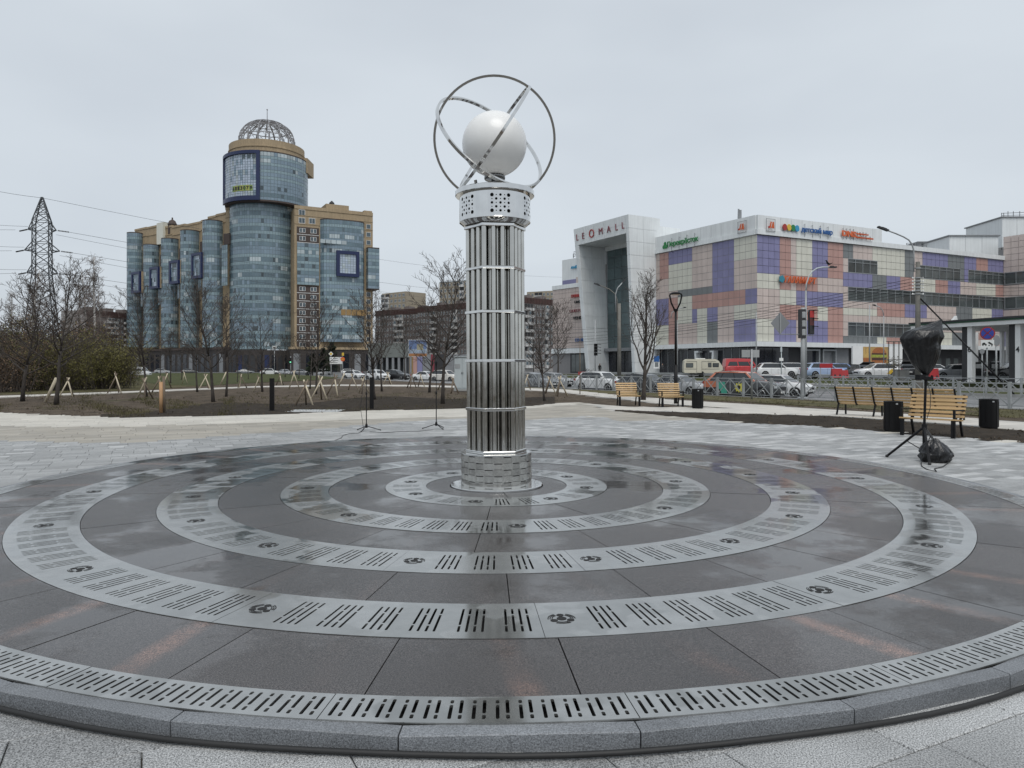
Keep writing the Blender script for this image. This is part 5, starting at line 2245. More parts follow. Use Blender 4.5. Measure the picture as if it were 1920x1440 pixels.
# proud blue boxes
for i, (px0, px1, py0, py1) in enumerate([(380, 401, 476, 525), (339, 357, 490, 535), (301, 320, 502, 544), (269, 283, 511, 552)]):
    s, z1 = LP_.sz((px0 + px1) / 2, py0 + 1)
    _, z0 = LP_.sz((px0 + px1) / 2, py1 - 1)
    w = 3.5
    d1 = 4.7
    mb = MB()
    for a, b, c, d in ((s - w, s + w, z1 - 1, z1), (s - w, s + w, z0, z0 + 1), (s - w, s - w + 1, z0 + 1, z1 - 1), (s + w - 1, s + w, z0 + 1, z1 - 1)):
        LP_.box(mb, a, b, c, d, 2.0, d1 + 0.4)
    lk(tw, 'blue_surround', mb, M['blue_frame'])
    glass_wall(tw, 'bay_wall', [LP_.p(s + w - 1, 0, d1), LP_.p(s - w + 1, 0, d1)], z0 + 1, z1 - 1, 1.7, 1.1, 0, 0, 70 + i, 0.5, [4, 4, 2, 5])
    mb = MB()
    LP_.box(mb, s - w - 0.06, s - w - 0.01, z0, z1, 0.5, d1 - 0.4)
    lk(tw, 'brick_strip', mb, M['brick_tan'])
M['podium'] = mat('dark_stone_podium', (0.040, 0.034, 0.032), 0.7, 0, 0.15, 0.3)
# ground floor: dark podium with blue and pale piers
for nm, pl, s0, s1 in (('podium', RP_, -2, LW), ('podium', LP_, 0, LLEN)):
    z1 = PZ(656, 280)
    mb = MB()
    pl.box(mb, s0, s1, ROAD_Z, z1, -5, 2.6)
    lk(tw, nm, mb, M['podium'])
    mb = MB()
    pl.box(mb, s0, s1, z1 + 0.02, z1 + 0.9, -1, 2.9)
    lk(tw, 'podium_band', mb, M['brick_tan'] if pl is RP_ else M['brick_brown'])
    n = int((s1 - s0) / 4)
    for i in range(n):
        mb = MB()
        a = s0 + (s1 - s0) * (i + 0.25) / n
        pl.box(mb, a, a + 2.4, ROAD_Z, z1 - 1.6, 2.5, 2.68)
        lk(tw, 'shop_window', mb, M['dark_glass'] if i % 5 else M['mid_grey'])
mb = MB()
mb.lathe([(14.2, ROAD_Z), (14.2, PZ(656, 262)), (12, PZ(655, 262))], 48, c=(cT.x, cT.y, 0))
lk(tw, 'podium', mb, M['podium'])
for i in range(14):
    mb = MB()
    curved_band(mb, cT, 14.1, 14.3, -70 + i * 10, -70 + i * 10 + 6.5, ROAD_Z, 6.0, 3)
    lk(tw, 'shop_window', mb, (M['dark_glass'], M['blue_frame'], M['dark_glass'], M['dark_wall'])[i % 4])

# ---------------------------------------------------------------- panel blocks further off
M['slab_joint'] = mat('pale_panel_joint', (0.33, 0.32, 0.31), 0.8, 0, 0.1, 0.1)
M['slab_grey'] = mat('pinkish_grey_panel', (0.150, 0.128, 0.122), 0.85, 0, 0.12, 0.1, isl=0.12)
M['slab_dark'] = mat('dark_red_attic', (0.060, 0.030, 0.026), 0.8, 0, 0.12, 0.2)
M['slab_beige'] = mat('beige_panel', (0.33, 0.285, 0.215), 0.8, 0, 0.1, 0.1, isl=0.08)
M['slab_blue'] = mat('blue_grey_panel', (0.20, 0.225, 0.235), 0.8, 0, 0.1, 0.1, isl=0.08)
M['balcony_white'] = mat('white_balcony', (0.50, 0.50, 0.49), 0.7, 0, 0.15, 0.2, isl=0.15)


def panel_block(label, a, b, z1, nfl, ncol, dep, body_m, attic=None, balc=(), seed=1, joint=None, frames=True, flip=None):
    """slab block between plan points a and b (left to right seen from the square)"""
    rr = random.Random(seed)
    pl = Plane(a, (Vector(b) - Vector(a))[:2])
    if pl.n.dot(Vector((-a[0], -a[1], 0))) < 0:
        pl = Plane(a, (Vector(b) - Vector(a))[:2], flip=True)
    L = (Vector(b) - Vector(a)).length
    mid = pl.p(L / 2, ROAD_Z, -dep / 2)
    t = thing('apartment_block', label, 'apartment building', mid)
    mb = MB()
    pl.box(mb, 0, L, ROAD_Z, z1, -dep, 0)
    lk(t, 'wall', mb, joint or M['slab_joint'])
    za = z1 - (2.6 if attic else 0.6)
    fh = (za - 1.0) / nfl
    pn, fr, gl, bl, rc = MB(), MB(), MB(), MB(), MB()
    for f in range(nfl):
        z0 = 1.0 + f * fh
        for c in range(ncol):
            s0, s1 = L * c / ncol, L * (c + 1) / ncol
            w = s1 - s0
            if c in balc:
                pl.box(bl, s0 + 0.05 * w, s1 - 0.05 * w, z0 + 0.05 * fh, z0 + 0.42 * fh, 0.05, 1.1)
                if rr.random() < 0.45:
                    pl.box(bl, s0 + 0.08 * w, s1 - 0.08 * w, z0 + 0.44 * fh, z0 + 0.95 * fh, 0.1, 0.95)
                    pl.quad(gl, s0 + 0.14 * w, s1 - 0.14 * w, z0 + 0.5 * fh, z0 + 0.9 * fh, 0.98)
                else:
                    pl.box(rc, s0 + 0.05 * w, s1 - 0.05 * w, z0 + 0.44 * fh, z0 + 0.97 * fh, -0.2, 0.05)  # dark box on the wall face, shade of an open loggia as colour
            else:
                pl.box(pn, s0 + 0.03 * w, s1 - 0.03 * w, z0 + 0.03 * fh, z0 + 0.97 * fh, -0.1, 0.10)
                if frames:
                    pl.box(fr, s0 + 0.24 * w, s1 - 0.24 * w, z0 + 0.30 * fh, z0 + 0.84 * fh, 0.05, 0.16)
                m = (s0 + s1) / 2
                for k0, k1 in ((s0 + 0.28 * w, m - 0.03 * w), (m + 0.03 * w, s1 - 0.28 * w)):
                    pl.quad(gl, k0, k1, z0 + 0.35 * fh, z0 + 0.80 * fh, 0.175)
    for nm, mb_, mm in (('wall_panels', pn, body_m), ('window_frames', fr, M['white_frame']), ('window_panes', gl, GL[2]), ('balconies', bl, M['balcony_white']), ('loggia_shade', rc, M['dark_wall'])):
        if mb_.f:
            lk(t, nm, mb_, mm, kind='stuff')
    if attic:
        mb = MB()
        for c in range(ncol):
            pl.box(mb, L * c / ncol + 0.08, L * (c + 1) / ncol - 0.08, za + 0.1, z1 + 0.05, -0.2, 0.25)
        lk(t, 'attic_panels', mb, attic, kind='stuff')
        for i in range(3):
            mb = MB()
            s = L * (0.2 + 0.3 * i)
            pl.box(mb, s, s + 3.5, z1 + 0.02, z1 + 1.8, -dep * 0.6, -dep * 0.3)
            lk(t, 'lift_house', mb, M['slab_grey'])
    return t


def V2(px, y):
    return (PX(px, y), y, 0)


panel_block('long grey block with dark attic and white balconies directly behind the steel column', V2(783, 345), V2(905, 315), PZ(569, 325), 9, 22, 14, M['slab_grey'], M['slab_dark'], (5, 6, 12, 13, 19), 3)
panel_block('grey block with dark attic beside the pink beige mall wing', V2(955, 312), V2(1042, 330), PZ(558, 318), 9, 16, 14, M['slab_grey'], M['slab_dark'], (5, 6, 7, 12), 4)
panel_block('lower grey block with dark attic just past the glass complex', V2(704, 372), V2(790, 352), PZ(580, 360), 9, 16, 14, M['slab_grey'], M['slab_dark'], (7, 8, 9), 5)
panel_block('grey block with white balconies half hidden by the bushes', V2(160, 300), V2(262, 325), PZ(585, 312), 9, 16, 14, M['slab_grey'], M['slab_dark'], (5, 6, 7, 8, 11, 12, 13), 6)
panel_block('tall beige block with a blank end wall beyond the glass complex', V2(716, 455), V2(761, 440), PZ(548, 446), 14, 6, 16, M['slab_beige'], None, (0, 1), 7, M['slab_beige'], True)
panel_block('tall block of blue grey and beige panels rising behind the steel column', V2(824, 425), V2(878, 415), PZ(527, 420), 15, 7, 16, M['slab_beige'], None, (5,), 8, M['slab_blue'], True)
panel_block('pale stepped block peeping over the dark attic beside the mall wing', V2(988, 450), V2(1046, 440), PZ(546, 445), 14, 8, 16, M['slab_beige'], None, (2, 3), 9, M['slab_beige'], True)

# low grey shop with portico, and a colourful kiosk row with a poster
t = thing('corner_shop', 'low grey shop with a pillared front near the glass complex', 'shop', (PX(725, 190), 190, ROAD_Z))
SP = Plane((PX(690, 196), 196), (0.96, -0.10))
w = SP.s(762)
mb = MB()
SP.box(mb, 0, w, 4.2, PZ(643, 193), -10, 0)
lk(t, 'fascia', mb, mat('grey_green_fascia', (0.16, 0.175, 0.165), 0.6, 0, 0.1, 0.5))
mb = MB()
SP.box(mb, 0.2, w - 0.2, ROAD_Z, 4.2, -10, -2)
lk(t, 'wall', mb, M['dark_wall'])
for i in range(7):
    mb = MB()
    a = 0.1 + (w - 0.9) * i / 6
    SP.box(mb, a, a + 0.6, ROAD_Z, 4.2, -0.8, -0.1)
    lk(t, 'pillar', mb, M['mid_grey'])
for i in range(6):
    mb = MB()
    a = 0.9 + (w - 0.9) * i / 6
    SP.quad(mb, a, a + 1.2, 0.2, 3.6, -1.97)
    lk(t, 'shop_pane', mb, M['grey_glass'])
t = thing('poster_board', 'large poster board with blue sky print and orange foot above the parked cars', 'billboard', (PX(787, 165), 165, ROAD_Z))
mb = MB()
y = 165
p0, p1 = PT(766, 669, y), PT(801, 637, y)
mb.box(((p0.x + p1.x) / 2, y, (p0.z + p1.z) / 2), (p1.x - p0.x, 0.4, p1.z - p0.z))
lk(t, 'board', mb, M['white_frame'])
for nm, c, f0, f1, g0, g1 in (('print', (0.12, 0.18, 0.33), .02, .98, .2, .97), ('print', (0.33, 0.15, 0.06), .02, .98, .03, .19), ('print', (0.30, 0.36, 0.44), .02, .98, .2, .45), ('print', (0.30, 0.28, 0.20), .45, .8, .4, .75)):
    mb = MB()
    W_, H_ = p1.x - p0.x, p1.z - p0.z
    d = 0.21 + 0.01 * len(t.children)
    mb.poly([(p0.x + W_ * f0, y - d, p0.z + H_ * g0), (p0.x + W_ * f1, y - d, p0.z + H_ * g0), (p0.x + W_ * f1, y - d, p0.z + H_ * g1), (p0.x + W_ * f0, y - d, p0.z + H_ * g1)])
    lk(t, nm, mb, mat('poster_' + str(int(c[2] * 100)), c, 0.5, 0, 0.2, 0.6))
mb = MB()
for px in (770, 803):
    mb.box((PX(px, y), y, 1.5), (0.4, 0.4, 5))
lk(t, 'post', mb, M['mid_grey'])
t = thing('kiosk_row', 'row of low kiosks with red, yellow, violet and white fronts behind parked cars', 'kiosk', (PX(810, 178), 178, ROAD_Z))
cols = ['tan_film', 'clad_salmon', 'clad_purple', 'mid_grey', 's_dred', 'dark_wall', 'mid_grey', 'mid_grey']
x = PX(768, 178)
for i, c in enumerate(cols):
    mb = MB()
    wk = (0.9, 1.0, 1.3, 2.0, 0.9, 2.3, 2.4, 3.0)[i]
    mb.box((x + wk / 2, 180, 2.2), (wk - 0.05, 5, 5.0))
    lk(t, 'kiosk_front', mb, M[c])
    x += wk
# ---------------------------------------------------------------- things on the square
M['wood'] = mat('honey_wood_slat', (0.47, 0.315, 0.150), 0.5, 0, 0.12, 3, obj=0.10, streak=0.0)
M['stake_wood'] = mat('peeled_stake_wood', (0.52, 0.455, 0.34), 0.7, 0, 0.12, 4, obj=0.12)
M['stake_dark'] = mat('weathered_stake_wood', (0.16, 0.125, 0.09), 0.8, 0, 0.15, 4, obj=0.15)
M['stake_orange'] = mat('fresh_post_wood', (0.42, 0.25, 0.13), 0.7, 0, 0.15, 5)
M['galv'] = mat('galvanised_steel', (0.34, 0.355, 0.36), 0.5, 0.15, 0.1, 2, obj=0.06)
M['concrete'] = mat('weathered_concrete_pole', (0.155, 0.15, 0.135), 0.85, 0, 0.2, 2, streak=0.2)
M['black_plastic'] = mat('black_bin_bag', (0.006, 0.006, 0.007), 0.30, 0, 0.2, 3, spec=0.5, bump=1.0, bscale=11)
M['bin_black'] = mat('black_powder_coat', (0.007, 0.007, 0.0075), 0.5, 0, 0.2, 3, spec=0.2)
M['steel_lt'] = mat('white_grey_enamel', (0.48, 0.53, 0.54), 0.45, 0, 0.08, 1, streak=0.06)


def bench(name, label, loc, rz, width, frames, slats_back=6, slats_seat=5, group='benches', arms=True, cat='bench', legs=None):
    """slatted bench facing local -y; width along x"""
    t = thing(name, label, cat, loc, rz, group)
    sm = MB().box((0, 0, 0), (width, 0.060, 0.032)).mesh('slat', M['wood'])
    for i in range(slats_seat):
        link('slat', sm, t, (0, -0.50 + i * 0.105, 0.425 - 0.008 * i), (R(-3), 0, 0))
    for i in range(slats_back):
        y, z = 0.02 + i * 0.038, 0.475 + i * 0.092
        link('slat', sm, t, (0, y, z), (R(68), 0, 0))
    for x in frames:
        mb = MB()
        w = 0.045
        # side frame: rear leg raked, seat rail, back upright
        has = legs is None or frames.index(x) in legs
        if has:
            mb.bar((x, -0.02, 0.40), (x, 0.13, 0), w, 0.05)
            mb.bar((x, -0.50, 0.405), (x, -0.52, 0), w, 0.05)
        mb.bar((x, -0.50, 0.40), (x, -0.02, 0.385), w, 0.04)
        mb.bar((x, -0.02, 0.385), (x, 0.05, 0.46), w, 0.04)
        mb.bar((x, 0.05, 0.46), (x, 0.255, 0.985), w, 0.035)
        mb.build('side_frame', M['black_metal'], t)
        if arms and x in (frames[0], frames[-1]):
            mb = MB()
            xx = x + (0.04 if x > 0 else -0.04)
            mb.bar((xx, -0.50, 0.0), (xx, -0.50, 0.66), 0.04, 0.05)
            mb.bar((xx, -0.50, 0.64), (xx, 0.10, 0.63), 0.045, 0.03)
            mb.build('armrest', M['black_metal'], t)
    return t


bench('armchair_bench', 'short slatted wooden bench standing just before the vase-shaped bare tree', G(1175.5, 760), R(4), 0.92, (-0.40, 0.40), group='short benches by the path')
bench('armchair_bench', 'short slatted wooden bench beside the black lamp post and a bin', G(1255, 762), R(3), 0.92, (-0.40, 0.40), group='short benches by the path')
bench('armchair_bench', 'short slatted wooden bench behind the wrapped lamp, nearest a bin at its side', Vector((10.2, 17.6, 0)), R(-50), 1.24, (-0.54, 0.54), group='short benches by the path')
# long bench seen from behind
pL, pR = G(1572, 779), G(1800, 791)
d = pR - pL
LB = d.length
bench('long_bench', 'long six-bay slatted wooden bench seen from behind at the slanting path', (pL + pR) / 2 + Vector((0.15, 0.35, 0)), math.atan2(d.y, d.x) + pi, LB, [LB * (i / 6 - 0.5) * 0.995 for i in range(7)], group=None, arms=False, legs=(0, 2, 4, 6))


def bin_(label, px, py, hpx):
    g = G(px, py)
    h = hpx * g.y / FOC
    r = h * 0.285
    t = thing('litter_bin', label, 'litter bin', g, 0, 'black litter bins')
    mb = MB()
    mb.lathe([(r * 0.9, 0), (r * 0.9, 0.03), (r, 0.035), (r, h * 0.955), (r * 1.03, h * 0.96), (r * 1.03, h * 0.99), (r * 0.97, h), (r * 0.75, h), (r * 0.74, h * 0.9), (0, h * 0.9)], 20)
    mb.build('shell', M['bin_black'], t, True)
    MB().box((-r * 0.12, -r * 1.0, h * 0.92), (0.05, 0.015, 0.035)).build('lock_plate', M['galv'], t)
    mb = MB()
    for i in range(10):
        a = 2 * pi * i / 10
        mb.box((r * 1.003 * cos(a), r * 1.003 * sin(a), h * 0.5), (0.012, 0.012, h * 0.86), 0, a)
    mb.build('ribs', M['bin_black'], t)


bin_('black round litter bin at the end of the two short benches', 1308, 766, 37)
bin_('black round litter bin hiding part of the long bench', 1675, 809, 57)
bin_('black round litter bin standing alone past the short bench near the fence', 1854, 803, 55)

for px, py, top, lab in ((510, 770, 710, 'black square bollard light standing in the soil between leaning tree stakes'), (697, 767, 708, 'black square bollard light behind the microphone stand with the trailing cable')):
    g = G(px, py)
    h = (py - top) * g.y / FOC
    t = thing('bollard_light', lab, 'bollard', g, R(10), 'bollard lights')
    MB().box((0, 0, h / 2), (0.16, 0.16, h)).build('post', M['bin_black'], t)
    MB().box((0, 0, h + 0.008), (0.17, 0.17, 0.014)).build('cap', M['black_metal'], t)
    MB().box((0, 0, 0.01), (0.22, 0.22, 0.02)).build('base_plate', M['black_metal'], t)

# microphone stands
for px, py, lab, a0 in ((687, 808, 'thin black microphone stand with a trailing cable, farther from the column', 20), (818, 804, 'thin black microphone stand close beside the steel column', 65)):
    g = G(px, py)
    t = thing('microphone_stand', lab, 'microphone stand', g, R(a0), 'microphone stands')
    hz = 1.62
    MB().cyl((0, 0, 0.12), (0, 0, 0.95), 0.013, n=8).build('lower_tube', M['black_metal'], t)
    MB().cyl((0, 0, 0.95), (0, 0, hz), 0.009, n=8).build('upper_tube', M['black_metal'], t)
    MB().lathe([(0.02, 0.93), (0.022, 0.94), (0.022, 0.99), (0.015, 1.0)], 10).build('clutch', M['black_metal'], t)
    MB().lathe([(0.03, 0.08), (0.035, 0.1), (0.03, 0.17), (0.015, 0.19)], 10).build('leg_hub', M['black_metal'], t)
    for i in range(3):
        a = R(120 * i)
        lg = MB().cyl((0.03 * cos(a), 0.03 * sin(a), 0.12), (0.36 * cos(a), 0.36 * sin(a), 0.015), 0.011, n=6).build('leg', M['black_metal'], t)
        MB().sphere((0.36 * cos(a), 0.36 * sin(a), 0.015), 0.018, 8, 5).build('rubber_foot', M['rubber'], lg)
    mc = MB().lathe([(0, hz - 0.03), (0.018, hz - 0.02), (0.022, hz + 0.06), (0.03, hz + 0.10), (0.034, hz + 0.14), (0.026, hz + 0.18), (0, hz + 0.195)], 12).build('microphone', M['black_metal'], t, True)
    MB().bar((-0.02, 0, hz - 0.02), (-0.02, 0, hz + 0.03), 0.02, 0.02).build('clip', M['rubber'], mc)
pts = []
for px, py in ((687, 690), (680, 730), (676, 765), (682, 806)):
    y = G(687, 808).y
    pts.append(PT(px, py, y - 0.02))
pts += [G(672, 812, 0.008), G(655, 813, 0.008), G(643, 816, 0.008), G(640, 821, 0.008), G(632, 824, 0.008), G(625, 827, 0.008)]
tag(MB().tube(pts, 0.006, 5).build('microphone_cable', M['rubber'], smooth='all'), 'thin black cable hanging from a microphone stand and curling over the pavers', 'cable')
pts = [G(693, 809.5, 0.008), G(720, 811, 0.008), G(752, 809, 0.008), G(785, 808.5, 0.008), G(812, 806, 0.008)]
tag(MB().tube(pts, 0.006, 5).build('microphone_cable', M['rubber'], smooth='all'), 'thin black cable running over the pavers between both microphone stands', 'cable')

# ---- wrapped lamp on a tripod
gl_ = G(1734, 862)
YL = gl_.y
t = thing('wrapped_lamp', 'black tripod lamp stand with its head wrapped in a black plastic bag', 'lamp stand', gl_)
def L3(px, py, dy=0.0):
    q = PT(px, py, YL + dy)
    return q - gl_


MB().cyl(L3(1733, 858), L3(1733, 800), 0.030, n=12).build('lower_tube', M['black_metal'], t)
MB().cyl(L3(1733, 800), L3(1736, 706), 0.022, n=12).build('upper_tube', M['black_metal'], t)
MB().cyl(L3(1733, 806), L3(1733.2, 795), 0.045, n=12).build('leg_collar', M['black_metal'], t)
feet = [L3(1663, 857, 0.12), L3(1743, 871, -0.55), L3(1752, 826, 1.5)]
feet[0] = G(1663, 857) - gl_
feet[1] = G(1743, 872) - gl_
feet[2] = G(1757, 836) - gl_
for f in feet:
    top = L3(1733, 800) + (f - L3(1733, 800)).normalized() * 0.03
    f = Vector((f.x, f.y, 0.02))
    lg = MB().cyl(top, f, 0.022, n=10).build('leg', M['black_metal'], t)
    MB().sphere(f, 0.03, 8, 6).build('rubber_foot', M['rubber'], lg)
    mid = top.lerp(f, 0.45)
    MB().cyl(mid, L3(1733, 846), 0.009, n=6).build('brace', M['black_metal'], t)
mb = MB()
mb.box(L3(1736, 709), (0.20, 0.12, 0.05))
mb.box(L3(1727, 707), (0.16, 0.10, 0.09), 0, R(20))
mb.cyl(L3(1745, 712), L3(1748, 704), 0.022, n=8)
mb.build('clamp', M['black_metal'], t)


def bag(name, rows, parent, y0, dep, seed, origin, m, crumple=1.0):
    """crumpled plastic sack: stacked slices given as (py, left px, right px), with folds running down to the tie"""
    na, vs, fs = 72, [], []
    full = []
    for (ya, la, ra), (yb, lb, rb) in zip(rows, rows[1:]):
        for k in range(5):
            t = k / 5
            full.append((ya + (yb - ya) * t, la + (lb - la) * t, ra + (rb - ra) * t))
    full.append(rows[-1])
    # smooth the outline a little
    for _ in range(2):
        full = [full[0]] + [tuple((a + 2 * b + c) / 4 for a, b, c in zip(full[i - 1], full[i], full[i + 1])) for i in range(1, len(full) - 1)] + [full[-1]]
    nr = len(full)
    for i, (py, l, r) in enumerate(full):
        a, b = PT(l, py, y0), PT(r, py, y0)
        c, hw = (a + b) / 2 - origin, (b.x - a.x) / 2
        for j in range(na):
            t = 2 * pi * j / na
            d = Vector((cos(t), sin(t) * dep, 0))
            v = i / nr
            f1 = noise.noise(Vector((cos(t) * 3.2 + seed, sin(t) * 3.2, v * 1.3)))
            f1 = 1 - 2.4 * abs(f1)
            f2 = noise.noise(Vector((cos(t) * 7 + seed + v * 2.2, sin(t) * 7, v * 4.0)))
            f3 = noise.noise(Vector((cos(t) * 2.0 + 9, sin(t) * 2.0 + seed, v * 7.0 + cos(t) * 2)))
            f4 = 1 - 3.0 * abs(noise.noise(Vector((cos(t) * 1.6 + v * 3.5 + seed, sin(t) * 1.6 - v * 2.0, v * 3.0 + 4))))
            k = 1 + crumple * (0.07 * f1 + 0.05 * f2 + 0.05 * f3 + 0.07 * f4)
            q = c + d * (hw * k * 0.94)
            q.z += crumple * 0.022 * noise.noise(Vector((cos(t) * 2.5, sin(t) * 2.5 + seed, v * 5)))
            vs.append(q)
    for i in range(nr - 1):
        for j in range(na):
            q = (j + 1) % na
            fs.append((i * na + j, (i + 1) * na + j, (i + 1) * na + q, i * na + q))
    fs.append(tuple(range(na)))
    fs.append(tuple((nr - 1) * na + j for j in range(na - 1, -1, -1)))
    me = MB().add(vs, fs).mesh(name, m, 'all')
    return link(name, me, parent)


bag('wrapping_bag', [(599.5, 1762.5, 1764.5), (605, 1751, 1766), (611, 1735, 1766.5), (617, 1712, 1766.5), (621, 1700, 1766), (634, 1690, 1765), (645, 1694, 1763), (655, 1698, 1762), (672, 1705, 1757), (688, 1715, 1750), (697, 1726, 1745), (703, 1733, 1739.5), (708, 1730, 1742), (712, 1728, 1744)], t, YL, 0.72, 3.0, gl_, M['black_plastic'])
pts = [L3(1738, 712, -0.04), L3(1745, 740, -0.08), L3(1744, 765, -0.08), L3(1738, 785, -0.05)]
MB().tube(pts, 0.006, 5).build('lamp_cable', M['rubber'], t, 'all')
# second bag at its foot
gb_ = G(1753, 869)
o = bag('plastic_bag', [(823, 1750, 1754), (826, 1742, 1759), (830, 1737, 1765), (838, 1731, 1774), (846, 1728, 1781), (852, 1727, 1783), (860, 1727, 1780), (866, 1729, 1777), (870.5, 1736, 1769)], None, gb_.y + 0.22, 0.85, 9.0, Vector((0, 0, 0)), M['black_plastic'], 1.5)
tag(o, 'crumpled black plastic bag lying at the foot of the wrapped lamp', 'bag')
pts = [G(1727, 866, 0.02), G(1728, 874, 0.01), G(1738, 880, 0.008), G(1756, 884, 0.008), G(1752, 879, 0.01), G(1768, 875, 0.01), G(1778, 868, 0.01), G(1779, 860, 0.06)]
tag(MB().tube(pts, 0.008, 6).build('lamp_cable', M['rubber'], smooth='all'), 'black cable looping out of the plastic bag on the pavers', 'cable')

# ---- utility cabinet behind the column
g = G(869, 733)
t = thing('utility_cabinet', 'pale grey steel utility cabinet standing in the soil behind the column', 'cabinet', g, R(-8))
y = g.y
w, h, dp = PX(885, y) - PX(853, y), (733 - 673) * y / FOC, 0.8
MB().box((0, 0, 0.06), (w, dp, 0.12)).build('plinth', M['kerb_pale'], t)
MB().box((0, 0, 0.12 + h / 2), (w - 0.06, dp - 0.06, h)).build('housing', M['steel_lt'], t)
MB().box((0, 0, h + 0.15), (w + 0.06, dp + 0.06, 0.06)).build('roof', M['steel_lt'], t)
for k in (-1, 1):
    dr = MB().box((k * w * 0.235, -dp / 2 + 0.015, 0.12 + h * 0.5), (w * 0.44, 0.03, h * 0.92)).build('door', M['steel_lt'], t)
    MB().box((-k * 0.05 + k * w * 0.08, -dp / 2 - 0.012, 0.12 + h * 0.5), (0.03, 0.03, 0.14)).build('handle', M['black_metal'], dr)
MB().box((-w * 0.28, -dp / 2 - 0.005, 0.12 + h * 0.72), (0.36, 0.02, 0.3)).build('vent', M['galv'], t)

# ---- tree stakes
ST = [(98, 708, 753, 1), (128, 705, 743, 3), (217, 697, 737, 3), (271, 705, 748, 3), (298, 703, 735, 3), (312, 697, 727, 2), (385, 700, 729, 3), (452, 700, 727, 3), (484, 704, 734, 2), (525, 700, 722, 3),
      (552, 693, 729, 2), (572, 711, 760, 3), (600, 705, 749, 3), (628, 701, 741, 3), (642, 699, 724, 1), (660, 701, 730, 3), (681, 706, 737, 3), (727, 697, 721, 3), (772, 698, 727, 3), (789, 700, 725, 2), (829, 708, 731, 3), (849, 707, 737, 3),
      (988, 701, 731, 2), (1030, 705, 737, 3), (1050, 703, 742, 3), (420, 697, 722, 1), (345, 697, 720, 2)]
where = ['thick single pale stake leaning against the trunk near the far-off bushes', 'crossed pale stakes just behind the thick leaning stake', 'three crossed stakes at the edge of the bushes', 'long crossed stakes before the first tree of the glass tower row',
         'stakes tangled behind the lone orange post', 'pair of pale stakes beyond the narrow path, behind the lone orange post', 'slim pale tripod of stakes on the narrow path before the grass', 'wide A-shaped stakes at the narrow path before the bollard',
         'pair of leaning stakes by the slim tree before the bollard', 'stakes behind the top of the black bollard', 'steep pale stake with a dark one, beyond the narrow path', 'large bright stake tripod nearest the black bollard', 'stake tripod with one bright pole beside the forked trunks',
         'widest stake tripod with a bright pole leaning towards the column', 'single short pale stake beyond the forked trunks', 'stakes before the white direction board', 'stakes leaning together beside the second bollard', 'stakes before the white hatchback in the parked row',
         'tight cluster of brown stakes before the white sedan', 'two pale stakes behind the tight brown cluster', 'brown stakes behind the second microphone stand', 'splayed brown stakes beside the grey utility cabinet',
         'pale stakes beside the column near the grey car', 'stakes before the leaning tree next to the column', 'stakes at the path bend before the white crossover', 'single pale stake before the far grass', 'two thin stakes standing in the green grass']
for (px, py0, py1, n), lab in zip(ST, where):
    g = G(px, py1)
    h = (py1 - py0) * g.y / FOC
    rr = random.Random(px)
    t = thing('tree_stakes', lab, 'tree stakes', (g.x, g.y, -0.02), rr.uniform(0, 6.28) if n == 3 else 0, 'tripods of wooden tree stakes')
    spread = h * 0.38
    for i in range(n):
        a = 2 * pi * i / 3 + rr.uniform(-.3, .3)
        f = Vector((spread * cos(a), spread * sin(a), 0))
        if n < 3:
            f = Vector((spread * (-0.6 if i else 0.75) * (1 if px % 2 else -1), 0.2 * i, 0))
        tp = -f * rr.uniform(0.12, 0.35) + Vector((0, 0, h * rr.uniform(0.92, 1.04)))
        if n == 1:
            tp = -f * 0.6 + Vector((0, 0, h))
        thick = 0.042 if n > 1 else 0.065
        if px == 98:
            thick = 0.085
        mm = M['stake_wood'] if (i == 0 or rr.random() < 0.4) and px not in (772, 849, 829) else M['stake_dark']
        MB().cyl(f, tp, thick * rr.uniform(.85, 1.2), thick * 0.85, 7).build('stake', mm, t, 'all')
g = G(302, 775)
t = thing('marker_post', 'lone orange wooden post pair at the edge of the dark soil', 'post', g)
MB().cyl((0, 0, -0.05), (0.0, 0, 1.12), 0.062, n=9).build('post', M['stake_orange'], t, 'all')
MB().cyl((0.09, 0.05, -0.05), (0.07, 0.05, 1.32), 0.05, n=8).build('post', M['stake_dark'], t, 'all')

# ---------------------------------------------------------------- fences along the avenue
def fence(label, u0, u1, v, z, step=2.0, h=1.08, name='pedestrian_fence'):
    n = int(round(abs(u1 - u0) / step))
    t = thing(name, label, 'fence', UV((u0 + u1) / 2, v, z), math.atan2(-0.866, 0.5))
    L = u1 - u0
    pm_ = MB().box((0, 0, h / 2), (0.11, 0.11, h)).add([], []).mesh('post', M['galv'])
    for i in range(n + 1):
        link('post', pm_, t, (-L / 2 + L * i / n, 0, 0))
    mb = MB()
    w = L / n
    hw = w / 2 - 0.05
    b0, b1 = 0.14, h - 0.09
    mb.bar((-hw, 0, h - 0.06), (hw, 0, h - 0.06), 0.04, 0.05)
    mb.bar((-hw, 0, b0), (hw, 0, b0), 0.03, 0.03)
    mb.bar((0, 0, b0), (0, 0, h - 0.085), 0.025, 0.025)
    for s in (-1, 1):
        x0, x1 = (-hw, -0.02) if s < 0 else (0.02, hw)
        mb.bar((x0, 0.004, b0 + 0.015), (x1, 0.004, b1), 0.02, 0.042)
        mb.bar((x0, -0.016, b1), (x1, -0.016, b0 + 0.015), 0.02, 0.042)
    pnm = mb.mesh('panel', M['galv'])
    for i in range(n):
        link('panel', pnm, t, (-L / 2 + L * (i + 0.5) / n, 0, 0))
    return t


fence('grey steel fence with crossed bars along the near kerb of the avenue', -60, 14, 31.55, -0.02, 1.95)
fence('grey steel fence with crossed bars on the median of the avenue', -42, 10, 52.6, -0.14, 2.2)
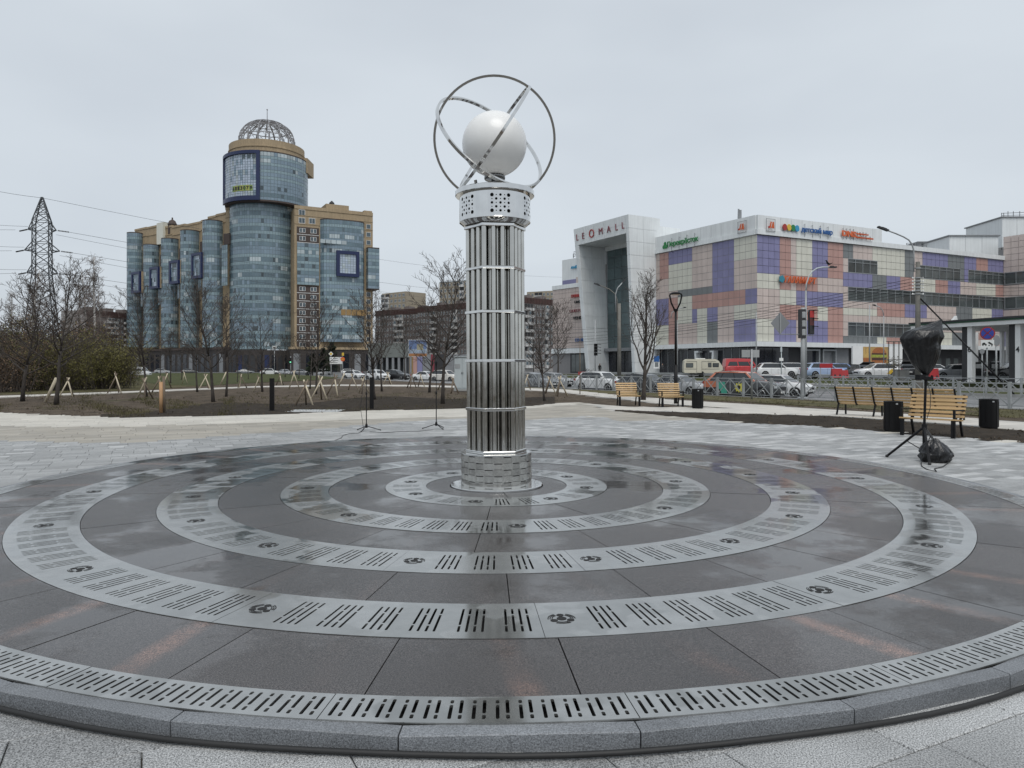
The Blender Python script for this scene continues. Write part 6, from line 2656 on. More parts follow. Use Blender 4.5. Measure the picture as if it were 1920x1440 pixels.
# guard rail before the car park
t = thing('guard_rail', 'low grey guard rail between the far lanes and the parked cars', 'guard rail', UV(-40, 71.2, 0.1), math.atan2(-0.866, 0.5))
mb = MB()
prof = [(-0.02, 0.62), (0.03, 0.58), (-0.02, 0.5), (0.03, 0.42), (-0.02, 0.36)]
vs = []
for x in (-55, 55):
    vs += [(x, -y, z + 0.1) for y, z in prof]
mb.add(vs, [(i, i + 1, 6 + i, 5 + i) for i in range(4)])
mb.build('rail', M['galv'], t)
pm_ = MB().box((0, 0.08, 0.3), (0.1, 0.12, 0.8)).mesh('post', M['galv'])
for i in range(45):
    link('post', pm_, t, (-54 + i * 2.45, 0, 0))

# ---------------------------------------------------------------- posts, lamps, signals, signs
g = G(1267, 757)
t = thing('street_lamp', 'slender black park lamp with an open lantern head behind a short bench', 'street lamp', g)
zt_ = PZ(583, g.y)
MB().cyl((0, 0, -0.02), (0, 0, zt_ * 0.42), 0.085, n=10).build('lower_pole', M['black_metal'], t, 'all')
MB().cyl((0, 0, zt_ * 0.42), (0, 0, zt_), 0.06, 0.05, 10).build('upper_pole', M['black_metal'], t, 'all')
zh_ = PZ(549, g.y)
mb = MB()
w = 0.27
for s in (-1, 1):
    mb.tube([(s * 0.03, 0, zt_), (s * w * 0.75, 0, zt_ + (zh_ - zt_) * 0.45), (s * w, 0, zt_ + (zh_ - zt_) * 0.85), (s * w * 0.86, 0, zh_ - 0.03)], 0.038, 6)
mb.build('lantern_frame', M['black_metal'], t, 'all')
MB().lathe([(0, zh_ + 0.03), (w * 0.7, zh_ + 0.02), (w * 0.95, zh_ - 0.04), (w * 0.8, zh_ - 0.07), (0, zh_ - 0.07)], 20).build('lantern_cap', M['black_metal'], t, True)
MB().lathe([(0, zh_ - 0.075), (w * 0.7, zh_ - 0.08), (w * 0.55, zh_ - 0.10), (0, zh_ - 0.10)], 16).build('diffuser', mat('lamp_diffuser', (0.55, 0.45, 0.38), 0.4), t, True)
MB().lathe([(0.05, zt_ - 0.05), (0.10, zt_ + 0.02), (0.11, zt_ + 0.08), (0.03, zt_ + 0.1)], 12).build('lantern_base', M['black_metal'], t, True)


def pole_thing(name, label, cat, px, y, zb, ztop, r0, r1, m, group=None):
    t = thing(name, label, cat, (PX(px, y), y, zb), 0, group)
    MB().cyl((0, 0, -0.1), (0, 0, ztop - zb), r0, r1, 12).build('pole', m, t, 'all')
    return t


def lamp_arm(t, pts, px_origin, y, m, headlen=0.9, hd=None):
    o = t.location
    q = [PT(px, py, y) - o for px, py in pts]
    # round the bend
    MB().tube(q, 0.055, 8).build('arm', m, t, 'all')
    d = (q[-1] - q[-2]).normalized()
    a, b = q[-1] - d * 0.05, q[-1] + d * headlen
    mb = MB()
    mb.bar(a, b, 0.30, 0.11)
    mb.bar(a.lerp(b, 0.15) + Vector((0, 0, 0.07)), a.lerp(b, 0.6) + Vector((0, 0, 0.07)), 0.16, 0.08)
    mb.build('lamp_head', hd or M['dark_wall'], t)


# big concrete pole with curved lamp arm, insulators and strut
YP = 53.5
t = pole_thing('concrete_pole', 'tall weathered concrete pole carrying wires and a curved lamp arm', 'utility pole', 1721, YP, -0.14, PZ(491, YP), 0.21, 0.15, M['concrete'])
lamp_arm(t, [(1713.5, 510), (1713.5, 480), (1713, 468), (1710, 458), (1704, 450), (1694, 444), (1680, 438), (1664, 432)], 0, YP, M['galv'], 0.75)
o = t.location
for i, py in enumerate((503, 521, 527, 533, 539, 545, 551)):
    z = PZ(py, YP) - o.z
    MB().lathe([(0.175, z - 0.05), (0.20, z - 0.045), (0.20, z + 0.045), (0.175, z + 0.05)], 14).build('clamp_band', M['galv'], t)
    if i:
        mb = MB()
        for sgn in (-1, 1):
            mb.cyl((sgn * 0.2, 0, z), (sgn * 0.36, 0, z), 0.02, n=6)
            mb.lathe([(0.03, z - 0.06), (0.06, z - 0.04), (0.05, z + 0.03), (0.02, z + 0.06)], 8, c=(sgn * 0.38, 0, 0))
        mb.build('insulators', M['s_white'], t)
MB().lathe([(0.36, -0.1), (0.36, 0.75), (0.25, 0.8)], 14).build('pole_footing', M['concrete'], t)
a, b = PT(1724, 558, YP), PT(1902, 731, YP - 6)
tag(MB().cyl(a, (b.x, b.y, -0.15), 0.055, n=8).build('pole_strut', M['black_metal'], None, 'all'), 'long dark diagonal strut propping the concrete pole', 'strut')

# wires to both sides of the pole
def wire(p0, p1, sag, r=0.014, n=18):
    pts = []
    for i in range(n + 1):
        t = i / n
        p = Vector(p0).lerp(Vector(p1), t)
        p.z -= sag * 4 * t * (1 - t)
        pts.append(p)
    return pts


YP2 = 110.0
wl = [(521, 618, 1.2), (527, 626, 1.1), (533, 634, 1.0), (539, 640, 0.9), (551, 652, 0.8), (545, 646, 0.8)]
where = ['topmost', 'second', 'third', 'fourth', 'lowest', 'fifth']
for (ya, yb, sg), wn_ in zip(wl, where):
    a = PT(1717, ya, YP)
    b = PT(1000, yb, YP2)
    tag(MB().tube(wire(a, b, sg), 0.016, 4, cap=False).build('overhead_wire', M['rubber']), f'{wn_} thin dark wire from the concrete pole towards the mall portal', 'wire', 'overhead wires')
for ya, yb, wn_ in ((520, 512, 'upper'), (531, 534, 'middle'), (548, 545, 'lower')):
    tag(MB().tube(wire(PT(1725, ya, YP), PT(2080, yb, 40), 0.25), 0.016, 4, cap=False).build('overhead_wire', M['rubber']), f'{wn_} wire from the concrete pole out towards the filling station side', 'wire', 'overhead wires')

# signal pole with diamond sign and lamp behind
YS = 39.5
t = pole_thing('signal_pole', 'thick grey pole with traffic signals standing at the near fence', 'traffic light', 1505.5, YS, -0.05, PZ(577, YS), 0.135, 0.10, M['galv'])
o = t.location
MB().lathe([(0.30, 0.0), (0.30, 0.05), (0.16, 0.08)], 14).build('foot_flange', M['galv'], t)
mb = MB()
p0, p1 = PT(1498.5, 634, YS), PT(1509.5, 580, YS)
mb.box(((p0.x + p1.x) / 2 - o.x, 0.02, (p0.z + p1.z) / 2 - o.z), (p1.x - p0.x, 0.30, p1.z - p0.z))
s_b = mb.build('signal_back', M['dark_wall'], t)
mb = MB()
for i in range(3):
    z = p0.z + (p1.z - p0.z) * (0.2 + 0.3 * i) - o.z
    mb.lathe([(0.13, z - 0.17), (0.15, z - 0.15), (0.15, z + 0.15), (0.13, z + 0.17)], 10, c=(0, -0.02, 0))
mb.build('signal_straps', M['galv'], t)
p0, p1 = PT(1516.5, 627, YS), PT(1525, 581, YS)
cx_, hw, hz0, hz1 = (p0.x + p1.x) / 2 - o.x, (p1.x - p0.x) / 2, p0.z - o.z, p1.z - o.z
sg = MB().box((cx_, 0, (hz0 + hz1) / 2), (hw * 2, 0.26, hz1 - hz0)).build('signal_head', M['dark_wall'], t)
M['lit_red'] = mat('lit_red_signal', (0.35, 0.03, 0.03), 0.4, emit=(1.0, 0.06, 0.05), estr=0.05)
for i in range(3):
    z = hz0 + (hz1 - hz0) * (0.18 + 0.32 * i)
    mb = MB()
    mb.box((cx_ - 0.003, -0.132, z), (hw * 1.8, 0.02, 0.36))
    mb.build('lens', M['lit_red'] if i == 2 else (mat('dim_red_lens', (0.11, 0.03, 0.03), 0.4) if i == 1 else M['dark_wall']), sg)
    mb = MB()
    mb.bar((cx_ + hw * 0.6, -0.1, z + 0.2), (cx_ + hw * 2.5, -0.22, z + 0.17), 0.30, 0.03)
    mb.build('visor', M['black_metal'], sg)
mb = MB()
mb.bar((0, 0, PZ(629, YS) - o.z), (cx_ + hw, 0, PZ(629, YS) - o.z), 0.04, 0.04)
mb.bar((0, 0, PZ(583, YS) - o.z), (cx_, 0, PZ(583, YS) - o.z), 0.04, 0.04)
mb.bar((0, 0, PZ(626.5, YS) - o.z), (PX(1461, YS) - o.x, 0, PZ(626.5, YS) - o.z), 0.035, 0.035)
mb.build('bracket', M['galv'], t)
mb = MB()
c = PT(1463, 606, YS) - o
r_ = 0.60
mb.prism([c + Vector((r_ * x * 0.86, 0, r_ * y)) for x, y in ((-1, 0), (0, -1), (1, 0), (0, 1))], (0, 0.02, 0))
ds = mb.build('sign_back', M['mid_grey'], t)
mb = MB()
mb.box(c + Vector((0, -0.03, 0)), (0.05, 0.03, r_ * 1.9))
mb.build('sign_rail', M['galv'], ds)
# thin pole with pale curved lamp arm and a bird
t = pole_thing('lamp_pole', 'slim pale lamp pole with a curved arm on which a crow perches', 'street lamp', 1511, 62, -0.14, PZ(545, 62), 0.10, 0.07, M['galv'])
lamp_arm(t, [(1511, 545), (1512, 532), (1516, 520), (1523, 509), (1532, 503), (1542, 501), (1556, 501)], 0, 62, M['steel_lt'], 0.55)
# crow
cp = PT(1553.5, 497.6, 62)
t = thing('crow', 'dark crow perched on the slim curved lamp arm', 'bird', cp + Vector((0, 0, -0.02)))
def bird(mb):
    sec = [(-0.34, 0.26, 0.01), (-0.22, 0.17, 0.035), (-0.10, 0.13, 0.075), (0.02, 0.16, 0.095), (0.10, 0.25, 0.085), (0.14, 0.34, 0.06), (0.17, 0.41, 0.055), (0.21, 0.43, 0.045), (0.26, 0.42, 0.018), (0.33, 0.40, 0.004)]
    mb.tube([(-x, 0, z) for x, z, r in sec], [r for *_, r in sec], 10)


mb = MB()
bird(mb)
for v in mb.v:
    pass
mb.build('body', M['bin_black'], t, 'all')
mb = MB()
for s in (-1, 1):
    mb.cyl((0, s * 0.04, 0.1), (0, s * 0.04, 0.02), 0.012, n=5)
mb.build('legs', M['bin_black'], t)

# pole with grey twin boards seen from behind
t = pole_thing('sign_post', 'grey sign post with two plain boards seen from behind, before the red van', 'road sign', 1409.5, 38, -0.02, PZ(655, 38), 0.05, 0.05, M['galv'])
o = t.location
for a, b in ((1391, 1407), (1412, 1424)):
    p0, p1 = PT(a, 670, 38), PT(b, 656, 38)
    mb = MB()
    mb.box(((p0.x + p1.x) / 2 - o.x, 0.03, (p0.z + p1.z) / 2 - o.z), (p1.x - p0.x, 0.02, p1.z - p0.z))
    mb.build('sign_back', M['galv'], t)
# thin lamp poles before the mall
t = pole_thing('lamp_pole', 'olive concrete tram pole with two curved lamp arms before the portal', 'street lamp', 1161, 75, -0.14, PZ(569, 75), 0.22, 0.17, M['concrete'])
lamp_arm(t, [(1157, 600), (1157, 562), (1153, 551), (1142, 542), (1124, 535)], 0, 75, M['concrete'], 0.6)
lamp_arm(t, [(1155, 585), (1154, 552), (1158, 540), (1168, 529)], 0, 75, M['galv'], 0.4)
t = pole_thing('lamp_pole', 'plain thin grey lamp pole in front of the cream and violet corner', 'street lamp', 1418, 82, LOT_Z, PZ(585, 82), 0.08, 0.06, M['galv'])
t = pole_thing('lamp_pole', 'thin grey pole with a small curved arm before the burger advert', 'street lamp', 1630.5, 88, LOT_Z, PZ(572, 88), 0.09, 0.06, M['galv'])
t = pole_thing('lamp_pole', 'thin grey pole with a hooked arm over the terracotta panels', 'street lamp', 1657, 92, LOT_Z, PZ(590, 92), 0.07, 0.05, M['galv'])
lamp_arm(t, [(1657, 592), (1655, 582), (1650, 576), (1641, 573)], 0, 92, M['galv'], 0.3)
t = pole_thing('lamp_pole', 'thin grey pole with a curved arm before the tan end strip of the mall', 'street lamp', 1270, 95, LOT_Z, PZ(600, 95), 0.07, 0.05, M['galv'])
lamp_arm(t, [(1258, 597), (1260, 586), (1270, 579), (1282, 577)], 0, 95, M['galv'], 0.3)
t = pole_thing('sapling_stake', 'thin bare pole standing alone in the soil before the white crossover', 'pole', 1087.5, 44, -0.02, PZ(630, 44), 0.03, 0.02, M['stake_dark'])
# vertical traffic light by the portal
t = pole_thing('signal_pole', 'thin pole with four black signal visors before the white portal', 'traffic light', 1116, 78, ROAD_Z, PZ(600, 78), 0.06, 0.05, M['galv'])
o = t.location
for py in (647, 652.5, 658, 664):
    mb = MB()
    c = PT(1117, py, 78) - o
    mb.box(c, (0.35, 0.3, 0.30))
    mb.bar(c + Vector((0.1, -0.1, 0.12)), c + Vector((0.5, -0.3, 0.06)), 0.3, 0.05)
    mb.build('signal_lamp', M['black_metal'], t)
# arrow sign from behind at car park
t = pole_thing('sign_post', 'thin post with a narrow pointed board and a small square plate near the white cars', 'road sign', 1465, 84, LOT_Z, PZ(650, 84), 0.05, 0.05, M['steel_lt'])
o = t.location
mb = MB()
mb.prism([PT(px, py, 83.9) - o for px, py in ((1463.3, 660), (1466.7, 660), (1466.7, 652), (1465, 649), (1463.3, 652))], (0, 0.03, 0))
mb.build('sign_back', M['steel_lt'], t)
MB().box(PT(1465, 674, 83.9) - o, (0.45, 0.04, 0.35)).build('plate', M['s_white'], t)

# no stopping sign with tow away plate
YN = 52.5
t = pole_thing('no_stopping_sign', 'round blue sign with a red cross above a white tow-away plate', 'road sign', 1850.5, YN, -0.14, PZ(614, YN), 0.055, 0.055, M['galv'])
o = t.location
c = PT(1851.5, 625, YN - 0.08) - o
rz = 0.46
rx = 0.32
def ell(mb, c, a, b, dy, k=0, n=24):
    mb.prism([c + Vector((a * cos(2 * pi * i / n), dy, b * sin(2 * pi * i / n))) for i in range(n)], (0, 0.012, 0), k)


rot = R(-42)
sgn = link('sign_disc', None, t, c, (0, 0, rot))
M['blue_sign'] = mat('blue_sign_face', (0.03, 0.06, 0.33), 0.4)
def el2(name, r, d, m, n=28):
    mb = MB()
    mb.prism([Vector((r * cos(2 * pi * i / n), d, r * sin(2 * pi * i / n))) for i in range(n)], (0, 0.008, 0))
    mb.build(name, m, sgn)


el2('rim', 0.47, 0.0, M['s_red'])
el2('face', 0.39, -0.012, M['blue_sign'])
for s in (-1, 1):
    mb = MB()
    mb.bar((-0.27, -0.017 - 0.004 * s, -0.27 * s), (0.27, -0.017 - 0.004 * s, 0.27 * s), 0.006, 0.085, up=(0, -0.3, 1))
    mb.build('cross_bar', M['s_red'], sgn)
pl = link('tow_plate', MB().box((0, 0, 0), (0.82, 0.015, 0.56)).mesh('tow_plate', M['s_white']), t, PT(1851.5, 644.5, YN - 0.1) - o, (0, 0, R(-20)))
mb = MB()
for pts in ([(-0.34, -0.08), (-0.05, -0.08), (-0.05, -0.02), (-0.12, 0.0), (-0.16, 0.08), (-0.26, 0.08), (-0.34, 0.0)], [(0.02, 0.08), (0.10, 0.14), (0.20, 0.08), (0.34, -0.04), (0.30, -0.12), (0.06, 0.02)]):
    mb.prism([Vector((x, -0.014, z)) for x, z in pts], (0, 0.004, 0))
for x, z in ((-0.28, -0.11), (-0.1, -0.11), (0.1, -0.12), (0.27, -0.15)):
    mb.prism([Vector((x + 0.045 * cos(R(45 * i)), -0.014, z + 0.045 * sin(R(45 * i)))) for i in range(8)], (0, 0.004, 0))
mb.build('tow_symbol', M['s_black'], pl)
t = pole_thing('sign_post', 'grey back of a round sign on a pale post beside the no stopping sign', 'road sign', 1868, 54, -0.14, PZ(628, 54), 0.06, 0.06, M['galv'])
o = t.location
mb = MB()
c = PT(1866.5, 638.5, 54) - o
mb.prism([c + Vector((0.24 * cos(R(15 * i)), -0.08, 0.40 * sin(R(15 * i)))) for i in range(24)], (0.08, 0.02, 0))
mb.build('sign_back', M['mid_grey'], t)
t = pole_thing('sign_post', 'small round grey sign back under the filling station roof', 'road sign', 1841.5, 62, 0.2, PZ(655, 62), 0.05, 0.05, M['galv'])
o = t.location
MB().prism([PT(1841.5, 659, 61.9) - o + Vector((0.22 * cos(R(30 * i)), 0, 0.22 * sin(R(30 * i)))) for i in range(12)], (0, 0.02, 0)).build('sign_back', M['mid_grey'], t)

# ---------------------------------------------------------------- filling station
CA = Plane((PX(1708, 70), 70), (0.36, -0.93), flip=True)
if CA.n.x > 0:
    CA = Plane((PX(1708, 70), 70), (0.36, -0.93))
gsn = thing('filling_station', 'filling station with a white and green flat canopy on square pillars', 'filling station', CA.p(8, LOT_Z, -4))
zu_ = 5.23
mb = MB()
CA.box(mb, 0, 30, zu_, zu_ + 0.34, -14, 0.0)
lk(gsn, 'canopy', mb, M['s_white'])
mb = MB()
CA.box(mb, -0.1, 30, zu_ + 0.36, zu_ + 0.47, -14.1, 0.1)
lk(gsn, 'canopy_band', mb, mat('deep_green_band', (0.02, 0.075, 0.04), 0.5))
mb = MB()
CA.box(mb, -0.15, 30, zu_ + 0.49, zu_ + 0.64, -14.2, 0.15)
lk(gsn, 'canopy_edge', mb, M['dark_wall'])
for i, (px, ch) in enumerate(((1812, '6'), (1902, '4'), (1985, '2'))):
    s = CA.s(px)
    mb = MB()
    CA.box(mb, s - 0.22, s + 0.22, 0.2, zu_ - 0.02, -0.85, -0.4)
    p = lk(gsn, 'pillar', mb, M['s_white'])
    mb = MB()
    CA.box(mb, s - 0.80, s - 0.28, 0.2, zu_ - 0.02, -1.3, -0.5)
    lk(gsn, 'pillar_return', mb, M['dark_wall'])
    c = CA.p(s, PZ(655, CA.p(s, 0).y), -0.38)
    o = put_text(ch, M['dark_wall'], c, CA.right, (0, 0, 1), CA.n, 0.32, 0.48, 0.02, 0.01, name='digit', parent=p, ploc=gsn.location + p.location)
    o.location = (0, 0, 0)
    o.location = -p.location * 0
mb = MB()
p = PT(1790, 599, 68)
mb.prism([PT(1787, 600.5, 68), PT(1796, 600.5, 68), PT(1795, 596, 68), PT(1794, 592, 68), PT(1791, 596, 68)], (0, 0.4, 0))
lk(gsn, 'roof_emblem', mb, M['s_white'])
for px, y in ((1830, 76), (1879, 74), (1890, 72)):
    mb = MB()
    x = PX(px, y)
    mb.box((x, y, (zu_ + LOT_Z) / 2), (0.3, 0.3, zu_ - LOT_Z))
    lk(gsn, 'post', mb, M['s_white'])
for px in (1832, 1862, 1905):
    mb = MB()
    y = 69
    mb.box((PX(px, y), y, LOT_Z + 0.85), (0.9, 0.5, 1.7))
    pu = lk(gsn, 'fuel_pump', mb, M['dark_wall'])
    mb = MB()
    mb.box((PX(px, y), y - 0.27, LOT_Z + 1.3), (0.6, 0.03, 0.4))
    lk(gsn, 'pump_display', mb, M['s_white'], parent=pu)

# tall rod sculpture and red water barriers in front of the lot
t = thing('rod_cage', 'tall cage of thin grey rods around a mossy shrub before the burger advert', 'tree guard', (PX(1676, 72), 72, -0.1))
for i in range(7):
    x = -0.55 + i * 0.18
    MB().cyl((x, 0.25 * sin(i * 2.1), 0), (x, 0.25 * sin(i * 2.1), 4.3), 0.025, n=6).build('rod', M['concrete'], t)
for z in (0.5, 1.9, 2.5, 4.25):
    MB().box((0, 0, z), (1.25 if z != 2.5 else 1.9, 0.6, 0.06)).build('hoop', M['concrete'], t)
mb = MB()
rr = random.Random(4)
for i in range(220):
    p = Vector((rr.gauss(0, 0.38), rr.gauss(0, 0.3), 2.1 + rr.gauss(0, 0.4)))
    s = 0.09
    q = [p + Vector((rr.uniform(-s, s), rr.uniform(-s, s), rr.uniform(-s, s))) for _ in range(3)]
    mb.add(q, [(0, 1, 2)])
mb.build('foliage', mat('mossy_foliage', (0.12, 0.11, 0.055), 0.9, 0, 0.3, 4, isl=0.3), t)
M['red_plastic'] = mat('red_barrier_plastic', (0.36, 0.025, 0.03), 0.45, 0, 0.08, 1)


def barrier(label, px0, px1, py0, py1, y):
    p0, p1 = PT(px0, py1, y), PT(px1, py0, y)
    w, h = p1.x - p0.x, p1.z - p0.z
    t = thing('road_barrier', label, 'road barrier', ((p0.x + p1.x) / 2, y, p0.z), 0, 'red plastic road barriers')
    mb = MB()
    mb.prism([(-w / 2, -0.3, 0), (-w / 2, 0.3, 0), (-w / 2, 0.22, h * 0.3), (-w / 2, 0.12, h), (-w / 2, -0.12, h), (-w / 2, -0.22, h * 0.3)][::-1], (w, 0, 0))
    mb.build('body', M['red_plastic'], t)
    for k in (-1, 1):
        MB().box((k * w * 0.25, -0.235, h * 0.25), (w * 0.18, 0.06, h * 0.2)).build('slot', M['dark_wall'], t)


barrier('red plastic barrier under the red board before the pale blue car', 1559, 1578, 691, 708, 72)
barrier('red plastic barrier closer to the white and yellow car', 1578, 1589, 694, 708, 72)
barrier('red plastic barrier half hidden behind the wrapped lamp', 1741, 1758, 691, 711, 66)
t = thing('red_board', 'plain red board on a thin stand before the pale blue car', 'board', (PX(1549, 73), 73, LOT_Z))
p0, p1 = PT(1537, 690, 73), PT(1561, 681.5, 73)
MB().box((0, 0, (p0.z + p1.z) / 2 - LOT_Z), (p1.x - p0.x, 0.05, p1.z - p0.z)).build('board', M['red_plastic'], t)
for s in (-1, 1):
    MB().bar((s * 0.55, 0, -0.3), (s * 0.55, 0, p0.z - LOT_Z + 0.1), 0.05, 0.05).build('leg', M['galv'], t)
t = thing('concrete_block', 'pale grey concrete block beside the rod cage', 'block', (PX(1690, 73), 73, 0.1))
MB().box((0, 0, 0.62), (1.15, 0.9, 1.25)).build('block', M['kerb_pale'], t)
MB().box((0, 0, 1.28), (1.2, 0.95, 0.06)).build('lid', M['galv'], t)

# far signs before the glass complex
t = thing('direction_board', 'white direction board on posts under a yellow diamond sign', 'road sign', (PX(630, 120), 120, ROAD_Z))
p0, p1 = PT(618.5, 682.5, 120), PT(642, 669.5, 120)
MB().box((0, 0, (p0.z + p1.z) / 2 - ROAD_Z), (p1.x - p0.x, 0.08, p1.z - p0.z)).build('board', M['s_white'], t)
for i in range(3):
    z = p0.z + (p1.z - p0.z) * (0.2 + 0.3 * i) - ROAD_Z
    MB().box((-0.80, -0.05, z), (0.14, 0.02, 0.14)).build('arrow', M['s_black'], t)
    MB().box((-0.1, -0.05, z), (0.75 + 0.2 * (i % 2), 0.02, 0.10)).build('place_name', M['mid_grey'], t)
for s in (-1, 1):
    MB().bar((s * 0.8, 0.06, 0), (s * 0.8, 0.06, p1.z - ROAD_Z), 0.08, 0.08).build('post', M['galv'], t)
t = pole_thing('priority_sign', 'yellow and white diamond priority sign above the direction board', 'road sign', 620.5, 121, ROAD_Z, PZ(662, 121), 0.05, 0.05, M['galv'])
o = t.location
c = PT(620.5, 663.5, 120.8) - o
for r_, m_, d in ((0.40, M['s_white'], 0), (0.24, M['s_yellow'], -0.02)):
    MB().prism([c + Vector((r_ * x, d, r_ * y)) for x, y in ((-1, 0), (0, -1), (1, 0), (0, 1))], (0, 0.015, 0)).build('face', m_, t)
t = pole_thing('road_works_sign', 'round orange sign on a yellow backing beside the direction board', 'road sign', 642.5, 119, ROAD_Z, PZ(663, 119), 0.05, 0.05, M['galv'])
o = t.location
c = PT(642.5, 673.5, 118.8) - o
MB().prism([c + Vector((0.36 * cos(R(24 * i)), 0, 0.36 * sin(R(24 * i)))) for i in range(15)], (0, 0.02, 0)).build('face', M['s_orange'], t)
MB().box(c + Vector((0, -0.02, 0)), (0.4, 0.02, 0.1)).build('bar', M['s_yellow'], t)
MB().box(PT(643, 664, 118.8) - o, (0.35, 0.03, 0.5)).build('lamp', M['s_yellow'], t)
t = pole_thing('crossing_sign', 'white square crossing sign high on a pole before the round tower', 'road sign', 514.5, 150, ROAD_Z, PZ(648, 150), 0.06, 0.06, M['galv'])
o = t.location
MB().box(PT(514.5, 651.5, 149.8) - o, (0.85, 0.05, 0.65)).build('face', M['s_white'], t)
MB().box(PT(514.5, 651.8, 149.7) - o, (0.5, 0.05, 0.25)).build('symbol', M['s_black'], t)
t = pole_thing('signal_pole', 'traffic light showing green on a thin pole by the blue podium piers', 'traffic light', 545, 140, ROAD_Z, PZ(668, 140), 0.06, 0.06, M['galv'])
o = t.location
MB().box(PT(544.5, 676, 139.8) - o, (0.4, 0.3, 1.1)).build('signal_head', M['black_metal'], t)
MB().box(PT(544.5, 679, 139.6) - o, (0.24, 0.05, 0.24)).build('lens', mat('lit_green_signal', (0.05, 0.4, 0.2), 0.4, emit=(0.3, 1.0, 0.6), estr=0.7), t)

# person at the mall entrance
def person(label, px, y, zb, h, dark):
    t = thing('person', label, 'person', (PX(px, y), y, zb))
    me = bpy.data.meshes.new('body')
    J = [(0, 0, .52), (0, 0, .62), (0, 0, .80), (0, -0.005, .86), (0, -.01, .93), (.055, 0, .50), (.06, -.03, .27), (.06, 0.01, .04), (.06, -.06, .02), (-.055, 0, .50), (-.06, .03, .27), (-.06, .05, .04), (-.06, -.01, .02),
         (.11, 0, .80), (.135, 0, .63), (.13, -.05, .47), (-.11, 0, .80), (-.135, 0, .63), (-.13, -.05, .47)]
    E = [(0, 1), (1, 2), (2, 3), (3, 4), (0, 5), (5, 6), (6, 7), (7, 8), (0, 9), (9, 10), (10, 11), (11, 12), (2, 13), (13, 14), (14, 15), (2, 16), (16, 17), (17, 18)]
    rad = [.085, .085, .085, .035, .06, .06, .045, .03, .025, .06, .045, .03, .025, .045, .034, .025, .045, .034, .025]
    me.from_pydata([(x * h, yy * h, z * h) for x, yy, z in J], E, [])
    o = link('body', me, t)
    sk = o.modifiers.new('skin', 'SKIN')
    for i, v in enumerate(me.skin_vertices[0].data):
        v.radius = (rad[i] * h, rad[i] * h * 0.85)
        v.use_root = (i == 0)
    ss = o.modifiers.new('sub', 'SUBSURF')
    ss.levels = ss.render_levels = 1
    me.materials.append(dark)
    MB().sphere((0, -0.01 * h, 0.935 * h), 0.066 * h, 10, 8, sq=(0.85, 1, 1.1)).build('head', mat('skin_tone', (0.35, 0.22, 0.16), 0.6), t, 'all')
    MB().sphere((0, 0.004 * h, 0.955 * h), 0.068 * h, 10, 6, sq=(0.9, 1, 0.95)).build('hair', M['bin_black'], t, 'all')


person('person in dark clothes standing at the white portal leg', 1124.5, 118, LOT_Z, 1.75, M['bin_black'])
person('person in dark jacket standing by the blue poster at the avenue windows', 1242, 112, LOT_Z, 1.72, M['dark_wall'])
t = thing('poster_stand', 'white and blue poster stand beside the tree before the mall windows', 'poster stand', (PX(1231, 113), 113, LOT_Z))
p0, p1 = PT(1226, 691, 113), PT(1237, 674, 113)
MB().box((0, 0, (p0.z + p1.z) / 2 - LOT_Z), (p1.x - p0.x, 0.15, p1.z - p0.z)).build('panel', M['s_white'], t)
MB().box((0, -0.08, (p0.z + p1.z) / 2 - LOT_Z - 0.1), ((p1.x - p0.x) * 0.6, 0.02, (p1.z - p0.z) * 0.5)).build('print', M['clad_grey'], t)
MB().box((0, -0.08, p1.z - LOT_Z + 0.1), ((p1.x - p0.x) * 0.9, 0.1, 0.9)).build('header', M['s_blue'], t)
MB().box((0, 0, 0.1), (1.0, 0.5, 0.25)).build('foot', M['galv'], t)
# red scooters/flower boxes at the portal foot
t = thing('flower_box', 'low red flower box with dark plants at the foot of the white portal', 'flower box', (PX(1099, 112), 112, LOT_Z))
MB().box((0, 0, 0.25), (2.4, 0.7, 0.5)).build('box', M['red_plastic'], t)
mb = MB()
for i in range(60):
    p = Vector((rr.uniform(-1.1, 1.1), rr.uniform(-.3, .3), 0.55 + rr.uniform(0, 0.35)))
    mb.add([p + Vector((rr.uniform(-.12, .12), rr.uniform(-.12, .12), rr.uniform(-.12, .12))) for _ in range(3)], [(0, 1, 2)])
mb.build('foliage', M['dark_wall'], t)

# ---------------------------------------------------------------- power pylon
YY = 200.0
t = thing('power_pylon', 'lattice steel power pylon with three pairs of arms beyond the bushes', 'pylon', (PX(79, YY), YY, ROAD_Z))
o = t.location
M['pylon'] = mat('pylon_steel', (0.085, 0.092, 0.098), 0.6, 0.2, 0.1, 0.5)
def pz(py):
    return PZ(py, YY) - o.z


prof = [(640, 30), (515, 16.5), (415, 16.0), (370, 1.5)]      # px half widths
def hwid(z):
    tb = [(pz(a), b * YY / FOC) for a, b in prof]
    for (z0, w0), (z1, w1) in zip(tb, tb[1:]):
        if z0 <= z <= z1:
            return w0 + (w1 - w0) * (z - z0) / (z1 - z0)
    return tb[0][1] if z < tb[0][0] else tb[-1][1]


mb = MB()
levels = [0.0] + [pz(py) for py in (640, 600, 570, 545, 515, 495, 475, 455, 435, 415, 400, 388, 378, 370)]
ca, sa = cos(R(20)), sin(R(20))
def crn(z, i):
    w = hwid(z) if z > 0.1 else hwid(pz(640)) * 1.15
    x, y_ = ((-1, -1), (1, -1), (1, 1), (-1, 1))[i % 4]
    x, y_ = x * w * 0.82, y_ * w * 0.82
    return Vector((x * ca - y_ * sa, x * sa + y_ * ca, z))


